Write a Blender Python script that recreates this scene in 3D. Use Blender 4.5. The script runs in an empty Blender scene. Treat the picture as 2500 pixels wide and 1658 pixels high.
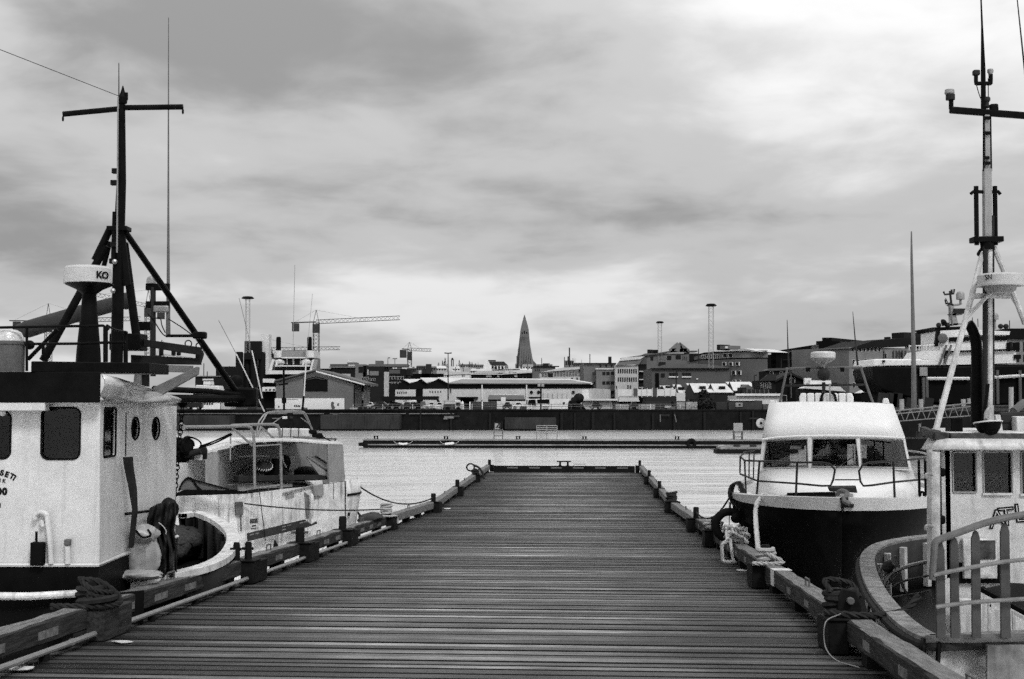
import bpy, bmesh, math, random
from mathutils import Vector as V, Matrix, Quaternion
random.seed(7)
R = math.radians
SC = bpy.context.scene
COL = SC.collection

# ------------------------------------------------------------------ camera
FPX, CX, CY = 3125.0, 1250.0, 829.0          # focal length and centre in photograph pixels (2500 x 1658)
CAM = V((0.0, 0.0, 5.6))
PITCH = math.atan((980.0 - CY) / FPX)
cam = bpy.data.cameras.new('camera')
cam.lens, cam.sensor_width, cam.sensor_fit = 45.0, 36.0, 'HORIZONTAL'
cam.clip_start, cam.clip_end = 0.1, 12000.0
co = bpy.data.objects.new('camera', cam)
COL.objects.link(co)
co.location = CAM
co.rotation_euler = (math.pi / 2 + PITCH, 0, 0)
SC.camera = co

# ------------------------------------------------------------------ sky and sun (overcast)
SKY_X, SKY_Y = 11.18, 18.37                      # where in the cloud field we stand
SUN_EL, SUN_AZ = R(48), R(152)               # azimuth clockwise from +Y (the view direction)
w = bpy.data.worlds.new('World')
SC.world = w
w.use_nodes = True
nt = w.node_tree
nt.nodes.clear()
def wn(t, **k):
    n = nt.nodes.new(t)
    for a, b in k.items():
        setattr(n, a, b)
    return n
def lk(a, b):
    nt.links.new(a, b)
out = wn('ShaderNodeOutputWorld')
sky = wn('ShaderNodeTexSky', sky_type='NISHITA')
sky.sun_disc = False
sky.sun_elevation = SUN_EL
sky.sun_rotation = SUN_AZ
bw = wn('ShaderNodeRGBToBW')
lk(sky.outputs[0], bw.inputs[0])
bg1 = wn('ShaderNodeBackground')
bg1.inputs[1].default_value = 0.10
lk(bw.outputs[0], bg1.inputs[0])
tc = wn('ShaderNodeTexCoord')
sep = wn('ShaderNodeSeparateXYZ')
lk(tc.outputs['Generated'], sep.inputs[0])
def wm(op, a, b=None, c=None, clamp=False):
    n = wn('ShaderNodeMath', operation=op)
    n.use_clamp = clamp
    for i, x in enumerate((a, b, c)):
        if x is None:
            continue
        if isinstance(x, (int, float)):
            n.inputs[i].default_value = x
        else:
            lk(x, n.inputs[i])
    return n.outputs[0]
zz = wm('ADD', wm('MAXIMUM', sep.outputs[2], 0.0), 0.20)
comb = wn('ShaderNodeCombineXYZ')
lk(wm('DIVIDE', wm('MULTIPLY', sep.outputs[0], -1.0), zz), comb.inputs[0])
lk(wm('DIVIDE', sep.outputs[1], zz), comb.inputs[1])
def wnoise(scale, det, rough, loc, sx=1.0, sy=1.0, dist=0.0):
    mp = wn('ShaderNodeMapping')
    mp.inputs['Location'].default_value = loc
    mp.inputs['Scale'].default_value = (sx, sy, 1)
    lk(comb.outputs[0], mp.inputs[0])
    n = wn('ShaderNodeTexNoise')
    n.inputs['Scale'].default_value = scale
    n.inputs['Detail'].default_value = det
    n.inputs['Roughness'].default_value = rough
    n.inputs['Distortion'].default_value = dist
    lk(mp.outputs[0], n.inputs[0])
    return n.outputs[0]
n1 = wnoise(0.95, 5, 0.48, (SKY_X, SKY_Y, 0.4), 1.0, 1.0, 0.25)
n2 = wnoise(3.6, 7, 0.55, (7.0, 2.0, 1.4), 1.0, 1.0, 0.3)
# the cloud sheet thins out towards the horizon all round
thin = wm('MULTIPLY', wm('SUBTRACT', 1.0, wm('MULTIPLY', sep.outputs[2], 7.0), None, True), 0.10)
mixn = wm('ADD', thin, wm('ADD', wm('MULTIPLY', n1, 0.76), wm('MULTIPLY', n2, 0.24)))
ramp = wn('ShaderNodeValToRGB')
lk(mixn, ramp.inputs[0])
ramp.color_ramp.interpolation = 'EASE'
ce = ramp.color_ramp.elements
ce[0].position, ce[0].color = 0.35, (0.18, 0.18, 0.18, 1)
ce[1].position, ce[1].color = 0.66, (0.57, 0.57, 0.57, 1)
e = ce.new(0.50)
e.color = (0.35, 0.35, 0.35, 1)
# an overcast sky brightens from the horizon to the zenith as (1 + 2 sin e) / 3
grad = wm('MULTIPLY', wm('ADD', wm('MULTIPLY', wm('MAXIMUM', sep.outputs[2], 0.0), 2.0), 1.0), 0.8)
cl = wn('ShaderNodeMix', data_type='RGBA', blend_type='MULTIPLY')
cl.inputs[0].default_value = 1.0
lk(ramp.outputs[0], cl.inputs[6])
gc = wn('ShaderNodeCombineColor')
for i_ in range(3):
    lk(grad, gc.inputs[i_])
lk(gc.outputs[0], cl.inputs[7])
bg2 = wn('ShaderNodeBackground')
bg2.inputs[1].default_value = 1.0
lk(cl.outputs[2], bg2.inputs[0])
mx = wn('ShaderNodeMixShader')
mx.inputs[0].default_value = 0.9
lk(bg1.outputs[0], mx.inputs[1])
lk(bg2.outputs[0], mx.inputs[2])
lk(mx.outputs[0], out.inputs[0])

sl = bpy.data.lights.new('sun', 'SUN')
sl.energy, sl.angle, sl.color = 1.5, R(14), (1, 1, 1)
so = bpy.data.objects.new('sun', sl)
COL.objects.link(so)
sd = V((math.sin(SUN_AZ) * math.cos(SUN_EL), math.cos(SUN_AZ) * math.cos(SUN_EL), math.sin(SUN_EL)))
so.rotation_euler = sd.to_track_quat('Z', 'Y').to_euler()
so.location = (0, -20, 60)

SC.view_settings.view_transform = 'Standard'
SC.view_settings.look = 'None'
SC.view_settings.exposure = 0.6
SC.view_settings.gamma = 1.0
SC.view_settings.use_curve_mapping = False
SC.cycles.use_denoising = False
SC.cycles.max_bounces = 6
SC.cycles.use_adaptive_sampling = True
SC.cycles.adaptive_threshold = 0.06
SC.cycles.adaptive_min_samples = 24

# ------------------------------------------------------------------ pixel <-> place
_cp, _sp = math.cos(PITCH), math.sin(PITCH)
def ray(px, py):
    r, u = (px - CX) / FPX, (CY - py) / FPX
    return V((r, _cp - u * _sp, _sp + u * _cp))
def P(px, py, Y):
    d = ray(px, py)
    return CAM + d * (Y / d.y)
def G(px, py, z=0.0):
    d = ray(px, py)
    return CAM + d * ((z - CAM.z) / d.z)
def hitp(px, py, a, n):
    d = ray(px, py)
    return CAM + d * ((a - CAM).dot(n) / d.dot(n))
def Zf(ox, oy, s):
    return lambda x, y: (ox + x / s, oy + y / s)
z1, z2, z3 = Zf(0, 600, 3.136), Zf(0, 950, 2.2144), Zf(400, 950, 3.1367)
z4, z5, z6 = Zf(400, 700, 4.3), Zf(900, 740, 4.3), Zf(1400, 740, 4.3)
z7, z8 = Zf(1900, 640, 3.408), Zf(1700, 940, 2.8)
a1, a2, a3 = Zf(2050, 1000, 2.382), Zf(2250, 0, 3.136), Zf(2250, 400, 2.376)
a4, a5, a6 = Zf(100, 100, 2.6125), Zf(0, 600, 4.48), Zf(250, 640, 4.357)
a7, a8 = Zf(0, 1050, 2.578), Zf(600, 1080, 2.713)
b3 = Zf(470, 1000, 3.3775)
c1, c2 = Zf(850, 1000, 5.2556), Zf(1300, 1000, 3.9417)

# ------------------------------------------------------------------ materials
MATS = {}
def mat(name, v, rough=0.6, var=0.25, scale=3.0, bump=0.0, metal=0.0, stretch=(1, 1, 1), streak=0.0, rnd=0.0,
        detail=6, spec=0.5, ranvar=0.0, fine=0.0, stain=0.0, wear_shade=0.0):
    """grey procedural surface: two noises vary its tone, optional vertical run-off streaks, relief and per-object tone"""
    if name in MATS:
        return MATS[name]
    m = bpy.data.materials.new(name)
    m.use_nodes = True
    t = m.node_tree
    b = t.nodes['Principled BSDF']
    b.inputs['Roughness'].default_value = rough
    b.inputs['Metallic'].default_value = metal
    b.inputs['Specular IOR Level'].default_value = spec if spec > 0.5 else min(spec, 0.02 + 1.6 * v)
    L = t.links.new
    tcn = t.nodes.new('ShaderNodeTexCoord')
    mp = t.nodes.new('ShaderNodeMapping')
    mp.inputs['Scale'].default_value = stretch
    L(tcn.outputs['Object'], mp.inputs[0])
    src = mp.outputs[0]
    oi = None
    if rnd or ranvar:
        oi = t.nodes.new('ShaderNodeObjectInfo')
    if rnd:
        ad = t.nodes.new('ShaderNodeVectorMath'); ad.operation = 'ADD'
        ml = t.nodes.new('ShaderNodeMath'); ml.operation = 'MULTIPLY'; ml.inputs[1].default_value = rnd
        L(oi.outputs['Random'], ml.inputs[0])
        L(src, ad.inputs[0]); L(ml.outputs[0], ad.inputs[1])
        src = ad.outputs[0]
    no = t.nodes.new('ShaderNodeTexNoise')
    no.inputs['Scale'].default_value = scale
    no.inputs['Detail'].default_value = detail
    no.inputs['Roughness'].default_value = 0.62
    L(src, no.inputs[0])
    val = no.outputs[0]
    def mth(op, a, bb, clamp=False):
        n = t.nodes.new('ShaderNodeMath'); n.operation = op; n.use_clamp = clamp
        for i, x in enumerate((a, bb)):
            if isinstance(x, (int, float)):
                n.inputs[i].default_value = x
            else:
                L(x, n.inputs[i])
        return n.outputs[0]
    # v * (1 + var*(noise-.5)*3)
    k = mth('ADD', mth('MULTIPLY', mth('SUBTRACT', val, 0.5), 3.2 * var), 1.0)
    if fine:
        nf = t.nodes.new('ShaderNodeTexNoise')
        nf.inputs['Scale'].default_value = scale * 14
        nf.inputs['Detail'].default_value = 2
        L(src, nf.inputs[0])
        k = mth('MULTIPLY', k, mth('ADD', mth('MULTIPLY', mth('SUBTRACT', nf.outputs[0], 0.5), 3 * fine), 1.0))
    if streak:
        m2 = t.nodes.new('ShaderNodeMapping')
        m2.inputs['Scale'].default_value = (5.0, 5.0, 0.45)
        L(tcn.outputs['Object'], m2.inputs[0])
        ns = t.nodes.new('ShaderNodeTexNoise')
        ns.inputs['Scale'].default_value = 1.3
        ns.inputs['Detail'].default_value = 5
        L(m2.outputs[0], ns.inputs[0])
        mr = t.nodes.new('ShaderNodeMapRange')
        mr.inputs['From Min'].default_value = 0.52
        mr.inputs['From Max'].default_value = 0.75
        mr.inputs['To Min'].default_value = 1.0
        mr.inputs['To Max'].default_value = 1.0 - streak
        L(ns.outputs[0], mr.inputs[0])
        k = mth('MULTIPLY', k, mr.outputs[0])
    if stain:
        ge = t.nodes.new('ShaderNodeNewGeometry')
        for sc_, am in ((0.35, stain), (1.7, stain * 0.7)):
            n3 = t.nodes.new('ShaderNodeTexNoise')
            n3.inputs['Scale'].default_value = sc_
            n3.inputs['Detail'].default_value = 4
            L(ge.outputs['Position'], n3.inputs[0])
            k = mth('MULTIPLY', k, mth('ADD', mth('MULTIPLY', mth('SUBTRACT', n3.outputs[0], 0.5), 3.2 * am), 1.0))
        m5 = t.nodes.new('ShaderNodeMapping'); m5.inputs['Scale'].default_value = (0.12, 1.0, 1.0)
        n5 = t.nodes.new('ShaderNodeTexNoise'); n5.inputs['Scale'].default_value = 0.9; n5.inputs['Detail'].default_value = 3
        L(ge.outputs['Position'], m5.inputs[0]); L(m5.outputs[0], n5.inputs[0])
        k = mth('MULTIPLY', k, mth('MAXIMUM', mth('ADD', mth('MULTIPLY', mth('SUBTRACT', n5.outputs[0], 0.5), 4.0 * stain), 1.0), 0.15))
    if wear_shade:
        # paler where feet wear the middle; ends darkened for grime and painted rail-side shade
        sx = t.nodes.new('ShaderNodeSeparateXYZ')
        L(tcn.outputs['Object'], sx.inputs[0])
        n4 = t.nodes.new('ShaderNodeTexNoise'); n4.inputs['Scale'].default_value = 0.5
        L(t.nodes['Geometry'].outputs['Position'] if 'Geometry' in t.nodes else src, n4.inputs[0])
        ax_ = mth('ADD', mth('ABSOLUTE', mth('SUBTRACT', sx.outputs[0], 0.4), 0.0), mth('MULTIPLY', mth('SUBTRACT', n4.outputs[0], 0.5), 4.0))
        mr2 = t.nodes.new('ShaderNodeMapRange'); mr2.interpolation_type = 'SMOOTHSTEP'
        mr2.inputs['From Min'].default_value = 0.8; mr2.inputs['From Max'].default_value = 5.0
        mr2.inputs['To Min'].default_value = 1.0 + wear_shade; mr2.inputs['To Max'].default_value = 1.0 - wear_shade
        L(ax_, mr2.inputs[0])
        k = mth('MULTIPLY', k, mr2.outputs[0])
    if ranvar:
        k = mth('MULTIPLY', k, mth('ADD', mth('MULTIPLY', mth('POWER', oi.outputs['Random'], 2.2), 2.6 * ranvar), 1.0 - 0.75 * ranvar))
    if ranvar:
        rr3 = mth('ADD', mth('MULTIPLY', oi.outputs['Random'], 0.35), mth('MULTIPLY', val, 0.5), True)
        L(mth('ADD', rr3, rough - 0.32, True), b.inputs['Roughness'])
    fv = mth('MAXIMUM', mth('MULTIPLY', k, v), 0.003)
    cc = t.nodes.new('ShaderNodeCombineColor')
    for i in range(3):
        L(fv, cc.inputs[i])
    L(cc.outputs[0], b.inputs['Base Color'])
    if bump:
        bp = t.nodes.new('ShaderNodeBump')
        bp.inputs['Strength'].default_value = min(1.0, bump)
        bp.inputs['Distance'].default_value = 0.02 * max(1.0, bump)
        L(val, bp.inputs['Height'])
        L(bp.outputs[0], b.inputs['Normal'])
    MATS[name] = m
    return m
def glass(name, tint=0.75, ior=1.5):
    """thin window glass: sees through, mirrors at glancing angles"""
    if name in MATS:
        return MATS[name]
    m = bpy.data.materials.new(name)
    m.use_nodes = True
    t = m.node_tree
    t.nodes.clear()
    o = t.nodes.new('ShaderNodeOutputMaterial')
    tr = t.nodes.new('ShaderNodeBsdfTransparent'); tr.inputs[0].default_value = (tint, tint, tint, 1)
    gl = t.nodes.new('ShaderNodeBsdfGlossy'); gl.inputs['Roughness'].default_value = 0.03
    fr = t.nodes.new('ShaderNodeFresnel'); fr.inputs[0].default_value = ior
    mxx = t.nodes.new('ShaderNodeMixShader')
    t.links.new(fr.outputs[0], mxx.inputs[0])
    t.links.new(tr.outputs[0], mxx.inputs[1])
    t.links.new(gl.outputs[0], mxx.inputs[2])
    t.links.new(mxx.outputs[0], o.inputs[0])
    MATS[name] = m
    return m

# ------------------------------------------------------------------ mesh builder
BASE = {}
class MB:
    def __init__(s):
        s.v, s.f = [], []
    def add(s, vs, fs):
        k = len(s.v)
        s.v += [V(x) for x in vs]
        s.f += [tuple(i + k for i in f) for f in fs]
        return s
    def hexa(s, p):
        """p: bottom 4 then top 4, same order"""
        return s.add(p, [(3, 2, 1, 0), (4, 5, 6, 7), (0, 1, 5, 4), (1, 2, 6, 5), (2, 3, 7, 6), (3, 0, 4, 7)])
    def par(s, o, a, b, c):
        o, a, b, c = V(o), V(a), V(b), V(c)
        return s.hexa([o, o + a, o + a + b, o + b, o + c, o + a + c, o + a + b + c, o + b + c])
    def box(s, c, d, rz=0.0):
        c = V(c); m = Matrix.Rotation(rz, 3, 'Z')
        a, b, e = m @ V((d[0], 0, 0)), m @ V((0, d[1], 0)), V((0, 0, d[2]))
        return s.par(c - a / 2 - b / 2 - e / 2, a, b, e)
    def bar(s, p, q, wd, hd, up=(0, 0, 1)):
        """rectangular bar from p to q, wd across, hd along up"""
        p, q = V(p), V(q)
        d = (q - p).normalized(); up = V(up)
        if abs(d.dot(up)) > 0.98:
            up = V((0, 1, 0))
        x = d.cross(up).normalized(); u = x.cross(d).normalized()
        return s.par(p - x * wd / 2 - u * hd / 2, x * wd, q - p, u * hd)
    def tube(s, pts, r, n=8, caps=True, closed=False):
        pts = [V(x) for x in pts]
        m = len(pts)
        rs = list(r) if isinstance(r, (list, tuple)) else [r] * m
        tan = []
        for i in range(m):
            a = pts[(i - 1) % m] if closed else pts[max(i - 1, 0)]
            b = pts[(i + 1) % m] if closed else pts[min(i + 1, m - 1)]
            t = (b - a)
            tan.append(t.normalized() if t.length > 1e-9 else V((0, 0, 1)))
        u = tan[0].orthogonal().normalized()
        rows = []
        for i in range(m):
            u = (u - tan[i] * u.dot(tan[i]))
            u = u.normalized() if u.length > 1e-6 else tan[i].orthogonal().normalized()
            w_ = tan[i].cross(u)
            rows.append([pts[i] + (u * math.cos(2 * math.pi * k / n) + w_ * math.sin(2 * math.pi * k / n)) * rs[i] for k in range(n)])
        vs = [x for row in rows for x in row]
        fs = []
        for i in range(m if closed else m - 1):
            j = (i + 1) % m
            for k in range(n):
                k2 = (k + 1) % n
                fs.append((i * n + k, i * n + k2, j * n + k2, j * n + k))
        if caps and not closed:
            fs.append(tuple(range(n - 1, -1, -1)))
            fs.append(tuple((m - 1) * n + k for k in range(n)))
        return s.add(vs, fs)
    def lathe(s, c, prof, axis=(0, 0, 1), n=16):
        """prof: (radius, height along axis)"""
        c = V(c); ax = V(axis).normalized()
        u = ax.orthogonal().normalized(); w_ = ax.cross(u)
        vs = []
        for r, h in prof:
            for k in range(n):
                an = 2 * math.pi * k / n
                vs.append(c + ax * h + (u * math.cos(an) + w_ * math.sin(an)) * max(r, 1e-4))
        fs = []
        for i in range(len(prof) - 1):
            for k in range(n):
                k2 = (k + 1) % n
                fs.append((i * n + k, i * n + k2, (i + 1) * n + k2, (i + 1) * n + k))
        fs.append(tuple(range(n - 1, -1, -1)))
        fs.append(tuple((len(prof) - 1) * n + k for k in range(n)))
        return s.add(vs, fs)
    def ball(s, c, r, n=12, sz=1.0):
        k = n // 2
        prof = [(r * math.sin(math.pi * i / k), -r * sz * math.cos(math.pi * i / k)) for i in range(k + 1)]
        return s.lathe(c, prof, n=n)
    def prism(s, poly, vec):
        poly = [V(x) for x in poly]; vec = V(vec); n = len(poly)
        fs = [tuple(range(n - 1, -1, -1)), tuple(range(n, 2 * n))]
        fs += [(i, (i + 1) % n, (i + 1) % n + n, i + n) for i in range(n)]
        return s.add(poly + [x + vec for x in poly], fs)
    def grid(s, rows, closed=False):
        n = len(rows[0])
        vs = [x for row in rows for x in row]
        fs = []
        for i in range(len(rows) - 1):
            for k in range(n if closed else n - 1):
                k2 = (k + 1) % n
                fs.append((i * n + k, i * n + k2, (i + 1) * n + k2, (i + 1) * n + k))
        return s.add(vs, fs)
    def build(s, name, material, parent=None, smooth=30, bev=0.0, seg=2, base=None, solid=0.0):
        me = bpy.data.meshes.new(name)
        if parent is not None:
            b0 = BASE[parent.name]
        elif base is not None:
            b0 = V(base)
        else:
            xs = [x.x for x in s.v]; ys = [x.y for x in s.v]; zs = [x.z for x in s.v]
            b0 = V(((min(xs) + max(xs)) / 2, (min(ys) + max(ys)) / 2, min(zs)))
        me.from_pydata([x - b0 for x in s.v], [], s.f)
        bm = bmesh.new(); bm.from_mesh(me)
        bmesh.ops.recalc_face_normals(bm, faces=bm.faces)
        bm.to_mesh(me); bm.free()
        if smooth:
            me.polygons.foreach_set('use_smooth', [True] * len(me.polygons))
            me.set_sharp_from_angle(angle=R(smooth))
        me.materials.append(material)
        o = bpy.data.objects.new(name, me)
        COL.objects.link(o)
        if parent is not None:
            o.parent = parent
        else:
            o.location = b0
        BASE[o.name] = b0
        if solid:
            mo = o.modifiers.new('thickness', 'SOLIDIFY'); mo.thickness = solid; mo.offset = 0
        if bev:
            mo = o.modifiers.new('edge', 'BEVEL'); mo.width = bev; mo.segments = seg; mo.limit_method = 'ANGLE'; mo.angle_limit = R(40)
        return o
def tag(o, label=None, cat=None, group=None, kind=None):
    if label: o['label'] = label
    if cat: o['category'] = cat
    if group: o['group'] = group
    if kind: o['kind'] = kind
    return o
def thing(name, label, cat, loc, group=None):
    o = bpy.data.objects.new(name, None)
    o.empty_display_size = 0.3
    COL.objects.link(o)
    o.location = loc
    BASE[o.name] = V(loc)
    return tag(o, label, cat, group)
def part(name, m, parent, fn, **k):
    mb = MB(); fn(mb)
    return mb.build(name, m, parent, **k)
def tubepart(name, m, parent, pts, r, n=8, **k):
    return MB().tube(pts, r, n).build(name, m, parent, **k)
def smoothpath(pts, k=6):
    """Catmull-Rom through pts"""
    pts = [V(p) for p in pts]
    q = [pts[0] * 2 - pts[1]] + pts + [pts[-1] * 2 - pts[-2]]
    o = []
    for i in range(1, len(q) - 2):
        a, b, c, d = q[i - 1], q[i], q[i + 1], q[i + 2]
        for j in range(k):
            t = j / k
            o.append(0.5 * ((2 * b) + (c - a) * t + (2 * a - 5 * b + 4 * c - d) * t * t + (3 * b - a - 3 * c + d) * t ** 3))
    o.append(pts[-1])
    return o
def sag(p, q, s, n=14):
    p, q = V(p), V(q)
    return [p.lerp(q, i / n) - V((0, 0, s * 4 * (i / n) * (1 - i / n))) for i in range(n + 1)]
def resample(pts, step):
    o = [pts[0]]; acc = 0
    for a, b in zip(pts, pts[1:]):
        d = (b - a).length; t = step - acc
        while t <= d:
            o.append(a.lerp(b, t / d)); t += step
        acc = d - (t - step)
    o.append(pts[-1])
    return o
def rope_mesh(mb, pts, r, n=5, pitch=7.0):
    """three-strand laid rope"""
    pts = resample([V(p) for p in pts], r * 1.1)
    m = len(pts)
    u = (pts[1] - pts[0]).orthogonal().normalized()
    strands = [[], [], []]
    dist = 0
    for i in range(m):
        t = (pts[min(i + 1, m - 1)] - pts[max(i - 1, 0)]).normalized()
        u = (u - t * u.dot(t)).normalized(); w_ = t.cross(u)
        if i: dist += (pts[i] - pts[i - 1]).length
        for s_ in range(3):
            an = 2 * math.pi * (s_ / 3 + dist / (pitch * r))
            strands[s_].append(pts[i] + (u * math.cos(an) + w_ * math.sin(an)) * r * 0.52)
    for s_ in strands:
        mb.tube(s_, r * 0.55, n)
    return mb

class Face:
    """vertical plane through ground points A-B; hit() turns a pixel into a place on it"""
    def __init__(s, A, B):
        s.A, s.B = V((A[0], A[1], 0)), V((B[0], B[1], 0))
        s.u = (s.B - s.A).normalized()
        s.n = V((s.u.y, -s.u.x, 0))              # towards the camera side when A is left of B
        if s.n.dot(CAM - s.A) < 0:
            s.n = -s.n
    def hit(s, px, py):
        return hitp(px, py, s.A, s.n)
    def slab(s, mb, poly_px, proud=0.05, thick=0.1):
        """polygon given in pixels, made a slab whose front stands proud of the plane"""
        pts = [hitp(*p, s.A + s.n * proud, s.n) for p in poly_px]
        return mb.prism(pts, -s.n * thick)
    def rect(s, mb, x0, y0, x1, y1, proud=0.05, thick=0.1):
        a, b = hitp(x0, y1, s.A + s.n * proud, s.n), hitp(x1, y0, s.A + s.n * proud, s.n)
        ua, ub = (a - s.A).dot(s.u), (b - s.A).dot(s.u)
        za, zb = a.z, b.z
        o = s.A + s.u * ua + V((0, 0, za)) + s.n * (proud - thick)
        return mb.par(o, s.u * (ub - ua), s.n * thick, V((0, 0, zb - za)))
def sheet_with_holes(outer, holes, thick, u, v, o, n):
    """flat wall in the (u,v) frame at o with window openings; outer/holes are lists of 2-D points"""
    bm = bmesh.new()
    edges = []
    for loop in [outer] + holes:
        vs = [bm.verts.new(o + u * p[0] + v * p[1]) for p in loop]
        for i in range(len(vs)):
            edges.append(bm.edges.new((vs[i], vs[(i + 1) % len(vs)])))
    bmesh.ops.triangle_fill(bm, use_beauty=True, use_dissolve=False, edges=edges)
    g = bmesh.ops.extrude_face_region(bm, geom=list(bm.faces))
    for x in g['geom']:
        if isinstance(x, bmesh.types.BMVert):
            x.co -= n * thick
    bm.verts.index_update()
    mb = MB()
    mb.v = [x.co.copy() for x in bm.verts]
    mb.f = [tuple(q.index for q in f.verts) for f in bm.faces]
    bm.free()
    return mb
def rrect(x0, y0, x1, y1, r, k=4):
    o = []
    for cx, cy, a in ((x1 - r, y1 - r, 0), (x0 + r, y1 - r, 90), (x0 + r, y0 + r, 180), (x1 - r, y0 + r, 270)):
        for i in range(k + 1):
            t = R(a + 90 * i / k)
            o.append((cx + r * math.cos(t), cy + r * math.sin(t)))
    return o
def text(name, body, size, origin, u, v, m, parent, ext=0.002, off=0.0, shear=0.0):
    """flat lettering whose baseline runs along u and whose upright is v"""
    c = bpy.data.curves.new(name, 'FONT')
    c.body, c.size, c.extrude, c.offset, c.shear = body, size, ext, off, shear
    tmp = bpy.data.objects.new('lettering', c)
    me = bpy.data.meshes.new_from_object(tmp)
    bpy.data.objects.remove(tmp)
    me.materials.clear()
    me.materials.append(m)
    o = bpy.data.objects.new(name, me)
    COL.objects.link(o)
    u, v = V(u).normalized(), V(v).normalized()
    n = u.cross(v)
    mm = Matrix(((u.x, v.x, n.x), (u.y, v.y, n.y), (u.z, v.z, n.z))).to_4x4()
    b0 = BASE[parent.name]
    mm.translation = V(origin) - b0
    o.parent = parent
    o.matrix_local = mm
    BASE[o.name] = b0
    return o

# ------------------------------------------------------------------ palette
M_PLANK = mat('deck plank wood', 0.075, 0.46, 0.8, 2.2, 0.6, stretch=(0.5, 9, 9), rnd=37, ranvar=0.75, fine=0.5, stain=0.5, spec=0.4, wear_shade=0.55)
M_TIMBER = mat('weathered timber', 0.03, 0.6, 0.9, 2.5, 1.0, stretch=(6, 0.6, 6), rnd=11, fine=0.5)
M_BLEACH_LIT = mat('bleached sky-lit timber top', 0.12, 0.65, 0.8, 3.0, 1.0, stretch=(6, 0.8, 6), rnd=13, fine=0.6)
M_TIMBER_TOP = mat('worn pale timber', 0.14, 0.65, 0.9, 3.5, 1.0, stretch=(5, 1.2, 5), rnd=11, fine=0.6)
M_TAR = mat('tarred timber', 0.010, 0.55, 0.6, 5, 0.8, rnd=9)
M_IRON = mat('dark iron', 0.009, 0.5, 0.5, 9, 0.4)
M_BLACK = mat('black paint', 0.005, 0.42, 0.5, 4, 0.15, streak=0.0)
M_BLACKHULL = mat('black hull paint', 0.004, 0.38, 0.4, 1.6, 0.1)
M_WHITE = mat('white boat paint', 0.54, 0.42, 0.16, 1.6, 0.08, streak=0.22, fine=0.06)
M_WHITE_WORN = mat('worn white paint', 0.54, 0.5, 0.42, 2.6, 0.3, streak=0.65, fine=0.3)
M_WHITE_CLEAN = mat('clean white gelcoat', 0.56, 0.5, 0.04, 1.0, 0.0, streak=0.06)
M_GREYPAINT = mat('grey paint', 0.22, 0.45, 0.2, 3, 0.05, streak=0.25)
M_MIDGREY = mat('mid grey metal', 0.09, 0.45, 0.35, 5, 0.1, fine=0.2)
M_GALV = mat('galvanised steel', 0.24, 0.42, 0.3, 8, 0.1, 0.4)
M_STEEL = mat('stainless rail', 0.42, 0.28, 0.12, 6, 0.0, 0.85)
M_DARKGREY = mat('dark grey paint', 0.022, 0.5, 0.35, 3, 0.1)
M_RUBBER = mat('black rubber', 0.007, 0.65, 0.3, 8, 0.2)
M_ROPE = mat('pale mooring rope', 0.34, 0.8, 0.4, 12, 0.5)
M_ROPE_DARK = mat('dark mooring rope', 0.022, 0.8, 0.5, 12, 0.5)
M_CONC = mat('quay concrete', 0.12, 0.75, 0.5, 0.6, 0.3, streak=0.4)
M_CONC_DARK = mat('wet dark concrete', 0.007, 0.6, 0.6, 0.7, 0.3, streak=0.3)
M_PAINTPATCH = mat('worn road paint', 0.13, 0.6, 0.8, 9, 0.2, fine=0.6)
M_GLASS = glass('window glass', 0.55)
M_GLASSDARK = mat('dark window glass', 0.006, 0.08, 0.3, 0.8)
M_GLASSC = glass('windscreen glass', 0.6, 1.75)
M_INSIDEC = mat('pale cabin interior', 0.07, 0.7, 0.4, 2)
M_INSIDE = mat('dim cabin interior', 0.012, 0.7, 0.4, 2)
M_LETTER = mat('black lettering', 0.01, 0.5, 0.1, 4)

# ------------------------------------------------------------------ water
def make_water():
    m = bpy.data.materials.new('harbour water')
    m.use_nodes = True
    t = m.node_tree; L = t.links.new
    b = t.nodes['Principled BSDF']
    b.inputs['Base Color'].default_value = (0.95, 0.95, 0.95, 1)
    b.inputs['Metallic'].default_value = 0.8
    b.inputs['Roughness'].default_value = 0.2
    b.inputs['IOR'].default_value = 1.5
    b.inputs['Specular IOR Level'].default_value = 0.5
    tcn = t.nodes.new('ShaderNodeTexCoord')
    def nz(scale, sx, sy, det):
        mp = t.nodes.new('ShaderNodeMapping'); mp.inputs['Scale'].default_value = (sx, sy, 1)
        mp.inputs['Rotation'].default_value = (0, 0, R(8))
        n = t.nodes.new('ShaderNodeTexNoise')
        n.inputs['Scale'].default_value = scale; n.inputs['Detail'].default_value = det
        L(tcn.outputs['Object'], mp.inputs[0]); L(mp.outputs[0], n.inputs[0])
        return n.outputs[0]
    a = nz(0.45, 0.3, 1.0, 2)
    c = nz(0.12, 0.4, 1.0, 2)
    mul = t.nodes.new('ShaderNodeMath'); mul.operation = 'MULTIPLY_ADD'; mul.inputs[1].default_value = 2.2
    L(c, mul.inputs[0]); L(a, mul.inputs[2])
    bp = t.nodes.new('ShaderNodeBump'); bp.inputs['Strength'].default_value = 0.5; bp.inputs['Distance'].default_value = 0.35
    L(mul.outputs[0], bp.inputs['Height']); L(bp.outputs[0], b.inputs['Normal'])
    mb = MB()
    mb.add([(-5000, -60, 0), (5000, -60, 0), (5000, 420, 0), (-5000, 420, 0)], [(0, 1, 2, 3)])
    o = mb.build('water', m, base=(0, 0, 0), smooth=0)
    tag(o, kind='structure')
make_water()

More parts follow.
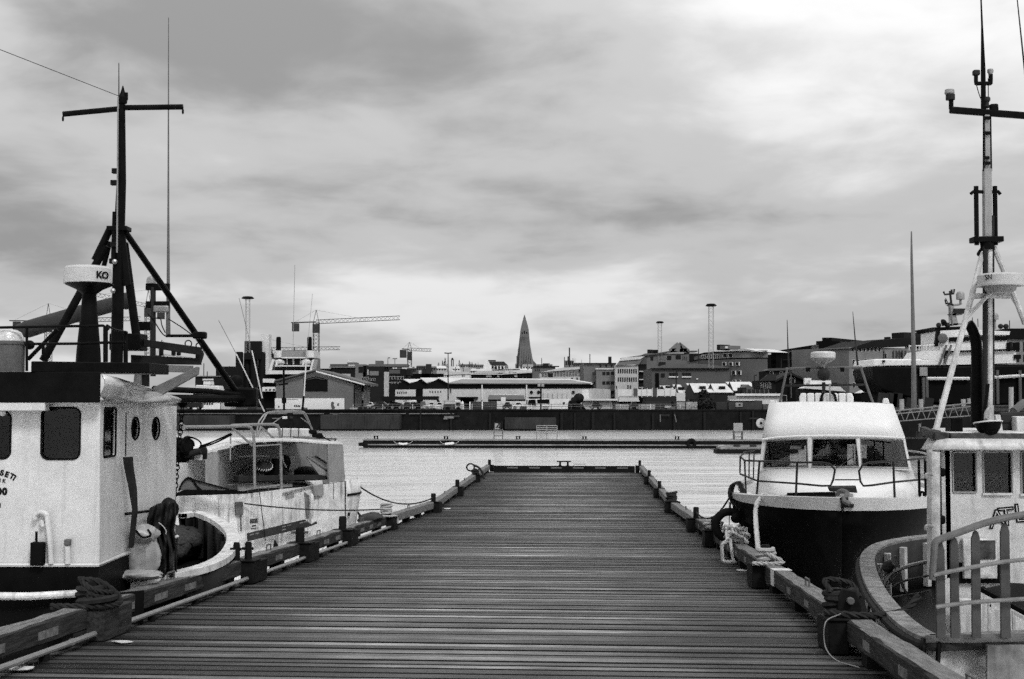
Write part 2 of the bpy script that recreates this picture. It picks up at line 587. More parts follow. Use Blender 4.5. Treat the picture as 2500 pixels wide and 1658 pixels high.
# ------------------------------------------------------------------ the pier
ZF = 0.6                                         # level outer part, metres above the water
Lk, Rk = G(1080, 1250, ZF), G(1622, 1250, ZF)
PW = (Rk - Lk).length
Yn = PW * FPX / 1827.0
Ln, Rn = P(188, 1600, Yn), P(2015, 1600, Yn)
class Span:
    """straight stretch of pier: o = mid of its start, a along, r to the right, n up"""
    def __init__(s, o, a, length):
        s.o, s.a, s.len = o, a.normalized(), length
        s.r = s.a.cross(V((0, 0, 1))).normalized()
        s.n = s.r.cross(s.a).normalized()
    def at(s, t, x, h=0.0):
        return s.o + s.a * t + s.r * x + s.n * h
    def along(s, px, py):
        return (hitp(px, py, s.o, s.n) - s.o).dot(s.a)
mk, mn = (Lk + Rk) / 2, (Ln + Rn) / 2
KD = (mk - mn).normalized()
NEAR_LEN = (mk - mn).length + 11.0
NEAR = Span(mk - KD * NEAR_LEN, KD, NEAR_LEN)
Le, Re = G(1206, 1151, ZF), G(1552, 1154, ZF)
me_ = (Le + Re) / 2
FAR = Span(mk, (me_ - mk), (me_ - mk).length)
HW = PW / 2
deck = MB()
for sp in (NEAR, FAR):
    for x in (-HW - 0.3, -HW * 0.5, 0, HW * 0.5, HW + 0.3):
        o = sp.at(0, x - 0.15, -0.42)
        deck.par(o, sp.r * 0.3, sp.a * (sp.len - 0.02), sp.n * 0.34)
pier = deck.build('pier_deck', M_TAR, base=(0, 0, 0), smooth=0)
tag(pier, kind='structure')
PLW, PLG = 0.31, 0.052
pm = MB()
hx, hy = HW + 0.55, (PLW - PLG) / 2
c = 0.014
prof = [(-hy, -0.07), (hy, -0.07), (hy, -c), (hy - c, 0), (-hy + c, 0), (-hy, -c)]
pm.prism([(-hx, y, z) for y, z in prof], (2 * hx, 0, 0))
pme = None
cnt = 0
for sp, width in ((NEAR, HW), (FAR, HW)):
    n = int(sp.len / PLW)
    for i in range(n):
        t = (i + 0.5) * sp.len / n
        if pme is None:
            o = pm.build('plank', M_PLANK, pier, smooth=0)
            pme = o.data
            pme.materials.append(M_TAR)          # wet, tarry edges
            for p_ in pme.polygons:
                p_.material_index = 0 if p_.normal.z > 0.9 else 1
        else:
            o = bpy.data.objects.new('plank', pme)
            COL.objects.link(o); o.parent = pier; BASE[o.name] = V((0, 0, 0))
        q = sp.at(t, random.uniform(-0.05, 0.05), random.uniform(-0.014, 0.006))
        m3 = Matrix((sp.r, sp.a, sp.n)).transposed()
        m3 = m3 @ Matrix.Rotation(random.uniform(-0.0016, 0.0016), 3, 'Z') @ Matrix.Rotation(random.uniform(-0.02, 0.02), 3, 'X')
        m4 = m3.to_4x4() @ Matrix.Diagonal((1, random.uniform(0.84, 1.14), 1, 1)); m4.translation = q
        o.matrix_local = m4
        cnt += 1

# ------------------------------------------------------------------ rails, bollard blocks and pipes along the pier
RZ0, RZ1, RIN, RWD = 0.17, 0.47, 0.25, 0.33
def rail_beam(sp, t0, t1, side, m):
    mb = MB()
    n = max(4, int((t1 - t0) / 0.35))
    rows = []
    rg = random.Random(int(t0 * 31 + side * 7))
    for i in range(n + 1):
        t = t0 + (t1 - t0) * i / n
        row = []
        j = lambda k=0.008: rg.uniform(-k, k)
        e = 0.025
        for x, h in ((0, e), (e, 0), (RWD - e, 0), (RWD, e), (RWD, RZ1 - RZ0 - e), (RWD - e, RZ1 - RZ0), (e, RZ1 - RZ0), (0, RZ1 - RZ0 - e)):
            kk = 0.012 if h > 0.2 else 0.006
            row.append(sp.at(t, side * (HW + RIN + x + j(kk)), RZ0 + h + j(kk)))
        rows.append(row)
    mb.grid(rows, closed=True)
    k = len(rows[0])
    mb.f.append(tuple(range(k))); mb.f.append(tuple(n * k + i for i in range(k)))
    return mb
def span_of(px, py):
    sp = NEAR if py > 1250 else FAR
    return sp, max(0.0, min(sp.along(px, py), sp.len))
LB = [(268, 1568), (614, 1427), (760, 1374), (869, 1335), (971, 1295), (1083, 1252), (1126, 1211), (1167, 1178), (1205, 1150)]
RB = [(2015, 1600), (1834, 1437), (1713, 1336), (1676, 1300), (1621, 1252), (1595, 1215), (1572, 1183), (1551, 1154)]
ordn = ['first', 'second', 'third', 'fourth', 'fifth', 'sixth', 'seventh', 'eighth', 'ninth']
def bar_to(sp, t, x, h):
    return sp.at(t, x, h)
BLK = {}
def rope_wrap(mb, sp, t, x, h0, rad, turns, r, lay=True):
    pts = []
    k = 14
    for i in range(int(turns * k) + 1):
        an = 2 * math.pi * i / k
        rr = rad * (1 + 0.12 * math.sin(3.1 * an / 2))
        pts.append(sp.at(t + rr * math.sin(an), x + rr * math.cos(an), h0 + r * 1.7 * i / k + 0.012 * math.sin(an * 1.3)))
    if lay:
        rope_mesh(mb, pts, r)
    else:
        mb.tube(pts, r, 6)
    return pts
def block(side, i, px, py, style, label, blen):
    sp, t = span_of(px, py)
    th = thing('bollard_block', label, 'bollard', sp.at(t + blen / 2, side * (HW + 0.13), 0), 'bollard blocks along the pier rails')
    x0 = HW if side > 0 else -HW - 0.27
    mb = MB(); mb.par(sp.at(t, x0, 0.004), sp.r * 0.27, sp.a * blen, sp.n * 0.445)
    mb.build('block', M_TAR if i > 0 or side > 0 else M_TIMBER, th, bev=0.02)
    mb = MB(); mb.par(sp.at(t - 0.03, x0 - 0.02 if side > 0 else x0 - 0.3, 0.452), sp.r * 0.59, sp.a * (0.55), sp.n * 0.03)
    mb.build('base_plate', M_IRON, th, bev=0.006)
    tp, xp = t + 0.22, side * (HW + 0.3)
    if style == 'twin':
        for dt, dx in ((-0.12, -0.09), (0.05, 0.11)):
            q = sp.at(tp + dt, xp + dx, 0.48)
            MB().tube([q, q + sp.n * 0.30, q + sp.n * 0.36], [0.075, 0.07, 0.055], 10).build('post', M_IRON, th)
            MB().tube([q + sp.n * 0.22 - sp.r * 0.13, q + sp.n * 0.22 + sp.r * 0.10], 0.03, 8).build('pin', M_IRON, th)
    elif style == 'plate':
        q = sp.at(tp, xp, 0.48)
        MB().prism([sp.at(tp, xp - 0.15, 0.48), sp.at(tp, xp + 0.17, 0.48), sp.at(tp, xp + 0.19, 0.62), sp.at(tp, xp + 0.12, 0.83), sp.at(tp, xp - 0.06, 0.86), sp.at(tp, xp - 0.12, 0.74)], sp.a * 0.10).build('post', M_IRON, th, bev=0.02)
        MB().tube([sp.at(tp - 0.09, xp + 0.03, 0.70), sp.at(tp + 0.2, xp + 0.03, 0.70)], 0.05, 10).build('pin', M_MIDGREY, th, bev=0.01)
        MB().tube([sp.at(tp + 0.25, xp - 0.1, 0.48), sp.at(tp + 0.25, xp - 0.1, 0.84)], 0.09, 10).build('post', M_IRON, th)
    else:
        w_ = 0.1 if side > 0 else 0.11
        q = sp.at(tp, xp, 0.48)
        MB().tube([q, q + sp.n * 0.33, q + sp.n * 0.37], [w_, w_, w_ * 0.8], 10).build('post', M_IRON, th)
        if style == 'pin':
            MB().tube([q + sp.n * 0.24 - sp.r * 0.22, q + sp.n * 0.24 + sp.r * 0.2], 0.035, 8).build('pin', M_MIDGREY, th)
    BLK[(side, i)] = (sp, t, tp, xp, blen)
    return th
LS = ['post', 'twin', 'pin', 'post', 'post', 'post', 'post', 'post', 'post']
LLAB = ['heavy split timber bollard block nearest the camera, beside the white fishing cabin',
        'bollard block with twin iron posts beside the round white bulwark',
        'bollard block with a pinned iron post under the dark gangplank',
        'bollard block beside the stern corner of the rust-streaked white boat',
        'bollard block whose post is wrapped in pale rope, just past the white boat',
        'bollard block at the bend of the pier, on the side of the white boats',
        'dark bollard block one past the pier bend, opposite the black-hulled boat',
        'bollard block crowned by a rope loop near the pier end',
        'dark bollard post at the far corner of the pier nearest the long roof warehouse']
RS = ['plate', 'post', 'post', 'post', 'post', 'post', 'post', 'post']
RLAB = ['bollard block with a bolted iron plate beside the picket-railed boat',
        'bollard block holding the thick bow rope of the black-hulled motor boat',
        'bollard block with a coiled rope eye beside the tyre fender',
        'square dark bollard block with a bare post holding a slack line',
        'bollard block with a pile of rope on top at the bend of the pier',
        'dark bollard post third from the pier end, on the motor boat side',
        'dark bollard post second from the pier end, on the motor boat side',
        'dark bollard post at the far pier corner on the motor boat side']
for i, p in enumerate(LB):
    block(-1, i, *p, LS[i], LLAB[i], 1.1 if i < 6 else 0.8)
for i, p in enumerate(RB):
    block(1, i, *p, RS[i], RLAB[i], 0.9 if i < 5 else 0.8)
def rail_run(side, lst, blocks, names):
    """the beam between one block and the next"""
    for i in range(len(lst) + 1):
        segs = []
        if i == 0:
            sp, t, _, _, bl = BLK[(side, 0)]
            segs = [(NEAR, 1.5, t + 0.3)]
        elif i < len(lst):
            s0, t0, _, _, b0 = BLK[(side, i - 1)]
            s1, t1, _, _, b1 = BLK[(side, i)]
            if s0 is s1:
                segs = [(s0, t0 + 0.34, t1 + 0.3)]
            else:
                segs = [(s0, t0 + 0.34, s0.len), (s1, 0.02, t1 + 0.3)]
        else:
            continue
        sp, ta, tb = segs[0]
        th = thing('bull_rail', names(i), 'pier rail', sp.at((ta + tb) / 2, side * (HW + 0.4), 0.17), 'timber rails along the pier edges')
        for sp, ta, tb in segs:
            if tb - ta < 0.4:
                continue
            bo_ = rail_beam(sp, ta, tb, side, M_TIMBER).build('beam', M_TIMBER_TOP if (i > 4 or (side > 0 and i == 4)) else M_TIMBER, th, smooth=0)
            bo_.data.materials.append(M_BLEACH_LIT)
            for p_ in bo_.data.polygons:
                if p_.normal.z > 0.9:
                    p_.material_index = 1  # paler top faces: bleached wood plus sky light put into the colour
            # spacer blocks that carry the beam
            k = max(1, int((tb - ta) / 2.6))
            for j in range(k):
                t = ta + (j + 0.6) * (tb - ta) / k
                MB().par(sp.at(t, side * (HW + RIN + 0.03) - (0 if side > 0 else 0.27), 0.003), sp.r * 0.27, sp.a * 0.35, sp.n * (RZ0 - 0.004)).build('spacer', M_TAR, th)
            # painted marks on the inner face
            pat = (1.55, 0.62) if side < 0 else (1.9, 0.4)
            t = ta + 0.9
            while t < tb - pat[1] - 0.5:
                mb = MB()
                mb.par(sp.at(t, side * (HW + RIN - 0.008) - (0 if side > 0 else 0.0), 0.245), sp.a * pat[1], sp.r * side * 0.01, sp.n * 0.11)
                mb.build('paint_mark', M_PAINTPATCH, th, smooth=0)
                t += pat[0]
            # small staple handle on top
            if tb - ta > 2.2:
                t = ta + (tb - ta) * 0.45
                h = [sp.at(t, side * (HW + 0.42), 0.46), sp.at(t, side * (HW + 0.42), 0.6), sp.at(t + 0.36, side * (HW + 0.42), 0.6), sp.at(t + 0.36, side * (HW + 0.42), 0.46)]
                MB().tube(h, 0.017, 6).build('staple_handle', M_MIDGREY, th)
rail_run(-1, LB, None, lambda i: ('worn timber rail running off the frame below the white fishing cabin' if i == 0 else
         'timber rail between the %s and %s bollard blocks on the fishing boat side' % (ordn[i - 1], ordn[i])))
rail_run(1, RB, None, lambda i: ('split pale-topped timber rail running off the frame below the picket-railed boat' if i == 0 else
         'timber rail between the %s and %s bollard blocks on the motor boat side' % (ordn[i - 1], ordn[i])))
# wide white band painted round the rail, second stretch on the motor boat side
s0, t0, _, _, _ = BLK[(1, 0)]; s1, t1, _, _, _ = BLK[(1, 1)]
rr = [o for o in bpy.data.objects if o.get('label', '') == 'timber rail between the first and second bollard blocks on the motor boat side'][0]
tw = t1 - 1.35
mb = MB()
mb.par(s0.at(tw, HW + RIN - 0.012, 0.18), s0.a * 0.42, s0.r * 0.01, s0.n * 0.29)
mb.par(s0.at(tw, HW + RIN - 0.012, 0.478), s0.a * 0.42, s0.r * (RWD + 0.02), s0.n * 0.008)
mb.build('paint_band', mat('pale worn band', 0.5, 0.6, 0.4, 9, 0.2, fine=0.3), rr, smooth=0)
# pipe runs at the foot of the rail on the fishing boat side
for i in range(5):
    sp, t1_, _, _, b1_ = BLK[(-1, i)]
    t0_ = 1.5 if i == 0 else BLK[(-1, i - 1)][1] + BLK[(-1, i - 1)][4] + 0.02
    t1_ -= 0.05
    h = 0.12
    pts = [sp.at(t0_, -HW - 0.12, h), sp.at(t1_ - 0.7, -HW - 0.11, h), sp.at(t1_, -HW - 0.12, h)]
    th = thing('conduit_pipe', ['long pale pipe at the rail foot running off the lower corner of the frame', 'pale pipe at the rail foot between the first two bollard blocks',
        'pale pipe at the rail foot leading to the pinned post under the gangplank', 'short pale pipe at the rail foot beside the boat with rust streaks',
        'pale pipe at the rail foot just before the rope-wrapped post'][i], 'pipe', sp.at((t0_ + t1_) / 2, -HW - 0.12, 0), 'pipes along the rail foot')
    MB().tube(pts, 0.042, 10).build('pipe', M_GALV, th)
    MB().tube([sp.at(t1_ - 0.85, -HW - 0.11, h), sp.at(t1_ - 0.78, -HW - 0.11, h)], 0.052, 10).build('coupling', M_GALV, th)
    for k in range(3):
        t = t0_ + (k + 0.5) * (t1_ - t0_) / 3
        MB().par(sp.at(t, -HW - 0.17, 0.003), sp.r * 0.1, sp.a * 0.1, sp.n * 0.082).build('bracket', M_TAR, th)
# cross beam at the pier end, with its cleat and handle
t = FAR.len - 0.4
th = thing('end_beam', 'dark timber beam closing the far end of the pier', 'pier rail', FAR.at(t, 0, 0))
MB().par(FAR.at(t, -HW + 0.05, 0.004), FAR.r * (2 * HW - 0.1), FAR.a * 0.34, FAR.n * 0.44).build('beam', M_TAR, th, bev=0.02)
for k in range(6):
    MB().par(FAR.at(t - 0.008, -HW + 1.0 + k * 1.55, 0.27), FAR.r * 0.75, FAR.a * 0.01, FAR.n * 0.09).build('paint_mark', M_PAINTPATCH, th, smooth=0)
cx = -HW + (1378 - 1206) / 345.0 * 2 * HW
th = thing('mooring_cleat', 'black horned mooring cleat standing on the beam at the pier end', 'cleat', FAR.at(t + 0.17, cx, 0.445))
for d in (-0.27, 0.27):
    MB().tube([FAR.at(t + 0.17, cx + d, 0.44), FAR.at(t + 0.17, cx + d, 0.76)], [0.075, 0.07], 10).build('post', M_IRON, th)
    MB().tube([FAR.at(t + 0.17, cx + d, 0.442), FAR.at(t + 0.17, cx + d, 0.475)], 0.14, 10).build('foot', M_IRON, th)
MB().tube([FAR.at(t + 0.17, cx - 0.5, 0.755), FAR.at(t + 0.17, cx + 0.5, 0.755)], 0.045, 8).build('horn', M_IRON, th)
c2_ = -HW + (1416 - 1206) / 345.0 * 2 * HW
MB().tube([FAR.at(t + 0.17, c2_ - 0.4, 0.44), FAR.at(t + 0.17, c2_ - 0.4, 0.57), FAR.at(t + 0.17, c2_ + 0.4, 0.57), FAR.at(t + 0.17, c2_ + 0.4, 0.44)], 0.025, 6).build('grab_handle', M_MIDGREY)
tag(bpy.data.objects['grab_handle'], 'thin metal grab handle on the pier end beam next to the cleat', 'handle')
# round piles that carry the pier
for k in range(7):
    for side in (-1, 1):
        t = 6 + k * 13.0
        sp, tt = (NEAR, t) if t < NEAR.len else (FAR, t - NEAR.len)
        if tt > sp.len:
            continue
        q = sp.at(tt, side * (HW + 0.1), -0.43)
        o = MB().tube([V((q.x, q.y, -4)), q], 0.17, 10).build('pier_pile', M_TAR)
        tag(o, 'tarred pile under the %s pier edge, %s from shore' % ('fishing boat side' if side < 0 else 'motor boat side', ordn[k]), 'pile', 'piles under the pier')

# ------------------------------------------------------------------ ropes on the pier
def ropething(name, label, cat, m, fn, base, group=None):
    mb = MB(); fn(mb)
    return tag(mb.build(name, m, base=base), label, cat, group)
sp, t, tp, xp, _ = BLK[(-1, 0)]
def f(mb):
    rope_wrap(mb, sp, tp, xp, 0.52, 0.17, 3.2, 0.045, False)
    rope_wrap(mb, sp, tp + 0.06, xp + 0.07, 0.50, 0.27, 1.3, 0.05, False)
    rope_mesh(mb, smoothpath([sp.at(tp - 0.1, xp - 0.15, 0.86), sp.at(tp, xp + 0.12, 0.82), sp.at(tp + 0.15, xp + 0.33, 0.62), sp.at(tp + 0.1, xp + 0.38, 0.5), sp.at(tp - 0.2, xp + 0.15, 0.49), sp.at(tp - 0.3, xp - 0.45, 0.5)]), 0.05)
    for k in range(3):
        rope_mesh(mb, smoothpath([sp.at(tp - 0.12, xp - 0.1 + 0.03 * k, 0.85 - 0.05 * k), sp.at(tp - 0.2, xp + 0.12, 0.72 - 0.07 * k), sp.at(tp + 0.1, xp + 0.28, 0.66 - 0.06 * k), sp.at(tp + 0.25, xp, 0.7)]), 0.04)
ropething('mooring_rope', 'thick dark rope wound round the nearest timber bollard block', 'rope', M_ROPE_DARK, f, sp.at(tp, xp, 0.48), 'mooring ropes')
sp, t, tp, xp, _ = BLK[(-1, 4)]
ropeD = sp.at(tp, xp, 0.72)
def f(mb):
    rope_wrap(mb, sp, tp, xp, 0.52, 0.17, 5.0, 0.045, False)
    mb.tube(smoothpath([sp.at(tp - 0.15, xp - 0.2, 0.5), sp.at(tp - 0.3, xp - 0.1, 0.49), sp.at(tp - 0.25, xp + 0.25, 0.48), sp.at(tp + 0.3, xp + 0.33, 0.45), sp.at(tp + 0.35, xp + 0.35, 0.2)]), 0.035, 6)
ropething('rope_coil', 'pale rope wound many times round a post beyond the white boat', 'rope', M_ROPE, f, sp.at(tp, xp, 0.48), 'rope coils on posts')
sp, t, tp, xp, _ = BLK[(-1, 7)]
def f(mb):
    rope_wrap(mb, sp, tp, xp, 0.52, 0.2, 3.0, 0.05, False)
    mb.tube([sp.at(tp, xp - 0.3 + 0.24 * math.cos(a_ / 16 * 2 * math.pi), 0.92 + 0.22 * math.sin(a_ / 16 * 2 * math.pi)) for a_ in range(16)], 0.05, 6, closed=True)
    mb.tube(smoothpath([sp.at(tp, xp - 0.1, 1.05), sp.at(tp + 0.1, xp + 0.2, 0.9), sp.at(tp, xp + 0.45, 0.55), sp.at(tp - 0.1, xp + 0.55, 0.2)]), 0.07, 6)
ropething('rope_coil', 'dark rope with a standing loop on the second post from the pier end', 'rope', M_ROPE_DARK, f, sp.at(tp, xp, 0.48), 'rope coils on posts')
sp, t, tp, xp, _ = BLK[(1, 4)]
def f(mb):
    rope_wrap(mb, sp, tp, xp, 0.5, 0.2, 4.0, 0.06, False)
    rope_wrap(mb, sp, tp + 0.1, xp + 0.06, 0.72, 0.13, 2.0, 0.05, False)
    mb.tube(smoothpath([sp.at(tp - 0.2, xp - 0.3, 0.5), sp.at(tp - 0.3, xp, 0.52), sp.at(tp - 0.5, xp + 0.25, 0.5), sp.at(tp - 1.2, xp + 0.28, 0.49)]), 0.05, 6)
ropething('rope_coil', 'heap of dark rope piled on the post at the pier bend', 'rope', M_ROPE_DARK, f, sp.at(tp, xp, 0.48), 'rope coils on posts')
sp, t, tp, xp, _ = BLK[(1, 2)]
def f(mb):
    rope_wrap(mb, sp, tp + 0.3, xp, 0.52, 0.24, 2.2, 0.045, False)
    rope_wrap(mb, sp, tp + 0.3, xp, 0.60, 0.15, 2.0, 0.045, False)
    rope_mesh(mb, smoothpath([sp.at(tp + 0.1, xp + 0.25, 0.55), sp.at(tp - 0.5, xp + 0.25, 0.5), sp.at(tp - 1.3, xp + 0.1, 0.52), sp.at(tp - 2.2, xp + 0.05, 0.55)]), 0.045)
ropething('rope_coil', 'pale rope eye coiled on the post next to the tyre fender', 'rope', M_ROPE, f, sp.at(tp, xp, 0.48), 'rope coils on posts')
# heap of knotted rope with two loops hanging over the rail
rg = random.Random(5)
sp = NEAR
t = sp.along(1752, 1372)
def f(mb):
    c0 = (t, HW + 0.34, 0.62)
    for k in range(7):
        pts = []
        for i in range(7):
            pts.append(sp.at(c0[0] + rg.uniform(-0.35, 0.35), c0[1] + rg.uniform(-0.25, 0.28), c0[2] + rg.uniform(-0.12, 0.28)))
        rope_mesh(mb, smoothpath(pts, 5), 0.034)
    rope_mesh(mb, smoothpath([sp.at(t, HW + 0.3, 0.55), sp.at(t - 0.3, HW + 0.1, 0.52), sp.at(t - 0.35, HW - 0.02, 0.45), sp.at(t - 0.35, HW - 0.02, 0.25), sp.at(t - 0.34, HW, 0.06), sp.at(t - 0.5, HW + 0.1, 0.05), sp.at(t - 0.7, HW + 0.2, 0.06)]), 0.048)
    rope_mesh(mb, smoothpath([sp.at(t, HW + 0.3, 0.62), sp.at(t - 0.25, HW + 0.2, 0.55), sp.at(t - 0.45, HW + 0.2, 0.35), sp.at(t - 0.6, HW + 0.22, 0.12), sp.at(t - 0.7, HW + 0.26, 0.04)]), 0.044)
ropething('rope_heap', 'knotted heap of pale rope with loops hanging over the rail by the motor boat', 'rope', M_ROPE, f, sp.at(t, HW + 0.3, 0.48))
sp, t, tp, xp, _ = BLK[(1, 1)]
BOWROPE = sp.at(tp, xp, 0.6)
def f(mb):
    rope_wrap(mb, sp, tp, xp, 0.52, 0.16, 3.0, 0.05, False)
    rope_mesh(mb, smoothpath([sp.at(tp - 0.1, xp - 0.15, 0.75), sp.at(tp - 0.25, xp + 0.15, 0.62), sp.at(tp - 0.3, xp + 0.3, 0.52), sp.at(tp - 0.35, xp + 0.05, 0.5), sp.at(tp - 0.3, xp - 0.3, 0.5)]), 0.045)
ropething('rope_coil', 'grey rope turned round the post that holds the thick bow rope', 'rope', M_ROPE, f, sp.at(tp, xp, 0.48), 'rope coils on posts')
sp, t, tp, xp, _ = BLK[(1, 0)]
def f(mb):
    rope_wrap(mb, sp, tp + 0.24, xp - 0.08, 0.50, 0.17, 4.0, 0.045, False)
    rope_mesh(mb, smoothpath([sp.at(tp + 0.1, xp - 0.2, 0.8), sp.at(tp + 0.25, xp - 0.25, 0.95), sp.at(tp + 0.3, xp + 0.1, 0.9), sp.at(tp + 0.2, xp + 0.2, 0.72)]), 0.04)
    rope_mesh(mb, smoothpath([sp.at(tp + 0.1, xp - 0.28, 0.52), sp.at(tp - 0.12, xp - 0.1, 0.53), sp.at(tp - 0.15, xp + 0.3, 0.52), sp.at(tp + 0.1, xp + 0.75, 0.55), sp.at(tp + 0.2, xp + 1.0, 0.75)]), 0.05)
ropething('mooring_rope', 'thick dark rope turned round the bolted plate bollard', 'rope', M_ROPE_DARK, f, sp.at(tp, xp, 0.48), 'mooring ropes')
o = MB().tube(smoothpath([sp.at(tp - 0.15, xp - 0.12, 0.54), sp.at(tp - 0.35, xp - 0.36, 0.45), sp.at(tp - 0.4, xp - 0.38, 0.15), sp.at(tp - 0.75, xp - 0.3, 0.02), sp.at(tp - 1.3, xp - 0.12, 0.02)]), 0.008, 5).build('thin_cord', M_GALV)
tag(o, 'thin pale cord dangling from the plate bollard onto the planks', 'cord')
# scraps lying on the planks
rg = random.Random(3)
for k, (px, py, lab) in enumerate(((302, 1571, 'small white scrap lying at the foot of the split timber block'), (57, 1637, 'small white scrap on the planks beside the long pale pipe'),
                      (1092, 1243, 'tiny pale scrap on the planks at the pier bend'), (1813, 1395, 'tiny pale scrap on the planks below the hanging rope loops'))):
    sp, t = span_of(px, py)
    q = hitp(px, py, sp.o, sp.n)
    pts = [q + sp.r * (0.16 * math.cos(a_) * rg.uniform(0.6, 1.2)) + sp.a * (0.12 * math.sin(a_) * rg.uniform(0.6, 1.2)) + sp.n * rg.uniform(0.006, 0.03) for a_ in [i * math.pi / 4 for i in range(8)]]
    mb = MB(); mb.prism(pts, sp.n * 0.012)
    tag(mb.build('paper_scrap', M_WHITE, base=q), lab, 'litter')

# ------------------------------------------------------------------ fishing boat with the white cabin (near, fishing boat side)
def PP(zf, Y, *pts):
    return [P(*zf(x, y), Y) for x, y in pts]
def px_rect(face, zf, x0, y0, x1, y1):
    return face.hit(*zf(x0, y1)), face.hit(*zf(x1, y0))
def uv_of(face, p):
    return ((p - face.A).dot(face.u), p.z)
def wall(face, outer_px, holes, name, m, parent, thick=0.06, pane=M_GLASS, frame=None, r=0.06, inset=0.03):
    """wall slab in a vertical plane with real openings; each opening gets a gasket ring and a pane"""
    out2 = [uv_of(face, face.hit(*p)) for p in outer_px]
    hs = []
    for h in holes:
        if h[0] == 'rr':
            a, b = uv_of(face, face.hit(h[1], h[4])), uv_of(face, face.hit(h[3], h[2]))
            hs.append(rrect(a[0], a[1], b[0], b[1], h[5] if len(h) > 5 else r))
        else:
            c = uv_of(face, face.hit(h[1], h[2]))
            a = uv_of(face, face.hit(h[1], h[2] - h[3]))
            rad = abs(a[1] - c[1])
            hs.append([(c[0] + rad * math.cos(i * math.pi / 10), c[1] + rad * math.sin(i * math.pi / 10)) for i in range(20)])
    mb = sheet_with_holes(out2, hs, thick, face.u, V((0, 0, 1)), face.A.copy(), face.n)
    wo = mb.build(name, m, parent, smooth=0)
    for h in hs:
        pts = [face.A + face.u * x + V((0, 0, z)) for x, z in h]
        wob = MB().prism([p - face.n * inset for p in pts], -face.n * 0.006).build('window', pane, parent, smooth=0)
        MB().tube([p + face.n * 0.004 for p in pts], 0.016, 6, closed=True).build('gasket', frame or M_RUBBER, wob)
    return wo
bA = thing('fishing_boat', 'fishing boat with white cabin, black roof band and tall black mast, moored at the pier', 'boat', P(120, 1440, 21.5) * 1.0)
YF = 20.1
c_fr, c_ch, c_sd = P(243, 1100, YF), P(300, 1100, 21.5), P(430, 1100, 24.3)
fF = Face(P(-200, 1100, YF), c_fr)
fC = Face(c_fr, c_ch)
fS = Face(c_ch, c_sd)
n2 = lambda x, y: z2(x, y)
tops, bots = 980, 1379
wall(fF, [(-150, 1379), (243, 1379), (243, 979), (-150, 979)], [('rr', *n2(222, 101), *n2(435, 379), 0.11), ('rr', *n2(-160, 121), *n2(60, 376), 0.11)], 'cabin_front', M_WHITE, bA)
def zcut(face, pxa, ya, pxb, yb):
    return face.hit(pxa, ya).z, face.hit(pxb, yb).z
zt, zb = P(243, 979, YF).z, P(243, 1379, YF).z
def wall_uv(face, z0, z1, L, holes, name, m, parent, z1b=None):
    """plain wall by its own metres: u from 0 to L"""
    out2 = [(0, z0), (L, z0), (L, z1b if z1b is not None else z1), (0, z1)]
    mb = sheet_with_holes(out2, holes, 0.06, face.u, V((0, 0, 1)), face.A.copy(), face.n)
    wo = mb.build(name, m, parent, smooth=0)
    for h in holes:
        pts = [face.A + face.u * x + V((0, 0, z)) for x, z in h]
        wob = MB().prism([p - face.n * 0.03 for p in pts], -face.n * 0.006).build('window', M_GLASS, parent, smooth=0)
        MB().tube([p + face.n * 0.004 for p in pts], 0.016, 6, closed=True).build('gasket', M_RUBBER, wob)
    return wo
LC, LSD = (c_ch - c_fr).length, (c_sd - c_ch).length
a_, b_ = fC.hit(*n2(558, 370)), fC.hit(*n2(627, 101))
ua, ub = (a_ - fC.A).dot(fC.u), (b_ - fC.A).dot(fC.u)
wall_uv(fC, zb, zt, LC, [rrect(ua, a_.z, ub, b_.z, 0.06)], 'cabin_corner', M_WHITE, bA)
hs = []
for x in (731, 842):
    c = fS.hit(*n2(x, 212)); t_ = fS.hit(*n2(x, 152))
    rad = t_.z - c.z; uc = (c - fS.A).dot(fS.u)
    hs.append([(uc + rad * math.cos(i * math.pi / 12), c.z + rad * math.sin(i * math.pi / 12)) for i in range(24)])
wall_uv(fS, zb, zt, LSD, hs, 'cabin_side', M_WHITE, bA, zt - 0.1)
MB().par(fS.hit(*n2(676, 360)) , fS.u * 0.03, fS.n * 0.008, V((0, 0, 0.72))).build('door_seam', M_BLACK, bA, smooth=0)
# inside, back walls, floor
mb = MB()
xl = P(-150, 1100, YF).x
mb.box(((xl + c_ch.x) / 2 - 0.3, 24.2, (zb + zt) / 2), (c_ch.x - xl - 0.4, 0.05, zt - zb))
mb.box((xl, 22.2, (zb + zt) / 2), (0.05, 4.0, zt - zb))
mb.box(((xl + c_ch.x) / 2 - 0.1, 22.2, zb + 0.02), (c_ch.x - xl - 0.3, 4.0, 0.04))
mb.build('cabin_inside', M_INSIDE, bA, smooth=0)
MB().box((c_fr.x - 0.75, 21.1, zb + 1.25), (0.35, 0.3, 1.1)).build('console', M_GREYPAINT, bA, bev=0.02)
# black casing below the cabin and its white edge strip
plan = [V((xl, YF - 0.05, 0)), V((c_fr.x + 0.03, YF - 0.05, 0)), V((c_ch.x + 0.05, c_ch.y - 0.02, 0)), V((c_sd.x + 0.05, c_sd.y, 0)), V((xl, c_sd.y, 0))]
MB().prism([p + V((0, 0, 1.2)) for p in plan], V((0, 0, zb - 1.2 - 0.01))).build('casing', M_BLACK, bA)
edge = [p + V((0, 0, zb + 0.0)) for p in plan[:4]]
MB().tube(edge, 0.03, 6).build('edge_strip', M_WHITE, bA)
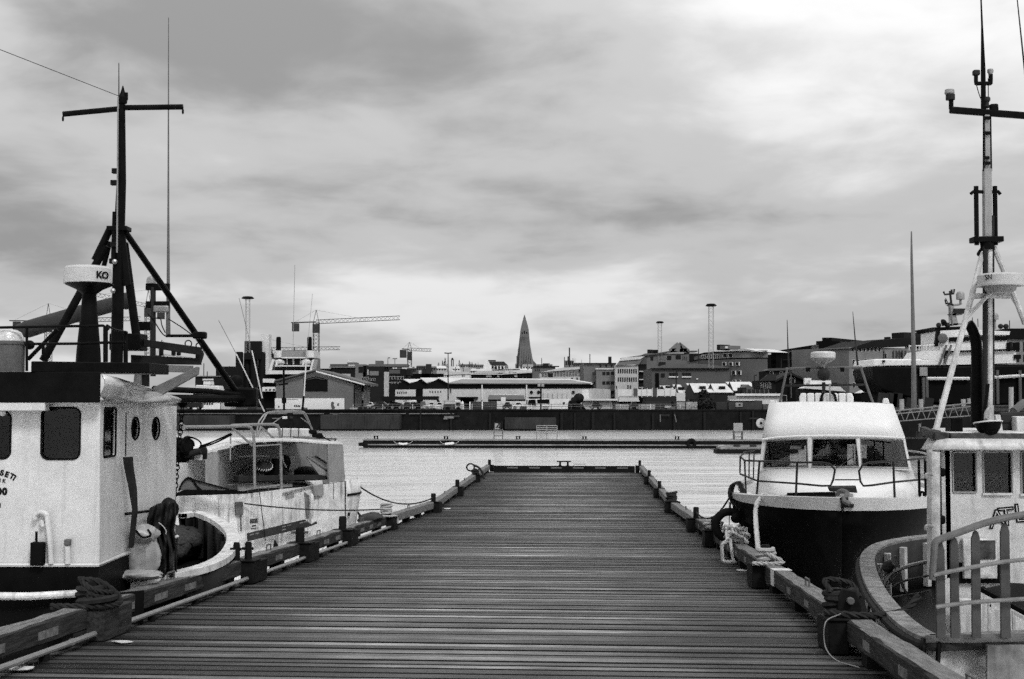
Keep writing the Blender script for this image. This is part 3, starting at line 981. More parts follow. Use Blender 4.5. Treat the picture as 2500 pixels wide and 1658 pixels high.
# roof band (black) with bright side cowl
zr0, zr1 = P(243, 980, YF - 0.2).z, P(243, 908, YF - 0.2).z
rplan = [V((xl, YF - 0.22, 0)), V((P(246, 940, YF - 0.2).x, YF - 0.22, 0)), V((c_ch.x + 0.12, c_ch.y - 0.2, 0)), V((c_sd.x + 0.02, c_sd.y - 0.3, 0)), V((c_sd.x - 0.3, c_sd.y + 0.4, 0)), V((xl, c_sd.y + 0.4, 0))]
MB().prism([p + V((0, 0, zr0 - 0.0)) for p in rplan], V((0, 0, 0.06))).build('roof', M_WHITE, bA, bev=0.02)
mb = MB()
mb.par(V((xl, YF - 0.26, zr0 - 0.02)), V((rplan[1].x - xl, 0, 0)), V((0, 0.06, 0)), V((0, 0, zr1 - zr0 + 0.02)))
mb.build('roof_band', M_BLACK, bA, bev=0.01)
# tray on top of the band
MB().par(P(*z1(235, 968), YF - 0.3), V((P(*z1(1035, 968), YF - 0.3).x - P(*z1(235, 968), YF - 0.3).x, 0.75, 0)), V((0, 1.2, 0)), V((0, 0, 0.17))).build('deck_box', M_BLACK, bA, bev=0.015)
# polished cowl: a curved sheet
rows = []
fCW = Face(V((rplan[1].x, rplan[1].y, 0)), V((c_sd.x + 0.2, c_sd.y, 0)))
top = [(770, 985), (860, 1010), (960, 1040), (1050, 1060), (1140, 1085), (1230, 1120), (1310, 1150)]
bot = [(778, 1188), (870, 1192), (965, 1197), (1050, 1202), (1130, 1208), (1210, 1218), (1300, 1222)]
for j in range(6):
    f_ = j / 5
    row = []
    for k, (a_, b_) in enumerate(zip(top, bot)):
        pa, pb = fCW.hit(*z1(*a_)), fCW.hit(*z1(*b_))
        bulge = 0.16 * math.sin(math.pi * f_) * math.sin(k * 1.4) + 0.05 * math.sin(5 * f_ + k)
        row.append(pa.lerp(pb, f_) + fCW.n * (0.02 + bulge))
    rows.append(row)
mb = MB(); mb.grid(rows)
mb.build('cowl', mat('polished plate', 0.55, 0.28, 0.15, 3, 0.2, 0.6), bA, smooth=60, solid=0.02)
# lamp box over the left window
MB().par(P(*z2(-60, 118), YF - 0.25), V((0.87, 0, 0)), V((0, 0.2, 0)), V((0, 0, 0.30))).build('lamp_box', M_WHITE, bA, bev=0.015)
MB().ball(P(*z2(14, 130), YF - 0.12), 0.05, 10).build('lamp_bulb', M_WHITE_CLEAN, bA)
# radome on its pedestal
Yd = 21.4
def lathe_px(zf, Y, cx, prof, name, m, parent, n=24, **k):
    base = P(*zf(cx, prof[0][1]), Y)
    pr = []
    for hw, y in prof:
        q = P(*zf(cx, y), Y)
        e_ = P(*zf(cx + hw, y), Y)
        pr.append((abs(e_.x - q.x), q.z - base.z))
    return MB().lathe(base, pr, n=n).build(name, m, parent, **k)
lathe_px(z1, Yd, 676, [(94, 900), (88, 800), (70, 600), (54, 400), (52, 372), (80, 350), (100, 335), (178, 300), (178, 290)], 'radar_pedestal', M_BLACK, bA)
rd = lathe_px(z1, Yd, 671, [(176, 292), (179, 286), (176, 230), (172, 178), (160, 162), (110, 155), (0, 152)], 'radome', mat('radome plastic', 0.40, 0.5, 0.15, 6, 0.1), bA, smooth=25)
q = P(*z1(780, 250), Yd - 0.36)
qc = P(*z1(671, 250), Yd)
for k, ch in enumerate('KO'):
    an = R(52 - k * 15)
    rr_ = (P(*z1(671 + 178, 250), Yd).x - qc.x) + 0.005
    pos = qc + V((math.cos(an) * rr_, -math.sin(an) * rr_, -0.02))
    text('radome_letter', ch, 0.16, pos, (math.sin(an), math.cos(an), 0), (0, 0, 1), M_LETTER, bA, off=0.006)
# mast
Ym = 22.6
def mline(zf, Y, p, q, r0, r1=None, n=10, name='strut', m=M_BLACK, parent=None, Y2=None):
    return MB().tube([P(*zf(*p), Y), P(*zf(*q), Y2 or Y)], [r0, r1 if r1 is not None else r0], n).build(name, m, parent or bA)
mst = MB().tube([P(*z1(893, 900), Ym), P(*z1(910, 0), Ym), P(*a4(513, 900), Ym), P(*a4(517, 400), Ym), P(*a4(521, 370), Ym)], [0.107, 0.098, 0.082, 0.055, 0.05], 12).build('mast', M_BLACK, bA)
lathe_px(a4, Ym, 521, [(26, 400), (30, 375), (30, 360), (22, 350), (20, 345), (12, 320), (4, 290), (1, 283)], 'mast_cap', M_BLACK, bA, n=12)
MB().tube([P(*a4(545, 330), Ym), P(*a4(545, 375), Ym)], 0.03, 8).build('mast_lamp', M_BLACK, bA)
yA = MB().tube([P(*a4(142, 467), Ym), P(*a4(490, 434), Ym)], 0.05, 10).build('yard_arm', M_BLACK, bA)
yB = MB().tube([P(*a4(535, 426), Ym), P(*a4(905, 421), Ym)], 0.05, 10).build('yard_arm', M_BLACK, bA)
for yy, (x, y) in ((yA, (140, 478)), (yB, (905, 432))):
    lathe_px(a4, Ym, x, [(2, y + 36), (7, y + 28), (7, y + 12), (3, y), (3, y - 12)], 'hanging_block', M_BLACK, yy, n=8)
mline(a4, Ym - 0.05, (497, 360), (497, 140), 0.012, 0.008, 6, 'whip_antenna', M_DARKGREY)
mline(a4, Ym - 0.2, (491, 360), (485, 1350), 0.014, 0.016, 6, 'conduit', M_GALV)
mline(a4, Ym - 0.1, (470, 1090), (462, 1390), 0.04, 0.045, 8, 'side_pipe', M_BLACK)
for (x, y) in ((470, 905), (468, 1300), (462, 1405), (478, 830)):
    MB().box(P(*a4(x, y), Ym - 0.12), (0.13, 0.1, 0.09)).build('bracket', M_IRON, bA, bev=0.01)
MB().box(P(*a4(498, 1200), Ym), (0.36, 0.3, 0.08)).build('mast_collar', M_BLACK, bA, bev=0.01)
for (x, y) in ((878, 122), (865, 345)):
    MB().ball(P(*z1(x, y), Ym - 0.15), 0.05, 8).build('deck_lamp', M_GALV, bA)
mline(z1, Ym, (812, 0), (330, 880), 0.07, 0.075)
mline(a4, Ym, (440, 1200), (345, 1400), 0.065, 0.07)
mline(a4, Ym + 0.6, (440, 1280), (385, 1500), 0.045, 0.045)
mline(z1, Ym + 0.3, (950, -20), (1045, 700), 0.075, 0.075)
mline(a4, Ym, (510, 1210), (550, 1560), 0.07, 0.075)
st = MB().tube([P(*a4(535, 1215), Ym), P(*z1(1270, 345), 25.0), P(*z1(1820, 1140), 28.0)], [0.055, 0.062, 0.075], 10).build('stay_strut', M_BLACK, bA)
# stay wire up to the left
MB().tube([P(*a4(492, 350), Ym), P(*a4(-262, 55), Ym - 3)], 0.006, 5).build('stay_wire', M_DARKGREY, bA)
# boom pair to the right with block and chain
bm_ = MB().tube([P(*z1(1180, 1095), 25.0), P(*z1(1600, 1115), 27.0), P(*z1(1890, 1150), 28.2)], [0.06, 0.06, 0.07], 10).build('boom', M_BLACK, bA)
MB().tube([P(*z1(1180, 1172), 25.0), P(*z1(1890, 1170), 28.2)], [0.085, 0.085], 10).build('boom', M_BLACK, bA)
MB().box(P(*z1(1850, 1160), 28.2), (0.7, 0.4, 0.42)).build('boom_head', M_BLACK, bA, bev=0.05)
MB().tube([P(*z1(1395, 1180), 26.5), P(*z1(1395, 1240), 26.5)], [0.2, 0.05], 10).build('boom_shackle', M_BLACK, bA)
mb = MB()
ch0, ch1 = P(*z1(1396, 1240), 26.5), P(*z1(1330, 1990), 26.5)
n = 22
for i in range(n):
    c = ch0.lerp(ch1, (i + 0.5) / n)
    d = (ch1 - ch0).normalized(); Ls = (ch1 - ch0).length / n
    xx = V((1, 0, 0)) if i % 2 else V((0.3, 1, 0)).normalized()
    ring = []
    for k in range(10):
        an = 2 * math.pi * k / 10
        ring.append(c + d * (math.sin(an) * Ls * 0.72) + xx * (math.cos(an) * 0.045))
    mb.tube(ring, 0.013, 5, closed=True)
mb.build('chain', M_BLACK, bA)
# big tubular boom behind the pedestal
tb = MB().tube([P(*z1(130, 655), 25.0), P(*z1(210, 640), 25.0), P(*z1(600, 520), 25.0), P(*z1(960, 425), 25.0)], [0.12, 0.17, 0.155, 0.14], 14).build('derrick_boom', mat('derrick paint', 0.035, 0.5, 0.4, 3), bA)
MB().ball(P(*z1(965, 424), 25.0), 0.17, 12).build('boom_end_cap', M_DARKGREY, tb)
# railing round the upper deck
rl = MB()
for pts in (((-30, 627), (205, 622), (790, 612), (835, 640)), ((230, 752), (600, 750), (800, 742), (960, 738))):
    rl.tube([P(*z1(*p), 20.6) for p in pts], 0.022, 8)
rl.tube([P(*z1(820, 610), 20.6), P(*z1(870, 640), 21.2), P(*z1(970, 662), 22.0)], 0.02, 8)
rl.build('upper_rail', M_BLACK, bA)
for x, y0, y1, Yp in ((205, 625, 960, 20.6), (808, 615, 890, 20.6), (962, 660, 900, 22.0), (330, 750, 880, 20.8)):
    MB().tube([P(*z1(x, y0), Yp), P(*z1(x, y1), Yp)], 0.04 if x > 700 else 0.024, 8).build('rail_post', M_BLACK, bA)
MB().ball(P(*z1(228, 760), 20.8), 0.078, 14).build('round_float', M_BLACK, bA)
mline(z1, 21.2, (440, 640), (215, 870), 0.035, 0.035, name='brace')
# domed canister at the frame edge
lathe_px(z1, 20.8, 70, [(112, 965), (112, 760), (120, 755), (120, 735), (112, 730)], 'canister', M_MIDGREY, bA)
lathe_px(z1, 20.8, 70, [(112, 731), (108, 700), (90, 665), (55, 645), (0, 638)], 'canister_dome', mat('clear dome', 0.5, 0.15, 0.3, 14, 0.5), bA)
# wooden racks beside the mast
def board(zf, Y, poly, name, m, th=0.06, Y2=None, **k):
    mb = MB()
    mb.prism([P(*zf(*p), Y) for p in poly], V((0.01, th, 0)))
    return mb.build(name, m, bA, bev=0.008, **k)
M_BOARD = mat('rack board', 0.016, 0.6, 0.5, 4, 0.3)
M_BOARDP = mat('pale rack board', 0.13, 0.6, 0.4, 5, 0.3, fine=0.2)
board(z1, 23.0, [(990, 700), (1540, 778), (1535, 838), (1360, 815), (1100, 770), (990, 772)], 'rack_board', M_BOARD)
board(z1, 23.1, [(1000, 835), (1530, 862), (1535, 912), (1000, 905)], 'rack_board', M_BOARD)
board(z1, 22.8, [(1042, 905), (1472, 918), (1470, 972), (1040, 962)], 'rack_board', M_BOARDP)
board(z1, 22.6, [(1172, 1085), (1505, 925), (1520, 930), (1515, 985), (1225, 1150), (1172, 1150)], 'rack_board', M_BOARDP)
board(z1, 23.2, [(1495, 820), (1545, 800), (1555, 830), (1530, 910), (1495, 905)], 'rack_board', M_BOARD)
board(z1, 23.2, [(1030, 965), (1075, 965), (1075, 1070), (1020, 1050)], 'rack_leg', M_BOARDP)
board(z1, 23.3, [(1075, 965), (1135, 965), (1135, 1080), (1075, 1070)], 'rack_leg', M_BOARD)
for x in (1215, 1310, 1350):
    board(z1, 23.2, [(x, 780), (x + 30, 785), (x + 25, 840), (x, 840)], 'rack_peg', M_BOARD)
MB().box(P(*z1(985, 740), 23.0), (0.55, 0.5, 0.3)).build('gear_box', M_BLACK, bA, bev=0.02)
MB().box(P(*z1(1110, 616), 24.0), (0.24, 0.2, 0.16)).build('speaker_box', M_BLACK, bA, bev=0.01)
for c, rr_ in (((1440, 750), 0.06), ((1520, 765), 0.05)):
    q = P(*z1(*c), 23.0)
    MB().tube([q + V((math.cos(i * math.pi / 6) * rr_, 0.02, math.sin(i * math.pi / 6) * rr_)) for i in range(12)], 0.012, 5, closed=True).build('hose_coil', M_BLACK, bA)
# slim instrument mast with mushroom aerial
MB().tube([P(*z1(1172, 1000), 26.0), P(*z1(1172, 320), 26.0)], 0.055, 10).build('instrument_mast', M_DARKGREY, bA)
for y in (316, 452):
    MB().bar(P(*z1(1118, y), 26.0), P(*z1(1300, y), 26.0), 0.09, 0.14).build('instrument_arm', M_BLACK, bA, bev=0.01)
lathe_px(z1, 26.0, 1157, [(8, 310), (8, 292), (34, 290), (36, 270), (30, 245), (14, 232), (0, 229)], 'mushroom_aerial', M_GALV, bA, n=14)
MB().box(P(*z1(1240, 485), 26.0), (0.3, 0.2, 0.13)).build('camera_lamp', M_GALV, bA, bev=0.02)
MB().tube([P(*z1(1287, 700), 26.0), P(*z1(1288, 300), 26.0), P(411, 500, 26.0), P(411.5, 43, 26.0)], [0.05, 0.035, 0.02, 0.008], 8).build('whip_antenna', M_MIDGREY, bA)
for pts in (((1130, 520), (1180, 580), (1240, 670), (1280, 700)), ((1170, 560), (1225, 555), (1240, 610), (1265, 665)), ((1290, 560), (1400, 630), (1480, 690))):
    MB().tube(smoothpath([P(*z1(*p), 25.5) for p in pts]), 0.012, 5).build('cable', M_BLACK, bA)
MB().tube([P(*z1(1280, 690), 25.5), P(*z1(1550, 690), 25.5)], 0.03, 6).build('side_arm', M_BLACK, bA)
MB().box(P(*z1(1530, 686), 25.5), (0.26, 0.2, 0.14)).build('side_lamp', M_BLACK, bA, bev=0.03)
# gooseneck vents and fittings on the cabin front
q = lambda x, y, d=0.07: P(*z2(x, y), YF - d)
MB().tube(smoothpath([q(190, 705), q(188, 690), q(200, 672), q(225, 666), q(248, 676), q(256, 700), q(270, 830), q(276, 945)], 5), [0.042] * 36, 12).build('gooseneck_vent', M_WHITE, bA)
MB().tube([q(222, 708), q(232, 742)], [0.03, 0.03], 8).build('gooseneck_lip', M_WHITE, bA)
MB().box(q(205, 890, 0.1), (0.21, 0.12, 0.36)).build('valve_box', M_BLACK, bA, bev=0.02)
MB().tube([q(197, 835, 0.1), q(197, 770, 0.1)], 0.02, 8).build('valve_handle', M_BLACK, bA)
MB().tube([q(367, 945), q(366, 850)], [0.045, 0.043], 12).build('vent_stub', M_WHITE, bA)
MB().box(q(366, 828), (0.1, 0.09, 0.10)).build('vent_valve', M_MIDGREY, bA, bev=0.02)
# name lettering (partly outside the frame)
b13 = Zf(0, 1120, 13.067)
def letter(ch, cx, cy, size, rot, bold=0.006):
    q_ = fF.hit(*b13(cx, cy)) + fF.n * 0.004
    u = V((math.cos(R(rot)), 0, math.sin(R(rot)))); v = V((-math.sin(R(rot)), 0, math.cos(R(rot))))
    text('name_letter', ch, size, q_ - u * size * 0.3 - v * size * 0.35, u, v, M_LETTER, bA, off=bold)
for ch, x, y, rt in (('S', 85, 450, -8), ('E', 235, 500, -20), ('T', 385, 560, -28), ('I', 500, 640, -34), ('A', -80, 420, 0)):
    letter(ch, x, y, 0.118, rt)
for ch, x, y, rt in (('I', 30, 690, -4), ('K', 125, 705, -10)):
    letter(ch, x, y, 0.07, rt, 0.004)
for ch, x in (('0', 165), ('0', -10)):
    letter(ch, x, 1040, 0.145, 0, 0.010)
MB().box(fF.hit(*b13(2, 1490)) + fF.n * 0.004, (0.02, 0.006, 0.07)).build('name_mark', M_LETTER, bA)
# hull: gunwale loop at 2.5 m, dark outside, dark well inside
ZG = 2.5
rimpx = [(316, 1433), (430, 1410), (520, 1386), (565, 1360), (582, 1328), (576, 1302), (545, 1276), (512, 1261), (479, 1253), (435, 1260)]
rim = smoothpath([G(x, y, ZG) for x, y in rimpx], 4)
outer = []
for i, p in enumerate(rim):
    t_ = (rim[min(i + 1, len(rim) - 1)] - rim[max(i - 1, 0)]).normalized()
    outer.append((p, V((t_.y, -t_.x, 0)).normalized()))
cap = [[p + n_ * 0.02 + V((0, 0, 0.07)), p - n_ * 0.26 + V((0, 0, 0.07)), p - n_ * 0.26 - V((0, 0, 0.05)), p + n_ * 0.02 - V((0, 0, 0.05))] for p, n_ in outer]
mb = MB(); mb.grid(cap, closed=True); mb.build('gunwale_cap', M_WHITE_WORN, bA, smooth=40)
mb = MB(); mb.grid([[p - n_ * 0.02, p - n_ * 0.18 + V((0, 0, -1.4)), p - n_ * 0.7 + V((0, 0, -2.9))] for p, n_ in outer]); mb.build('hull_side', M_BLACKHULL, bA, smooth=60, solid=0.03)
mb = MB(); mb.grid([[p - n_ * 0.22, p - n_ * 0.24 + V((0, 0, -1.1))] for p, n_ in outer]); mb.build('bulwark_inside', M_BLACK, bA, smooth=60, solid=0.02)
for i in range(3, len(outer) - 2, 3):
    p, n_ = outer[i]
    MB().par(p - n_ * 0.34 - V((0.05, 0, 0.06)), V((0.1, 0, 0)), n_ * 0.1, V((0, 0, -1.0))).build('bulwark_rib', M_DARKGREY, bA)
dk = [p - n_ * 0.24 + V((0, 0, -1.1)) for p, n_ in outer] + [V((-11.5, 34, ZG - 1.1)), V((-11.5, 19.9, ZG - 1.1))]
MB().prism(dk, V((0, 0, -0.05))).build('deck', M_BLACK, bA, smooth=0)
# near end of the hull with its pale top pipe
e0, e1 = P(228, 1447, 19.7), P(-80, 1455, 19.2)
MB().tube([e0, e0.lerp(e1, 0.5) - V((0, 0, 0.03)), e1], 0.058, 12).build('gunwale_pipe', M_WHITE_WORN, bA)
mb = MB(); mb.grid([[e0 + V((0.6, 0.6, -0.05)), e0 + V((0.5, 0.7, -3.0))], [e0 + V((0, 0.08, -0.05)), e0 + V((0, 0.3, -3.0))], [e1 + V((-0.6, 0.05, -0.05)), e1 + V((-0.6, 0.3, -3.0))]])
mb.build('stern_plate', M_BLACKHULL, bA, solid=0.04)
# leaning plank, tarpaulin bundle and buoy bag beside the cabin
MB().prism([P(*z2(x, y), 21.3) for x, y in ((662, 368), (708, 365), (712, 420), (730, 540), (735, 660), (712, 860), (692, 860), (712, 650), (690, 520), (670, 430))], V((0.02, 0.06, 0))).build('leaning_plank', M_BOARD, bA, bev=0.01)
MB().tube([P(*z2(680, 675), 21.2), P(*z2(800, 660), 22.5)], 0.025, 8).build('hook_rail', M_BLACK, bA)
M_NETD = mat('heaped net', 0.03, 0.8, 1.0, 14, 0.8, fine=0.6)
M_TARP = mat('dark tarpaulin', 0.014, 0.4, 0.5, 5, 0.6)
def lumpy(cx, cy, cz, sx, sy, sz, seed, amp, n=16, fold=0.0):
    rg_ = random.Random(seed)
    ph = [rg_.uniform(0, 6.28) for _ in range(12)]
    rows = []
    for i in range(n + 1):
        th_ = math.pi * i / n
        row = []
        for k in range(n * 2):
            an = math.pi * k / n
            d = 1 + amp * (math.sin(3 * an + ph[0] + 2 * th_) + 0.7 * math.sin(5 * an - 3 * th_ + ph[1]) + 0.5 * math.sin(9 * an + 4 * th_ + ph[2])) * math.sin(th_)
            d += fold * abs(math.sin(6.5 * an + ph[3] + 1.3 * math.sin(3 * th_))) * math.sin(th_)
            row.append(V((cx + sx * d * math.sin(th_) * math.cos(an), cy + sy * d * math.sin(th_) * math.sin(an), cz - sz * math.cos(th_) * (1 + 0.4 * amp * math.sin(2 * an + ph[4])))))
        rows.append(row)
    mb_ = MB(); mb_.grid(rows, closed=True)
    return mb_
q = P(*z2(870, 1000), 22.8)
tpn = thing('tarpaulin_bundle', 'dark crumpled tarpaulin heaped on the fishing boat deck beside the cabin', 'tarpaulin', q)
lft = [(795, 655), (770, 720), (775, 800), (800, 870), (815, 950), (790, 1015)]
rgt = [(945, 612), (952, 680), (940, 760), (955, 860), (950, 950), (960, 1015)]
rows = []
for j in range(26):
    v_ = j / 25 * 5; i = min(4, int(v_)); f_ = v_ - i
    row = []
    for k in range(33):
        u_ = k / 32
        xl_ = lft[i][0] + (lft[i + 1][0] - lft[i][0]) * f_; xr_ = rgt[i][0] + (rgt[i + 1][0] - rgt[i][0]) * f_
        yy = lft[i][1] + (lft[i + 1][1] - lft[i][1]) * f_; yr_ = rgt[i][1] + (rgt[i + 1][1] - rgt[i][1]) * f_
        py_ = yy + (yr_ - yy) * u_ - (18 * math.sin(math.pi * u_) if j == 0 else 0)
        fold = 0.10 * math.sin(u_ * 23 + 1.3 * math.sin(j * 0.22)) + 0.06 * math.sin(u_ * 41 + j * 0.3) + 0.05 * math.sin(j * 0.9 + u_ * 7)
        row.append(P(*z2(xl_ + (xr_ - xl_) * u_, py_), 22.9 - 0.55 * math.sin(math.pi * u_) * (0.35 + 0.13 * v_) + fold * (0.5 + 0.2 * v_)))
    rows.append(row)
mb = MB(); mb.grid(rows); mb.build('sheet', M_TARP, tpn, smooth=60, solid=0.02)
q2 = P(*z2(910, 650), 23.2)
lumpy(q2.x, q2.y, q2.z, 0.13, 0.12, 0.2, 9, 0.2, 18, 0.35).build('fold', M_TARP, tpn, smooth=50)
MB().tube(smoothpath([P(*z2(858, 722), 22.5), P(*z2(880, 740), 22.5), P(*z2(897, 765), 22.5), P(*z2(897, 785), 22.5)]), 0.008, 5).build('lashing', M_WHITE, tpn)
q = P(*z2(770, 905), 21.9)
bg = thing('buoy_bag', 'crumpled pale grey bag tied up in front of the dark tarpaulin', 'bag', q - V((0, 0, 0.55)))
M_BAG = mat('crinkled pale plastic', 0.27, 0.35, 0.35, 6, 0.9)
lumpy(q.x, q.y, q.z + 0.02, 0.27, 0.2, 0.46, 2, 0.10, 16, 0.14).build('bag_body', M_BAG, bg, smooth=40)
q3 = P(*z2(780, 785), 21.8)
lumpy(q3.x, q3.y, q3.z, 0.2, 0.16, 0.17, 12, 0.14, 12, 0.2).build('bag_neck', M_BAG, bg, smooth=40)
MB().tube(smoothpath([P(*z2(735, 765), 21.6), P(*z2(770, 800), 21.5), P(*z2(815, 790), 21.6), P(*z2(800, 760), 21.7)]), 0.018, 6).build('tie', M_BLACK, bg)
q4 = P(*z2(750, 1005), 21.6)
lumpy(q4.x, q4.y, q4.z, 0.36, 0.2, 0.09, 21, 0.15, 12, 0.2).build('bag_skirt', M_BAG, bg, smooth=40)

# nets and lines heaped in the bow well
rg = random.Random(12)
q = G(520, 1330, 1.9)
nt_ = thing('net_heap', 'dark heap of netting and lines lying inside the round white bulwark', 'net', V((q.x - 0.6, q.y + 1.0, 1.42)))
lumpy(q.x - 1.2, q.y + 1.2, 1.8, 0.75, 1.7, 0.45, 33, 0.12, 20, 0.15).build('net', M_NETD, nt_, smooth=50)
mb = MB()
for k in range(12):
    c_ = V((q.x - 1.2 + rg.uniform(-0.5, 0.5), q.y + 1.0 + rg.uniform(-1.2, 1.2), 2.0 + rg.uniform(-0.1, 0.2)))
    mb.tube(smoothpath([c_ + V((rg.uniform(-0.5, 0.5), rg.uniform(-0.6, 0.6), rg.uniform(-0.15, 0.2))) for _ in range(5)]), 0.022, 5)
mb.build('line', M_ROPE_DARK, nt_)

# ------------------------------------------------------------------ white boat with the open shelter deck (second on the fishing boat side)
bB = thing('shelter_boat', 'rust-streaked white fishing boat with open arched shelter and tubular gantry', 'boat', V((-8.2, 44, 0)))
YA, YB = 40.2, 46.6
A_, B_ = P(425, 1100, YA), P(843, 1100, YB)
fB = Face(A_, B_)
def slabB(zf, poly, name, m, proud=0.0, th=0.08, parent=None, **k):
    mb = MB(); fB.slab(mb, [zf(*p) for p in poly], proud, th)
    return mb.build(name, m, parent or bB, **k)
BK = -fB.n                                       # away from the camera
# hull side, stern quarter
slabB(z3, [(60, 822), (640, 802), (900, 768), (1150, 745), (1390, 706), (1392, 1500), (60, 1500)], 'hull_side', M_WHITE_WORN, 0.0, 0.12, smooth=0)
c = fB.hit(*z3(1392, 706))
st0 = P(*z3(1480, 740), YB + 2.2)
mb = MB()
rows = []
for k in range(7):
    f_ = k / 6
    b2 = c.lerp(V((st0.x, st0.y, c.z)), f_) + V((0.25 * math.sin(math.pi * f_), 0, 0))
    rows.append([V((b2.x, b2.y, c.z + 0.02)), V((b2.x + 0.04, b2.y, c.z - 0.5)), V((b2.x - 0.1, b2.y, c.z - 1.4)), V((b2.x - 0.3, b2.y, -0.3))])
mb.grid(rows); mb.build('hull_quarter', M_WHITE_WORN, bB, smooth=60, solid=0.05)
MB().tube([r_[1] + V((0.02, 0, 0)) for r_ in rows], 0.045, 8).build('rubbing_strake', M_BLACK, bB)
MB().box(P(*z3(1412, 958), YB + 0.3), (0.12, 0.1, 0.12)).build('scupper', M_BLACK, bB)
slabB(z3, [(1386, 706), (1394, 706), (1394, 1080), (1390, 1080)], 'corner_seam', M_BLACK, 0.012, 0.01, smooth=0)
slabB(z3, [(1299, 715), (1303, 715), (1303, 840), (1299, 840)], 'plate_seam', M_DARKGREY, 0.006, 0.01, smooth=0)
# white wheelhouse side at the far left and front deckhouse behind
mb = MB(); a0 = fB.hit(*z3(40, 824)) + BK * 2.6; b0 = fB.hit(*z3(335, 824)) + BK * 2.6
mb.prism([P(*z3(60, 825), a0.y), P(*z3(335, 825), b0.y), P(*z3(335, 540), b0.y), P(*z3(60, 552), a0.y)], BK * 2.0)
mb.build('deckhouse', M_WHITE, bB, bev=0.03)
# shelter: arched roof carried back, side panels, back wall, floor
arch = [(330, 478), (400, 452), (480, 428), (600, 406), (720, 395), (900, 388), (1050, 392), (1180, 404), (1300, 412), (1372, 412)]
DEP = 3.4
def bp(x, y, d=0.0):
    return hitp(*z3(x, y), fB.A + BK * d, fB.n)
rows = [[bp(x, y, 0.0) for x, y in arch], [bp(x, y, 0.0) + BK * DEP for x, y in arch]]
mb = MB(); mb.grid(rows); ro = mb.build('shelter_roof', M_WHITE, bB, smooth=50, solid=0.1)
# roof lip
slabB(z3, arch + [(1372, 425), (1250, 422), (1180, 416), (1050, 404), (900, 400), (720, 407), (600, 420), (480, 444), (400, 470), (335, 492)], 'roof_lip', M_WHITE, 0.03, 0.1, smooth=0)
slabB(z3, [(1256, 420), (1372, 414), (1387, 706), (1266, 714)], 'side_panel', M_GREYPAINT, 0.01, 0.08, smooth=0)
slabB(z3, [(330, 485), (410, 480), (412, 760), (330, 770)], 'side_panel', M_GREYPAINT, 0.01, 0.08, smooth=0)
mb = MB(); mb.prism([bp(410, 470, 0.1), bp(410, 790, 0.1), bp(560, 770, 2.4), bp(560, 440, 2.4)], fB.u * 0.05); mb.build('inner_wall', M_GREYPAINT, bB, smooth=0)
mb = MB(); mb.prism([bp(540, 430, 2.4), bp(560, 425, 2.4), bp(800, 400, 2.4), bp(1050, 405, 2.4), bp(1270, 425, 2.4), bp(1270, 760, 2.4), bp(540, 780, 2.4)], BK * 0.06); mb.build('back_wall', mat('shelter bulkhead', 0.16, 0.5, 0.4, 2, 0.1, streak=0.4), bB, smooth=0)
mb = MB(); fl0, fl1 = bp(330, 800, 0.05), bp(1385, 730, 0.05); fl1.z = fl0.z = min(fl0.z, fl1.z); mb.prism([fl0, fl1, fl1 + BK * 3, fl0 + BK * 3], V((0, 0, -0.06))); mb.build('shelter_floor', M_DARKGREY, bB, smooth=0)
# far side of the boat
mb = MB(); mb.par(V((A_.x, A_.y, -0.3)) + BK * 3.6, fB.u * (B_ - A_).length, BK * 0.1, V((0, 0, 2.7))); mb.build('hull_far_side', M_WHITE_WORN, bB, smooth=0)
# gear inside
def tb(zf, pts, r, name, m, d=0.0, n=8, sm=False, parent=None):
    q = [hitp(*zf(*p), fB.A + BK * d, fB.n) for p in pts]
    if sm:
        q = smoothpath(q, 4)
    return MB().tube(q, r, n).build(name, m, parent or bB)
tb(z3, [(562, 518), (800, 514)], 0.041, 'roller_bar', M_GALV, 0.9, 10)
dr = MB(); q = bp(757, 590, 0.7); ax = (V((0.25, -0.5, 1))).normalized()
dr.lathe(q, [(0.22, -0.17), (0.28, -0.13), (0.28, -0.02), (0.32, 0.0), (0.32, 0.06), (0.28, 0.08), (0.16, 0.1), (0.07, 0.18)], ax, 24)
dro = dr.build('net_drum', M_DARKGREY, bB)
mb = MB()
for k in range(24):
    an = 2 * math.pi * k / 24
    u_ = ax.orthogonal().normalized(); w_ = ax.cross(u_)
    mb.tube([q + ax * 0.0 + (u_ * math.cos(an) + w_ * math.sin(an)) * 0.325, q + ax * 0.06 + (u_ * math.cos(an + 0.1) + w_ * math.sin(an + 0.1)) * 0.325], 0.024, 5)
mb.build('drum_teeth', M_WHITE_WORN, dro)
for k in range(5):
    MB().tube([bp(715 + k * 25, 560, 0.7), bp(722 + k * 25, 530, 0.75)], 0.03, 7).build('hydraulic_stub', M_MIDGREY, dro)
tb(z3, [(560, 640), (610, 610), (640, 580), (690, 560)], 0.019, 'hydraulic_hose', M_BLACK, 0.75, 6, True)
tb(z3, [(560, 655), (620, 628), (660, 600), (700, 575)], 0.019, 'hydraulic_hose', M_BLACK, 0.8, 6, True)
mb = MB(); fB.slab(mb, [z3(*p) for p in ((858, 535), (905, 535), (925, 600), (945, 700), (840, 700), (850, 610))], -0.6, 0.5); mb.build('hauler', M_BLACK, bB, bev=0.05)
mb = MB(); mb.lathe(bp(925, 560, 1.2), [(0.2, -0.06), (0.26, 0), (0.26, 0.06), (0.1, 0.07)], (0.8, -0.5, 0.1), 18); mb.build('hauler_wheel', M_IRON, bB)
tb(z3, [(908, 510), (915, 560), (938, 600)], 0.028, 'hauler_arm', M_WHITE, 0.9)
slabB(z3, [(955, 512), (1005, 512), (1005, 635), (955, 635)], 'inner_door', M_GREYPAINT, -2.2, 0.08, bev=0.02)
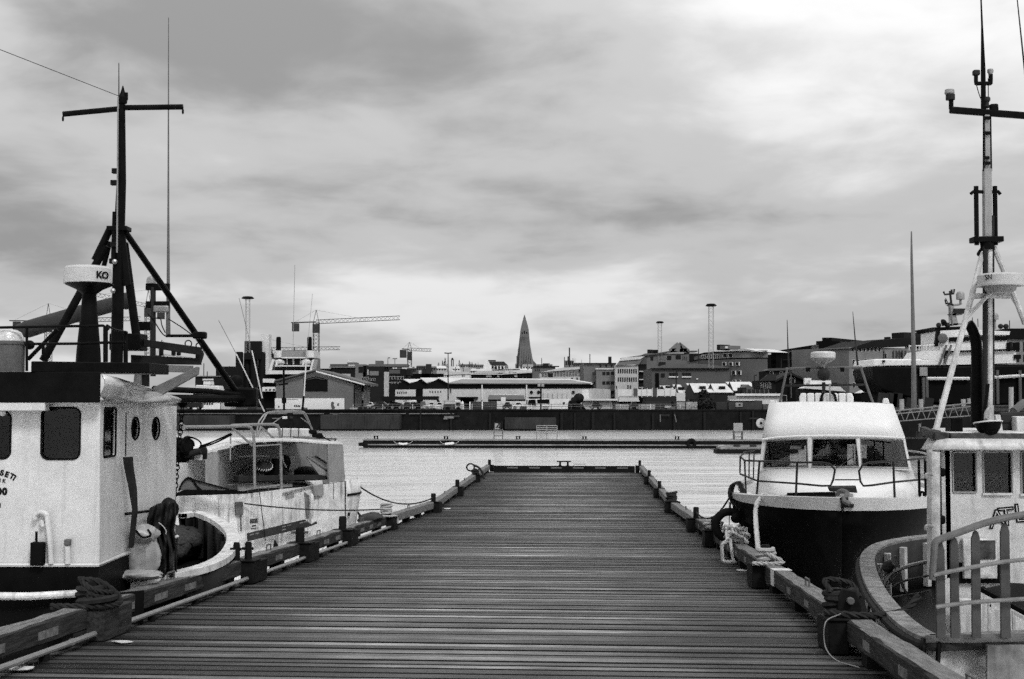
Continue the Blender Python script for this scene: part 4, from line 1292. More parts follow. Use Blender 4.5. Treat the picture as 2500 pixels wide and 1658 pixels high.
slabB(z3, [(575, 665), (1390, 655), (1390, 690), (575, 712)], 'work_rail', M_DARKGREY, -0.2, 0.25, bev=0.02)
slabB(z3, [(565, 735), (985, 722), (988, 752), (570, 775)], 'work_table', M_GREYPAINT, -0.35, 0.7, bev=0.02)
mb = MB(); mb.lathe(bp(1090, 640, 1.6), [(0.45, -0.3), (0.44, 0.1), (0.3, 0.2), (0, 0.24)], (0, 0, 1), 20); mb.build('round_tank', M_DARKGREY, bB)
# sloping chute
for x0, y0, x1, y1, d in ((1095, 512, 1262, 628, 0.2), (1165, 512, 1335, 618, 0.7)):
    tb(z3, [(x0, y0), (x1, y1)], 0.030, 'chute_rail', M_GALV, d, 8)
mb = MB(); mb.prism([bp(1100, 518, 0.2), bp(1260, 632, 0.2), bp(1330, 622, 0.75), bp(1168, 515, 0.75)], V((0, 0, -0.06))); mb.build('chute_bed', M_MIDGREY, bB)
mb = MB(); fB.slab(mb, [z3(*p) for p in ((1092, 525), (1255, 638), (1255, 668), (1190, 655))], -0.2, 0.05); mb.build('chute_side', M_GREYPAINT, bB)
slabB(z3, [(1255, 630), (1335, 628), (1335, 662), (1258, 672)], 'chute_end', M_GALV, -0.1, 0.4, bev=0.02)
# gantry of pale tube
tb(z3, [(150, 290), (400, 288), (630, 282), (665, 295), (685, 330), (692, 420), (695, 765)], 0.052, 'gantry_tube', M_GALV, -0.25, 10)
tb(z3, [(520, 278), (700, 272), (840, 270), (872, 282), (888, 320), (893, 420), (900, 785)], 0.052, 'gantry_tube', M_GALV, 0.1, 10)
tb(z3, [(525, 298), (678, 432)], 0.039, 'gantry_brace', M_GALV, -0.2)
tb(z3, [(745, 292), (882, 412)], 0.039, 'gantry_brace', M_GALV, 0.1)
tb(z3, [(692, 438), (892, 425)], 0.028, 'gantry_cross', M_GALV, 0.0)
tb(z3, [(512, 335), (508, 545)], 0.025, 'gantry_hanger', M_GREYPAINT, 0.0)
tb(z3, [(130, 270), (160, 300)], 0.072, 'gantry_joint', M_GALV, -0.25)
for o_ in (0, 24):
    tb(z3, [(707 + o_ * 0.4, 385), (722 + o_, 270), (745 + o_, 225), (790 + o_ * 0.5, 182), (900, 168 + o_ * 0.4), (1050, 170 + o_ * 0.3), (1085 - o_ * 0.3, 195), (1112 - o_ * 0.2, 250), (1155, 368 - o_)], 0.030, 'stern_arch', M_GALV, 2.4 + o_ * 0.03, 8, True)
tb(z3, [(900, 215), (830, 265)], 0.017, 'arch_wire', M_GALV, 2.4)
tb(z3, [(1050, 220), (1110, 265)], 0.017, 'arch_wire', M_GALV, 2.4)
slabB(z3, [(915, 208), (945, 208), (945, 228), (915, 228)], 'arch_plate', M_WHITE, -2.4, 0.05)
# gear on the shelter roof
tb(z3, [(995, 370), (1320, 382)], 0.030, 'roof_pole', M_MIDGREY, 1.0, 8)
mb = MB(); fB.slab(mb, [z3(*p) for p in ((1150, 310), (1175, 310), (1180, 345), (1150, 345))], -1.0, 0.3); mb.build('roof_lamp', M_BLACK, bB, bev=0.05)
mb = MB(); fB.slab(mb, [z3(*p) for p in ((1172, 340), (1215, 335), (1235, 375), (1180, 378))], -0.9, 0.3); mb.build('roof_lamp', M_BLACK, bB, bev=0.05)
tb(z3, [(1215, 360), (1250, 385), (1300, 402), (1318, 385)], 0.02, 'roof_cable', M_BLACK, 0.9, 5, True)
lathe_px(z3, YB - 2.5, 772, [(15, 415), (15, 408), (10, 402), (0, 400)], 'roof_button', M_WHITE, bB, n=12)
for x in (905, 970, 1030):
    tb(z3, [(x, 372), (x + 4, 300)], 0.019, 'roof_stanchion', M_DARKGREY, 2.2, 6)
slabB(z3, [(880, 300), (1120, 302), (1125, 368), (870, 370)], 'wheelhouse_top', M_WHITE, -3.0, 0.6, bev=0.05)
# bulwark rails, net tray, plank and fenders on the side
tb(z3, [(565, 782), (720, 757), (885, 735)], 0.030, 'bulwark_rail', M_GALV, -0.06)
tb(z3, [(912, 800), (1040, 765), (1150, 737)], 0.030, 'bulwark_rail', M_GALV, -0.06)
for x, y in ((640, 770), (725, 757), (800, 747), (880, 736), (945, 790), (1050, 763), (1130, 742)):
    tb(z3, [(x, y), (x + 3, y + 25)], 0.017, 'rail_stub', M_MIDGREY, -0.06, 6)
mb = MB(); fB.slab(mb, [z3(*p) for p in ((40, 822), (640, 798), (640, 782), (520, 775), (170, 770))], 0.5, 0.06); mb.build('net_tray', M_BLACK, bB)
tb(z3, [(115, 780), (140, 720), (180, 682), (215, 690), (250, 740), (290, 778)], 0.035, 'tray_hoop', M_BLACK, -0.5, 6, True)
M_NET = mat('fine dark net', 0.10, 0.8, 0.6, 30, 0.5)
mb = MB(); fB.slab(mb, [z3(*p) for p in ((125, 775), (150, 715), (180, 688), (290, 715), (480, 768))], 0.46, 0.02); mb.build('tray_net', M_NET, bB)
tb(z3, [(180, 684), (300, 715), (500, 768)], 0.025, 'tray_wire', M_BLACK, -0.5, 6)
pk = MB(); fB.slab(pk, [z3(*p) for p in ((645, 1105), (1080, 1000), (1135, 1038), (1170, 1014), (1175, 1032), (1100, 1058), (648, 1165))], 0.35, 0.06)
pkb = tag(pk.build('gangplank', mat('dark gangplank', 0.03, 0.55, 0.4, 3, 0.2)), 'dark slotted gangplank propped along the white boat side above the rail', 'gangplank')
for x, y in ((660, 1112), (700, 1104), (905, 1052), (945, 1042), (905, 1075), (1040, 1022), (1075, 1015)):
    mb = MB(); fB.slab(mb, [z3(x, y), z3(x + 28, y - 7), z3(x + 28, y + 3), z3(x, y + 9)], 0.358, 0.01); mb.build('slot', M_PAINTPATCH, pkb, smooth=0)
def fender(name, label, zf, pts, rs, m, d=-0.2):
    q = [fB.hit(*zf(*p)) + BK * d for p in pts]
    o = MB().tube(q, rs, 12).build(name, m)
    return tag(o, label, 'fender', 'fenders on the shelter boat')
fender('tube_fender', 'slim white tube fender hanging on the white boat side', z3, [(1100, 800), (1102, 815), (1104, 960), (1106, 985)], [0.03, 0.065, 0.065, 0.03], M_WHITE_WORN)
fender('cone_fender', 'small black cone fender dangling below the gangplank', z3, [(775, 1150), (780, 1168), (785, 1205)], [0.02, 0.045, 0.1], M_RUBBER, -0.45)
tb(z3, [(728, 755), (745, 900), (765, 1060), (778, 1160)], 0.014, 'fender_line', M_BLACK, -0.46, 5)
slabB(z3, [(930, 815), (998, 798), (1000, 830), (934, 848)], 'draught_plate', M_GREYPAINT, 0.012, 0.02)
mb = MB(); fB.slab(mb, [z3(*p) for p in ((1148, 740), (1222, 725), (1228, 810), (1155, 825))], 0.12, 0.12); mb.build('side_locker', M_GREYPAINT, bB, bev=0.02)
mb = MB(); fB.slab(mb, [z3(*p) for p in ((1120, 705), (1215, 700), (1220, 728), (1150, 740))], 0.05, 0.3); mb.build('locker_top', M_WHITE, bB, bev=0.02)
mb = MB(); fB.slab(mb, [z3(*p) for p in ((556, 865), (610, 862), (612, 965), (558, 968))], 0.10, 0.1); mb.build('mooring_recess', mat('rusty recess', 0.10, 0.6, 0.7, 5, 0.3), bB, bev=0.03)
tb(z3, [(588, 965), (592, 1085)], 0.03, 'rust_run', M_MIDGREY, -0.02, 6)
mb = MB(); fB.slab(mb, [z3(*p) for p in ((1078, 790), (1115, 815), (1112, 990), (1092, 985))], 0.03, 0.03); mb.build('fender_stain', mat('stain', 0.12, 0.7, 0.7, 4), bB, smooth=0)
# small print on the hull
q = fB.hit(*z3(662, 1033)) + fB.n * 0.006
for k, (x, y, wd, hh) in enumerate(((660, 992, 60, 38), (676, 1040, 32, 14), (668, 1062, 42, 12))):
    n_ = 8 if k == 0 else 6
    for j in range(n_):
        xx = x + wd * j / n_
        mb = MB(); fB.slab(mb, [z3(xx, y + 3 - j * 0.6), z3(xx + wd / n_ * 0.66, y + 2.5 - j * 0.6), z3(xx + wd / n_ * 0.66, y + hh - j * 0.6), z3(xx, y + hh - j * 0.6)], 0.008, 0.01)
        mb.build('faded_letter', M_LETTER, bB, smooth=0)
# aerials
tb(z4, [(575, 355), (760, 705)], 0.008, 'aerial', M_DARKGREY, 1.0, 5)
tb(z4, [(760, 705), (1055, 1310)], 0.025, 'aerial', M_WHITE, 1.0, 6)
tb(z4, [(790, 120), (925, 670)], 0.007, 'aerial', M_DARKGREY, 1.0, 5)
tb(z4, [(925, 670), (1035, 1180)], 0.025, 'aerial', M_WHITE, 1.0, 6)
tb(z4, [(1035, 1170), (1065, 1300)], 0.039, 'aerial_base', M_BLACK, 1.0, 6)
tb(z4, [(1375, -230), (1352, 830)], 0.010, 'aerial', M_GREYPAINT, 1.5, 5)
tb(z4, [(1560, 75), (1495, 760)], 0.008, 'aerial', M_GREYPAINT, 1.8, 5)
tb(z4, [(1495, 760), (1470, 1170)], 0.025, 'aerial', M_WHITE, 1.8, 6)
tb(z4, [(1468, 1150), (1455, 1300)], 0.044, 'aerial_base', M_BLACK, 1.8, 6)
tb(z4, [(1258, 860), (1262, 1300)], 0.039, 'lamp_mast', M_BLACK, 2.0, 8)
tb(z4, [(1262, 1165), (1262, 1225)], 0.083, 'lamp_junction', M_BLACK, 2.0, 8)
q = fB.hit(*z4(1185, 992)) + BK * 2.0
mb = MB(); mb.lathe(q, [(0.08, 0.12), (0.2, 0.06), (0.24, -0.02), (0.22, -0.06)], (0.15, -1, -0.05), 18); lm = mb.build('floodlight', M_BLACK, bB)
mb = MB(); mb.lathe(q + V((0.01, -0.02, 0)), [(0.17, -0.02), (0.15, 0.03)], (0.15, -1, -0.05), 18); mb.build('floodlight_glass', M_GALV, lm)
tb(z4, [(1210, 1030), (1300, 1020)], 0.033, 'lamp_arm', M_BLACK, 2.0, 8)
# hanging power block between the two boats (on the chain)
q = P(*z2(985, 310), 27.0)
pb = thing('power_block', 'dark hydraulic power block hanging on the chain between the two white boats', 'winch', q - V((0, 0, 0.5)))
mb = MB(); mb.lathe(q, [(0.18, -0.16), (0.21, -0.12), (0.15, 0), (0.21, 0.12), (0.18, 0.16)], (0.9, -0.3, 0.1), 18); mb.build('sheave', M_BLACK, pb)
MB().box(P(*z2(985, 330), 27.1), (0.3, 0.22, 0.52)).build('housing', M_BLACK, pb, bev=0.06)
MB().tube([P(*z2(1000, 360), 27.0), P(*z2(1085, 335), 27.0)], [0.07, 0.06], 10).build('motor', M_DARKGREY, pb)
mb = MB(); mb.prism([P(*z2(x, y), 27.2) for x, y in ((1000, 330), (1110, 312), (1118, 330), (1115, 380), (960, 388))], V((0, 0.1, 0))); mb.build('bracket', M_DARKGREY, pb, bev=0.02)
MB().box(P(*z2(1073, 370), 27.1), (0.16, 0.05, 0.11)).build('label_plate', M_WHITE, pb)
for pts in (((1010, 255), (1060, 270), (1085, 290), (1085, 310)), ((1020, 265), (1045, 285), (1050, 310)), ((1080, 310), (1150, 285), (1250, 240)), ((1075, 318), (1160, 292), (1255, 245))):
    MB().tube(smoothpath([P(*z2(*p), 27.0) for p in pts]), 0.018, 6).build('hose', M_BLACK, pb)
# mooring lines of this boat
o = MB().tube(sag(fB.hit(*z3(600, 875)) + fB.n * 0.1, ropeD, 0.12), 0.024, 6).build('mooring_line', M_ROPE_DARK)
tag(o, 'taut dark line from the white boat side to the rope-wrapped post', 'rope', 'mooring lines')
sp, t, tp, xp, _ = BLK[(-1, 5)]
o = MB().tube(sag(P(*z3(1470, 725), YB + 1.9), sp.at(tp, xp, 0.66), 0.5), 0.03, 6).build('mooring_line', M_ROPE_DARK)
tag(o, 'slack dark line from the white boat stern over the water to a post', 'rope', 'mooring lines')
sp, t, tp, xp, _ = BLK[(-1, 4)]
mb = MB(); mb.tube(smoothpath([P(*z3(1482, 940), YB + 1.6), P(*z3(1520, 985), YB + 2.4), P(*z3(1580, 1022), YB + 3.0)]), 0.04, 6)
for k in range(5):
    q = P(*z3(1495 + k * 16, 955 + k * 13), YB + 1.8 + k * 0.2)
    mb.tube([q, q - V((0, 0, 0.25))], 0.03, 5)
o = mb.build('weedy_line', M_ROPE_DARK)
tag(o, 'short frayed line with weed hanging behind the white boat stern', 'rope')
q = sp.at(t - 1.5, -HW - 0.55, 0.5)
o = lumpy(q.x, q.y, q.z, 0.35, 1.3, 0.16, 6, 0.1, 12, 0.1).build('dark_sack', M_TARP, smooth=50)
tag(o, 'dark tarpaulin strip lying on the rail before the rope-wrapped post', 'tarpaulin')

# ------------------------------------------------------------------ motor boat with the black hull and white wheelhouse
bC = thing('motor_boat', 'motor boat with black hull and raked white wheelhouse, bow towards the camera', 'boat', V((8.0, 36.0, 0)))
ZC = 3.08
ax0 = G(2057, 1247, ZC)                          # bow tip at the lower edge of the pale band
AXC = V((0.23, 1.0, 0)).normalized()
RXC = V((AXC.y, -AXC.x, 0))
def cpt(d, x, z):
    """d metres aft of the stem, x to starboard side of the picture, z height"""
    q = ax0 + AXC * d + RXC * x
    return V((q.x, q.y, z))
sect = [(0.0, 0.0), (0.25, 0.85), (0.7, 1.45), (1.4, 1.98), (2.4, 2.4), (3.6, 2.68), (5.5, 2.85), (8.0, 2.85), (11.0, 2.6)]
def hb(d):
    for (d0, b0), (d1, b1) in zip(sect, sect[1:]):
        if d <= d1:
            return b0 + (b1 - b0) * (d - d0) / (d1 - d0)
    return sect[-1][1]
def sheer(d):
    return ZC + 0.0 - 0.006 * d
rows = []
for d, b in sect:
    zt_ = sheer(d)
    row = []
    fl = min(1.0, d / 5.0)
    for z_, k in ((zt_, 1.0), (zt_ - 0.5, 0.93), (1.7, 0.45 + 0.45 * fl), (0.9, 0.22 + 0.62 * fl), (-0.3, 0.05 + 0.7 * fl)):
        back = (zt_ - z_) * 0.45 * (1 - min(1, d / 3.0))
        row.append((d + back, b * k, z_))
    rows.append([cpt(d_, -x_, z_) for d_, x_, z_ in reversed(row)] + [cpt(d_, x_, z_) for d_, x_, z_ in row])
mb = MB(); mb.grid(rows); mb.build('hull', M_BLACKHULL, bC, smooth=60, solid=0.05)
# pale bulwark band following the sheer
rows = []
for d, b in sect:
    h = 0.30 - 0.16 * min(1, d / 3.5)
    z_ = sheer(d)
    rows.append([cpt(d - 0.02, -b - 0.03, z_), cpt(d - 0.06, -b - 0.06, z_ + h), cpt(d + 0.12, -max(b - 0.16, 0.0), z_ + h), cpt(d + 0.12, -max(b - 0.16, 0), z_ - 0.05)])
rows2 = [[V((2 * (ax0 + AXC * ((p - ax0).dot(AXC))).x - p.x, 2 * (ax0 + AXC * ((p - ax0).dot(AXC))).y - p.y, p.z)) for p in r_] for r_ in rows]
M_BAND = mat('pale grey bulwark paint', 0.42, 0.45, 0.12, 3, 0.05)
for r_, nm in ((rows, 'bulwark'), (rows2, 'bulwark')):
    mb = MB(); mb.grid(r_, closed=True); mb.build(nm, M_BAND, bC, smooth=50)
dk = [cpt(d, -b * 0.97, sheer(d) + 0.02) for d, b in sect] + [cpt(d, b * 0.97, sheer(d) + 0.02) for d, b in reversed(sect)]
MB().prism(dk, V((0, 0, -0.05))).build('deck', M_WHITE_CLEAN, bC, smooth=0)
# coachroof front: sloping white body between deck and windows
D1 = 5.6                                         # windscreen foot, metres aft of the stem
def cx_at(px, py, d):
    """point on the plane across the boat d metres aft"""
    return hitp(px, py, cpt(d, 0, 0), AXC)
def quadC(poly, d0, d1=None, th=0.08, name='panel', m=M_WHITE_CLEAN, **k):
    """poly in z8 pixels; d0/d1 = distance aft for each point or a constant"""
    ds = d0 if isinstance(d0, (list, tuple)) else [d0] * len(poly)
    mb = MB(); mb.prism([cx_at(*z8(*p), d_) for p, d_ in zip(poly, ds)], AXC * th)
    return mb.build(name, m, bC, **k)
# visor (upper panel)
vis = [(450, 368), (520, 355), (700, 345), (900, 341), (1100, 345), (1300, 350), (1424, 357), (1345, 140), (1100, 128), (700, 124), (497, 133)]
vd = [5.3, 5.1, 4.95, 4.9, 4.95, 5.1, 5.3, 6.1, 5.9, 5.9, 6.1]
rows = []
lo = [(450, 368), (560, 353), (700, 345), (900, 341), (1100, 344), (1300, 350), (1424, 357)]
hi = [(497, 133), (590, 128), (700, 125), (900, 124), (1100, 128), (1250, 134), (1345, 140)]
dl = [5.2, 5.12, 5.07, 5.05, 5.07, 5.12, 5.2]
for f_ in (0, 0.5, 1.0):
    rows.append([cx_at(*z8(a_[0] + (b_[0] - a_[0]) * f_, a_[1] + (b_[1] - a_[1]) * f_), d_ + 0.75 * f_) for a_, b_, d_ in zip(lo, hi, dl)])
rows.append([p + AXC * 0.3 + V((0, 0, 0.02)) for p in rows[-1]])
rows.append([p + AXC * 3.0 for p in rows[-1]])
mb = MB(); mb.grid(rows); mb.build('visor_roof', M_WHITE_CLEAN, bC, smooth=14, solid=0.05)
rows_s = []
for s_ in (0, -1):
    a_ = [rows[0][s_], rows[2][s_], rows[4][s_], rows[0][s_] + AXC * 4.0]
    mb = MB(); mb.prism(a_, RXC * (0.04 if s_ == 0 else -0.04)); mb.build('roof_side', M_WHITE_CLEAN, bC, smooth=0)
# drip edge
MB().tube([p + V((0, 0, -0.02)) - AXC * 0.03 for p in rows[0]], 0.03, 6).build('drip_edge', M_WHITE_CLEAN, bC)
# window band: three raked panels with real openings
def wscreen(c4, w4, name):
    """c4 corner pixels of panel (bl, br, tr, tl); w4 window corner pixels"""
    P4 = [cx_at(*z8(*p[:2]), p[2]) for p in c4]
    u = (P4[1] - P4[0]).normalized(); n_ = u.cross((P4[3] - P4[0])).normalized()
    if n_.dot(CAM - P4[0]) < 0: n_ = -n_
    v = n_.cross(u) if (n_.cross(u)).z > 0 else u.cross(n_)
    def uv(p): return ((p - P4[0]).dot(u), (p - P4[0]).dot(v))
    o2 = [uv(hitp(*z8(*p[:2]), P4[0], n_)) for p in c4]
    w2 = [uv(hitp(*z8(*p), P4[0], n_)) for p in w4]
    mb = sheet_with_holes(o2, [w2], 0.05, u, v, P4[0], n_)
    mb.build('window_frame', M_WHITE_CLEAN, bC, smooth=0)
    pw = [P4[0] + u * x + v * y for x, y in w2]
    pane = MB().prism([p - n_ * 0.02 for p in pw], -n_ * 0.006).build('window', M_GLASSC, bC, smooth=0)
    MB().tube([p + n_ * 0.003 for p in pw], 0.02, 4, closed=True).build('gasket', M_GREYPAINT, pane)
    return pane
wscreen([(430, 585, 5.3), (782, 572, 5.1), (782, 347, 5.05), (450, 372, 5.2)], [(455, 568), (765, 562), (758, 368), (478, 382)], 'w')
wscreen([(782, 572, 5.1), (1115, 570, 5.1), (1100, 347, 5.05), (782, 347, 5.05)], [(790, 560), (1112, 557), (1090, 366), (795, 368)], 'w')
wscreen([(1115, 570, 5.1), (1475, 585, 5.3), (1424, 362, 5.2), (1100, 347, 5.05)], [(1132, 560), (1450, 566), (1412, 380), (1122, 368)], 'w')
tubepart('wiper', M_BLACK, bC, [cx_at(*z8(955, 560), 5.0), cx_at(*z8(1075, 490), 4.95)], 0.012, 5)
tubepart('wiper', M_BLACK, bC, [cx_at(*z8(1070, 420), 4.95), cx_at(*z8(1080, 550), 4.95)], 0.012, 5)
# cabin inside: back wall with two bright openings, floor
def buv(x, y):
    p_ = cx_at(*z8(x, y), 8.5) - cpt(8.5, 0, 0)
    return (p_.dot(RXC), p_.z)
holes = [[buv(x0, y1), buv(x1, y1), buv(x1, y0), buv(x0, y0)] for x0, x1, y0, y1 in ((640, 752, 415, 550), (1032, 1088, 405, 545), (1125, 1165, 410, 500))]
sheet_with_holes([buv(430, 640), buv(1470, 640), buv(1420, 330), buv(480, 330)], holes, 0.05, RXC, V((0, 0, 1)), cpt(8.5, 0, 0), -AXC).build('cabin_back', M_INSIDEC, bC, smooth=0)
for x0, x1, s_ in ((440, 470, 1), (1462, 1430, -1)):
    f0, f1 = cx_at(*z8(x0, 585), 5.58), cx_at(*z8(x1, 368), 5.58)
    mb = MB(); mb.prism([V((f0.x, f0.y, sheer(5))), V((f0.x, f0.y, sheer(5))) + AXC * 3.3, f1 + AXC * 3.3, f1, f0], RXC * 0.04 * s_)
    mb.build('cabin_side', M_WHITE_CLEAN, bC, smooth=0)
# coachroof: lofted from the window foot down to the foredeck
top = [(430, 583), (560, 575), (782, 571), (1115, 569), (1330, 575), (1475, 583)]
mid = [(425, 650), (560, 650), (782, 650), (1115, 650), (1360, 650), (1500, 650)]
low = [(405, 700), (560, 735), (782, 745), (1115, 745), (1400, 735), (1530, 700)]
rows = [[cx_at(*z8(*p), d_) for p, d_ in zip(top, (5.5, 5.25, 5.06, 5.06, 5.25, 5.5))],
        [cx_at(*z8(*p), d_) for p, d_ in zip(mid, (5.3, 4.2, 3.4, 3.4, 4.2, 5.3))],
        [cx_at(*z8(*p), d_) for p, d_ in zip(low, (4.9, 3.2, 2.2, 2.2, 3.2, 4.9))]]
rows.append([V((p.x, p.y, sheer(3) - 0.03)) - AXC * 0.1 for p in rows[-1]])
mb = MB(); mb.grid(rows); mb.build('coachroof', M_WHITE_CLEAN, bC, smooth=60, solid=0.03)
# small fittings on the foredeck
mb = MB(); mb.prism([cx_at(*z8(x, y), 1.8) for x, y in ((898, 702), (1092, 700), (1102, 738), (910, 728))], AXC * 0.3 + V((0, 0, 0.03))); mb.build('anchor_hatch', M_DARKGREY, bC, bev=0.01)
MB().tube([cx_at(*z8(618, 762), 1.2), cx_at(*z8(955, 768), 1.0)], [0.05, 0.05], 6).build('spar', M_BLACK, bC)
MB().bar(cx_at(*z8(620, 752), 1.2), cx_at(*z8(950, 745), 1.2), 0.12, 0.1).build('boat_hook_rack', M_BLACK, bC)
mb = MB(); mb.prism([cx_at(*z8(x, y), 0.0) - AXC * 0.1 for x, y in ((985, 770), (1040, 765), (1040, 810), (1078, 812), (1075, 838), (1000, 836))], AXC * 0.35); mb.build('bow_roller', M_DARKGREY, bC, bev=0.02)
MB().tube(smoothpath([cx_at(*z8(965, 745), 0.6), cx_at(*z8(990, 725), 0.4), cx_at(*z8(1030, 740), 0.2), cx_at(*z8(1010, 790), -0.1), cx_at(*z8(1050, 815), -0.15)]), 0.06, 8).build('anchor_shank', M_MIDGREY, bC)
MB().tube(smoothpath([cx_at(*z8(1530, 760), 2.0), cx_at(*z8(1535, 735), 2.0), cx_at(*z8(1552, 735), 2.0), cx_at(*z8(1556, 760), 2.0)]), 0.03, 6).build('fairlead', M_BLACK, bC)
# pulpit rails
def railC(pts, r=0.03, name='pulpit_rail', sm=False):
    q = [cx_at(*z8(x, y), d_) for x, y, d_ in pts]
    if sm: q = smoothpath(q, 4)
    return MB().tube(q, r * 0.78, 8).build(name, M_RAILC, bC)
M_RAILC = mat('dark painted rail', 0.025, 0.35, 0.3, 6, 0.0, 0.3)
M_RAILL = M_STEEL
railC([(298, 600, 3.6), (300, 490, 3.6), (330, 460, 4.2), (395, 450, 5.0)], 0.028)
railC([(395, 450, 5.0), (390, 640, 5.0)], 0.024, 'pulpit_post')
railC([(362, 456, 4.6), (360, 640, 4.6)], 0.024, 'pulpit_post')
railC([(330, 515, 3.4), (340, 745, 3.4)], 0.03, 'pulpit_post')
railC([(300, 490, 3.6), (330, 516, 3.4), (430, 520, 2.4), (690, 529, 1.0), (860, 530, 0.4), (915, 542, 0.3), (948, 580, 0.3), (935, 650, 0.3), (918, 688, 0.3), (860, 690, 0.4), (690, 674, 1.0), (420, 656, 2.4), (300, 608, 3.6)], 0.032)
railC([(432, 522, 2.4), (412, 770, 2.4)], 0.034, 'pulpit_post')
railC([(690, 530, 1.0), (680, 776, 0.95)], 0.036, 'pulpit_post')
railC([(1590, 498, 3.0), (1352, 520, 1.0), (1180, 530, 0.4), (1135, 548, 0.3), (1112, 590, 0.3), (1122, 660, 0.3), (1142, 690, 0.3), (1200, 686, 0.4), (1352, 664, 1.0), (1580, 642, 3.0)], 0.032)
railC([(1346, 520, 1.0), (1356, 772, 0.95)], 0.036, 'pulpit_post')
for x, d_ in ((1522, 2.5), (1562, 2.8)):
    railC([(x, 503, d_), (x + 4, 765, d_)], 0.028, 'pulpit_post')
railC([(946, 648, 0.3), (1112, 648, 0.3)], 0.02, 'pulpit_cross')
railC([(955, 570, 0.35), (1070, 495, 0.5)], 0.012, 'stay')
MB().tube(smoothpath([cx_at(*z8(1450, 450), 6.0), cx_at(*z8(1540, 462), 5.0), cx_at(*z8(1588, 480), 4.0)]), 0.028, 6).build('side_rail', M_GALV, bC)
MB().tube(smoothpath([cx_at(*z8(1480, 545), 5.0), cx_at(*z8(1590, 585), 4.0)]), 0.02, 6).build('side_rail', M_GALV, bC)
# roof gear
def rp(x, y, d=6.4): return cx_at(*z7(x, y), d)
mb = MB()
for k in range(7):
    x0 = 175 + k * 65.5
    mb_ = MB(); w0 = rp(x0, 1172, 6.3); w1 = rp(x0 + 60, 1172, 6.3)
    hh = (rp(x0, 1090, 6.3).z - w0.z)
    e0_ = 0.55 if k in (0,) else 1.0
    poly = [w0, w1, w1 + V((0, 0, hh * (0.6 if k == 6 else 0.97))), w1 - RXC * 0.05 + V((0, 0, hh)), w0 + RXC * 0.05 + V((0, 0, hh)), w0 + V((0, 0, hh * (0.6 if k == 0 else 0.97)))]
    mb_.prism(poly, AXC * 0.6)
    if k == 0:
        raft = thing('life_raft', 'ribbed white life raft canister lying on the motor boat roof', 'life raft', rp(400, 1175, 6.5))
    mb_.build('rib', M_WHITE_CLEAN, raft, bev=0.03)
for x in (365, 470):
    MB().tube(smoothpath([rp(x - 15 if x < 400 else x + 15, 1172, 6.28), rp(x, 1110, 6.25), rp(x + 12 if x < 400 else x - 20, 1088, 6.3), rp(x + 10 if x < 400 else x - 20, 1085, 6.9)]), 0.035, 6).build('strap', M_BLACK, raft)
MB().tube([rp(430, 1175, 6.2), rp(430, 1085, 6.2), rp(428, 1010, 6.2)], 0.025, 6).build('strap_post', M_GALV, raft)
arch = MB().tube(smoothpath([rp(10, 1185, 7.2), rp(45, 1020, 7.2), rp(72, 905, 7.2), rp(95, 886, 7.2), rp(400, 880, 7.2), (rp(670, 878, 7.2)), rp(692, 895, 7.2), rp(740, 1040, 7.2), rp(792, 1180, 7.2)], 3), 0.036, 8).build('radar_arch', M_MIDGREY, bC)
MB().tube([rp(52, 1028, 7.2), rp(725, 1020, 7.2)], 0.03, 6).build('arch_bar', M_DARKGREY, arch)
for x in (340, 515, 230):
    MB().bar(rp(x, 895, 7.2), rp(x + 35, 895, 7.2), 0.2, 0.12).build('arch_clamp', M_BLACK, arch)
def lathe_at(zf, d, cx, prof, name, m, parent, n=20):
    b0_ = cx_at(*zf(cx, prof[0][1]), d)
    pr = []
    for hw, y in prof:
        q_ = cx_at(*zf(cx, y), d); e_ = cx_at(*zf(cx + hw, y), d)
        pr.append(((e_ - q_).length, q_.z - b0_.z))
    return MB().lathe(b0_, pr, n=n).build(name, m, parent)
lathe_at(z7, 7.2, 373, [(20, 885), (22, 850), (50, 838), (80, 822), (104, 800), (104, 795)], 'radar_base', M_GREYPAINT, bC)
lathe_at(z7, 7.2, 373, [(104, 796), (105, 760), (98, 748), (60, 742), (0, 740)], 'radome', M_RADC if 'M_RADC' in globals() else mat('radome plastic', 0.4), bC)
MB().ball(rp(378, 935, 7.0), 0.19, 12).build('searchlight', M_DARKGREY, bC)
MB().tube([rp(378, 1000, 7.1), rp(380, 1160, 7.1)], 0.05, 6).build('radar_post', M_DARKGREY, bC)
MB().tube([rp(90, 890, 7.2), rp(80, 700, 7.2), rp(74, 480, 7.2)], [0.03, 0.018, 0.008], 6).build('aerial', M_DARKGREY, bC)
MB().tube([rp(662, 860, 7.2), rp(640, 640, 7.2), rp(620, 412, 7.2)], [0.03, 0.018, 0.008], 6).build('aerial', M_DARKGREY, bC)
for x0 in (868,):
    mb = MB(); mb.prism([rp(x0, 1178, 6.1), rp(x0 + 62, 1182, 6.1), rp(x0 + 45, 1132, 6.1), rp(x0 + 10, 1132, 6.1)], AXC * 0.3); mb.build('roof_pillar', M_WHITE_CLEAN, bC, bev=0.02)
for pts in (((500, 133), (505, 105), (532, 105), (540, 133)), ((540, 133), (543, 110), (552, 108), (555, 133))):
    mb = MB(); mb.prism([cx_at(*z8(*p), 6.1) for p in pts], AXC * 0.3); mb.build('roof_pillar', M_WHITE_CLEAN, bC, bev=0.02)
MB().bar(cx_at(*z8(565, 128), 6.4), cx_at(*z8(690, 122), 6.4), 0.2, 0.1).build('roof_bar', M_BLACK, bC)
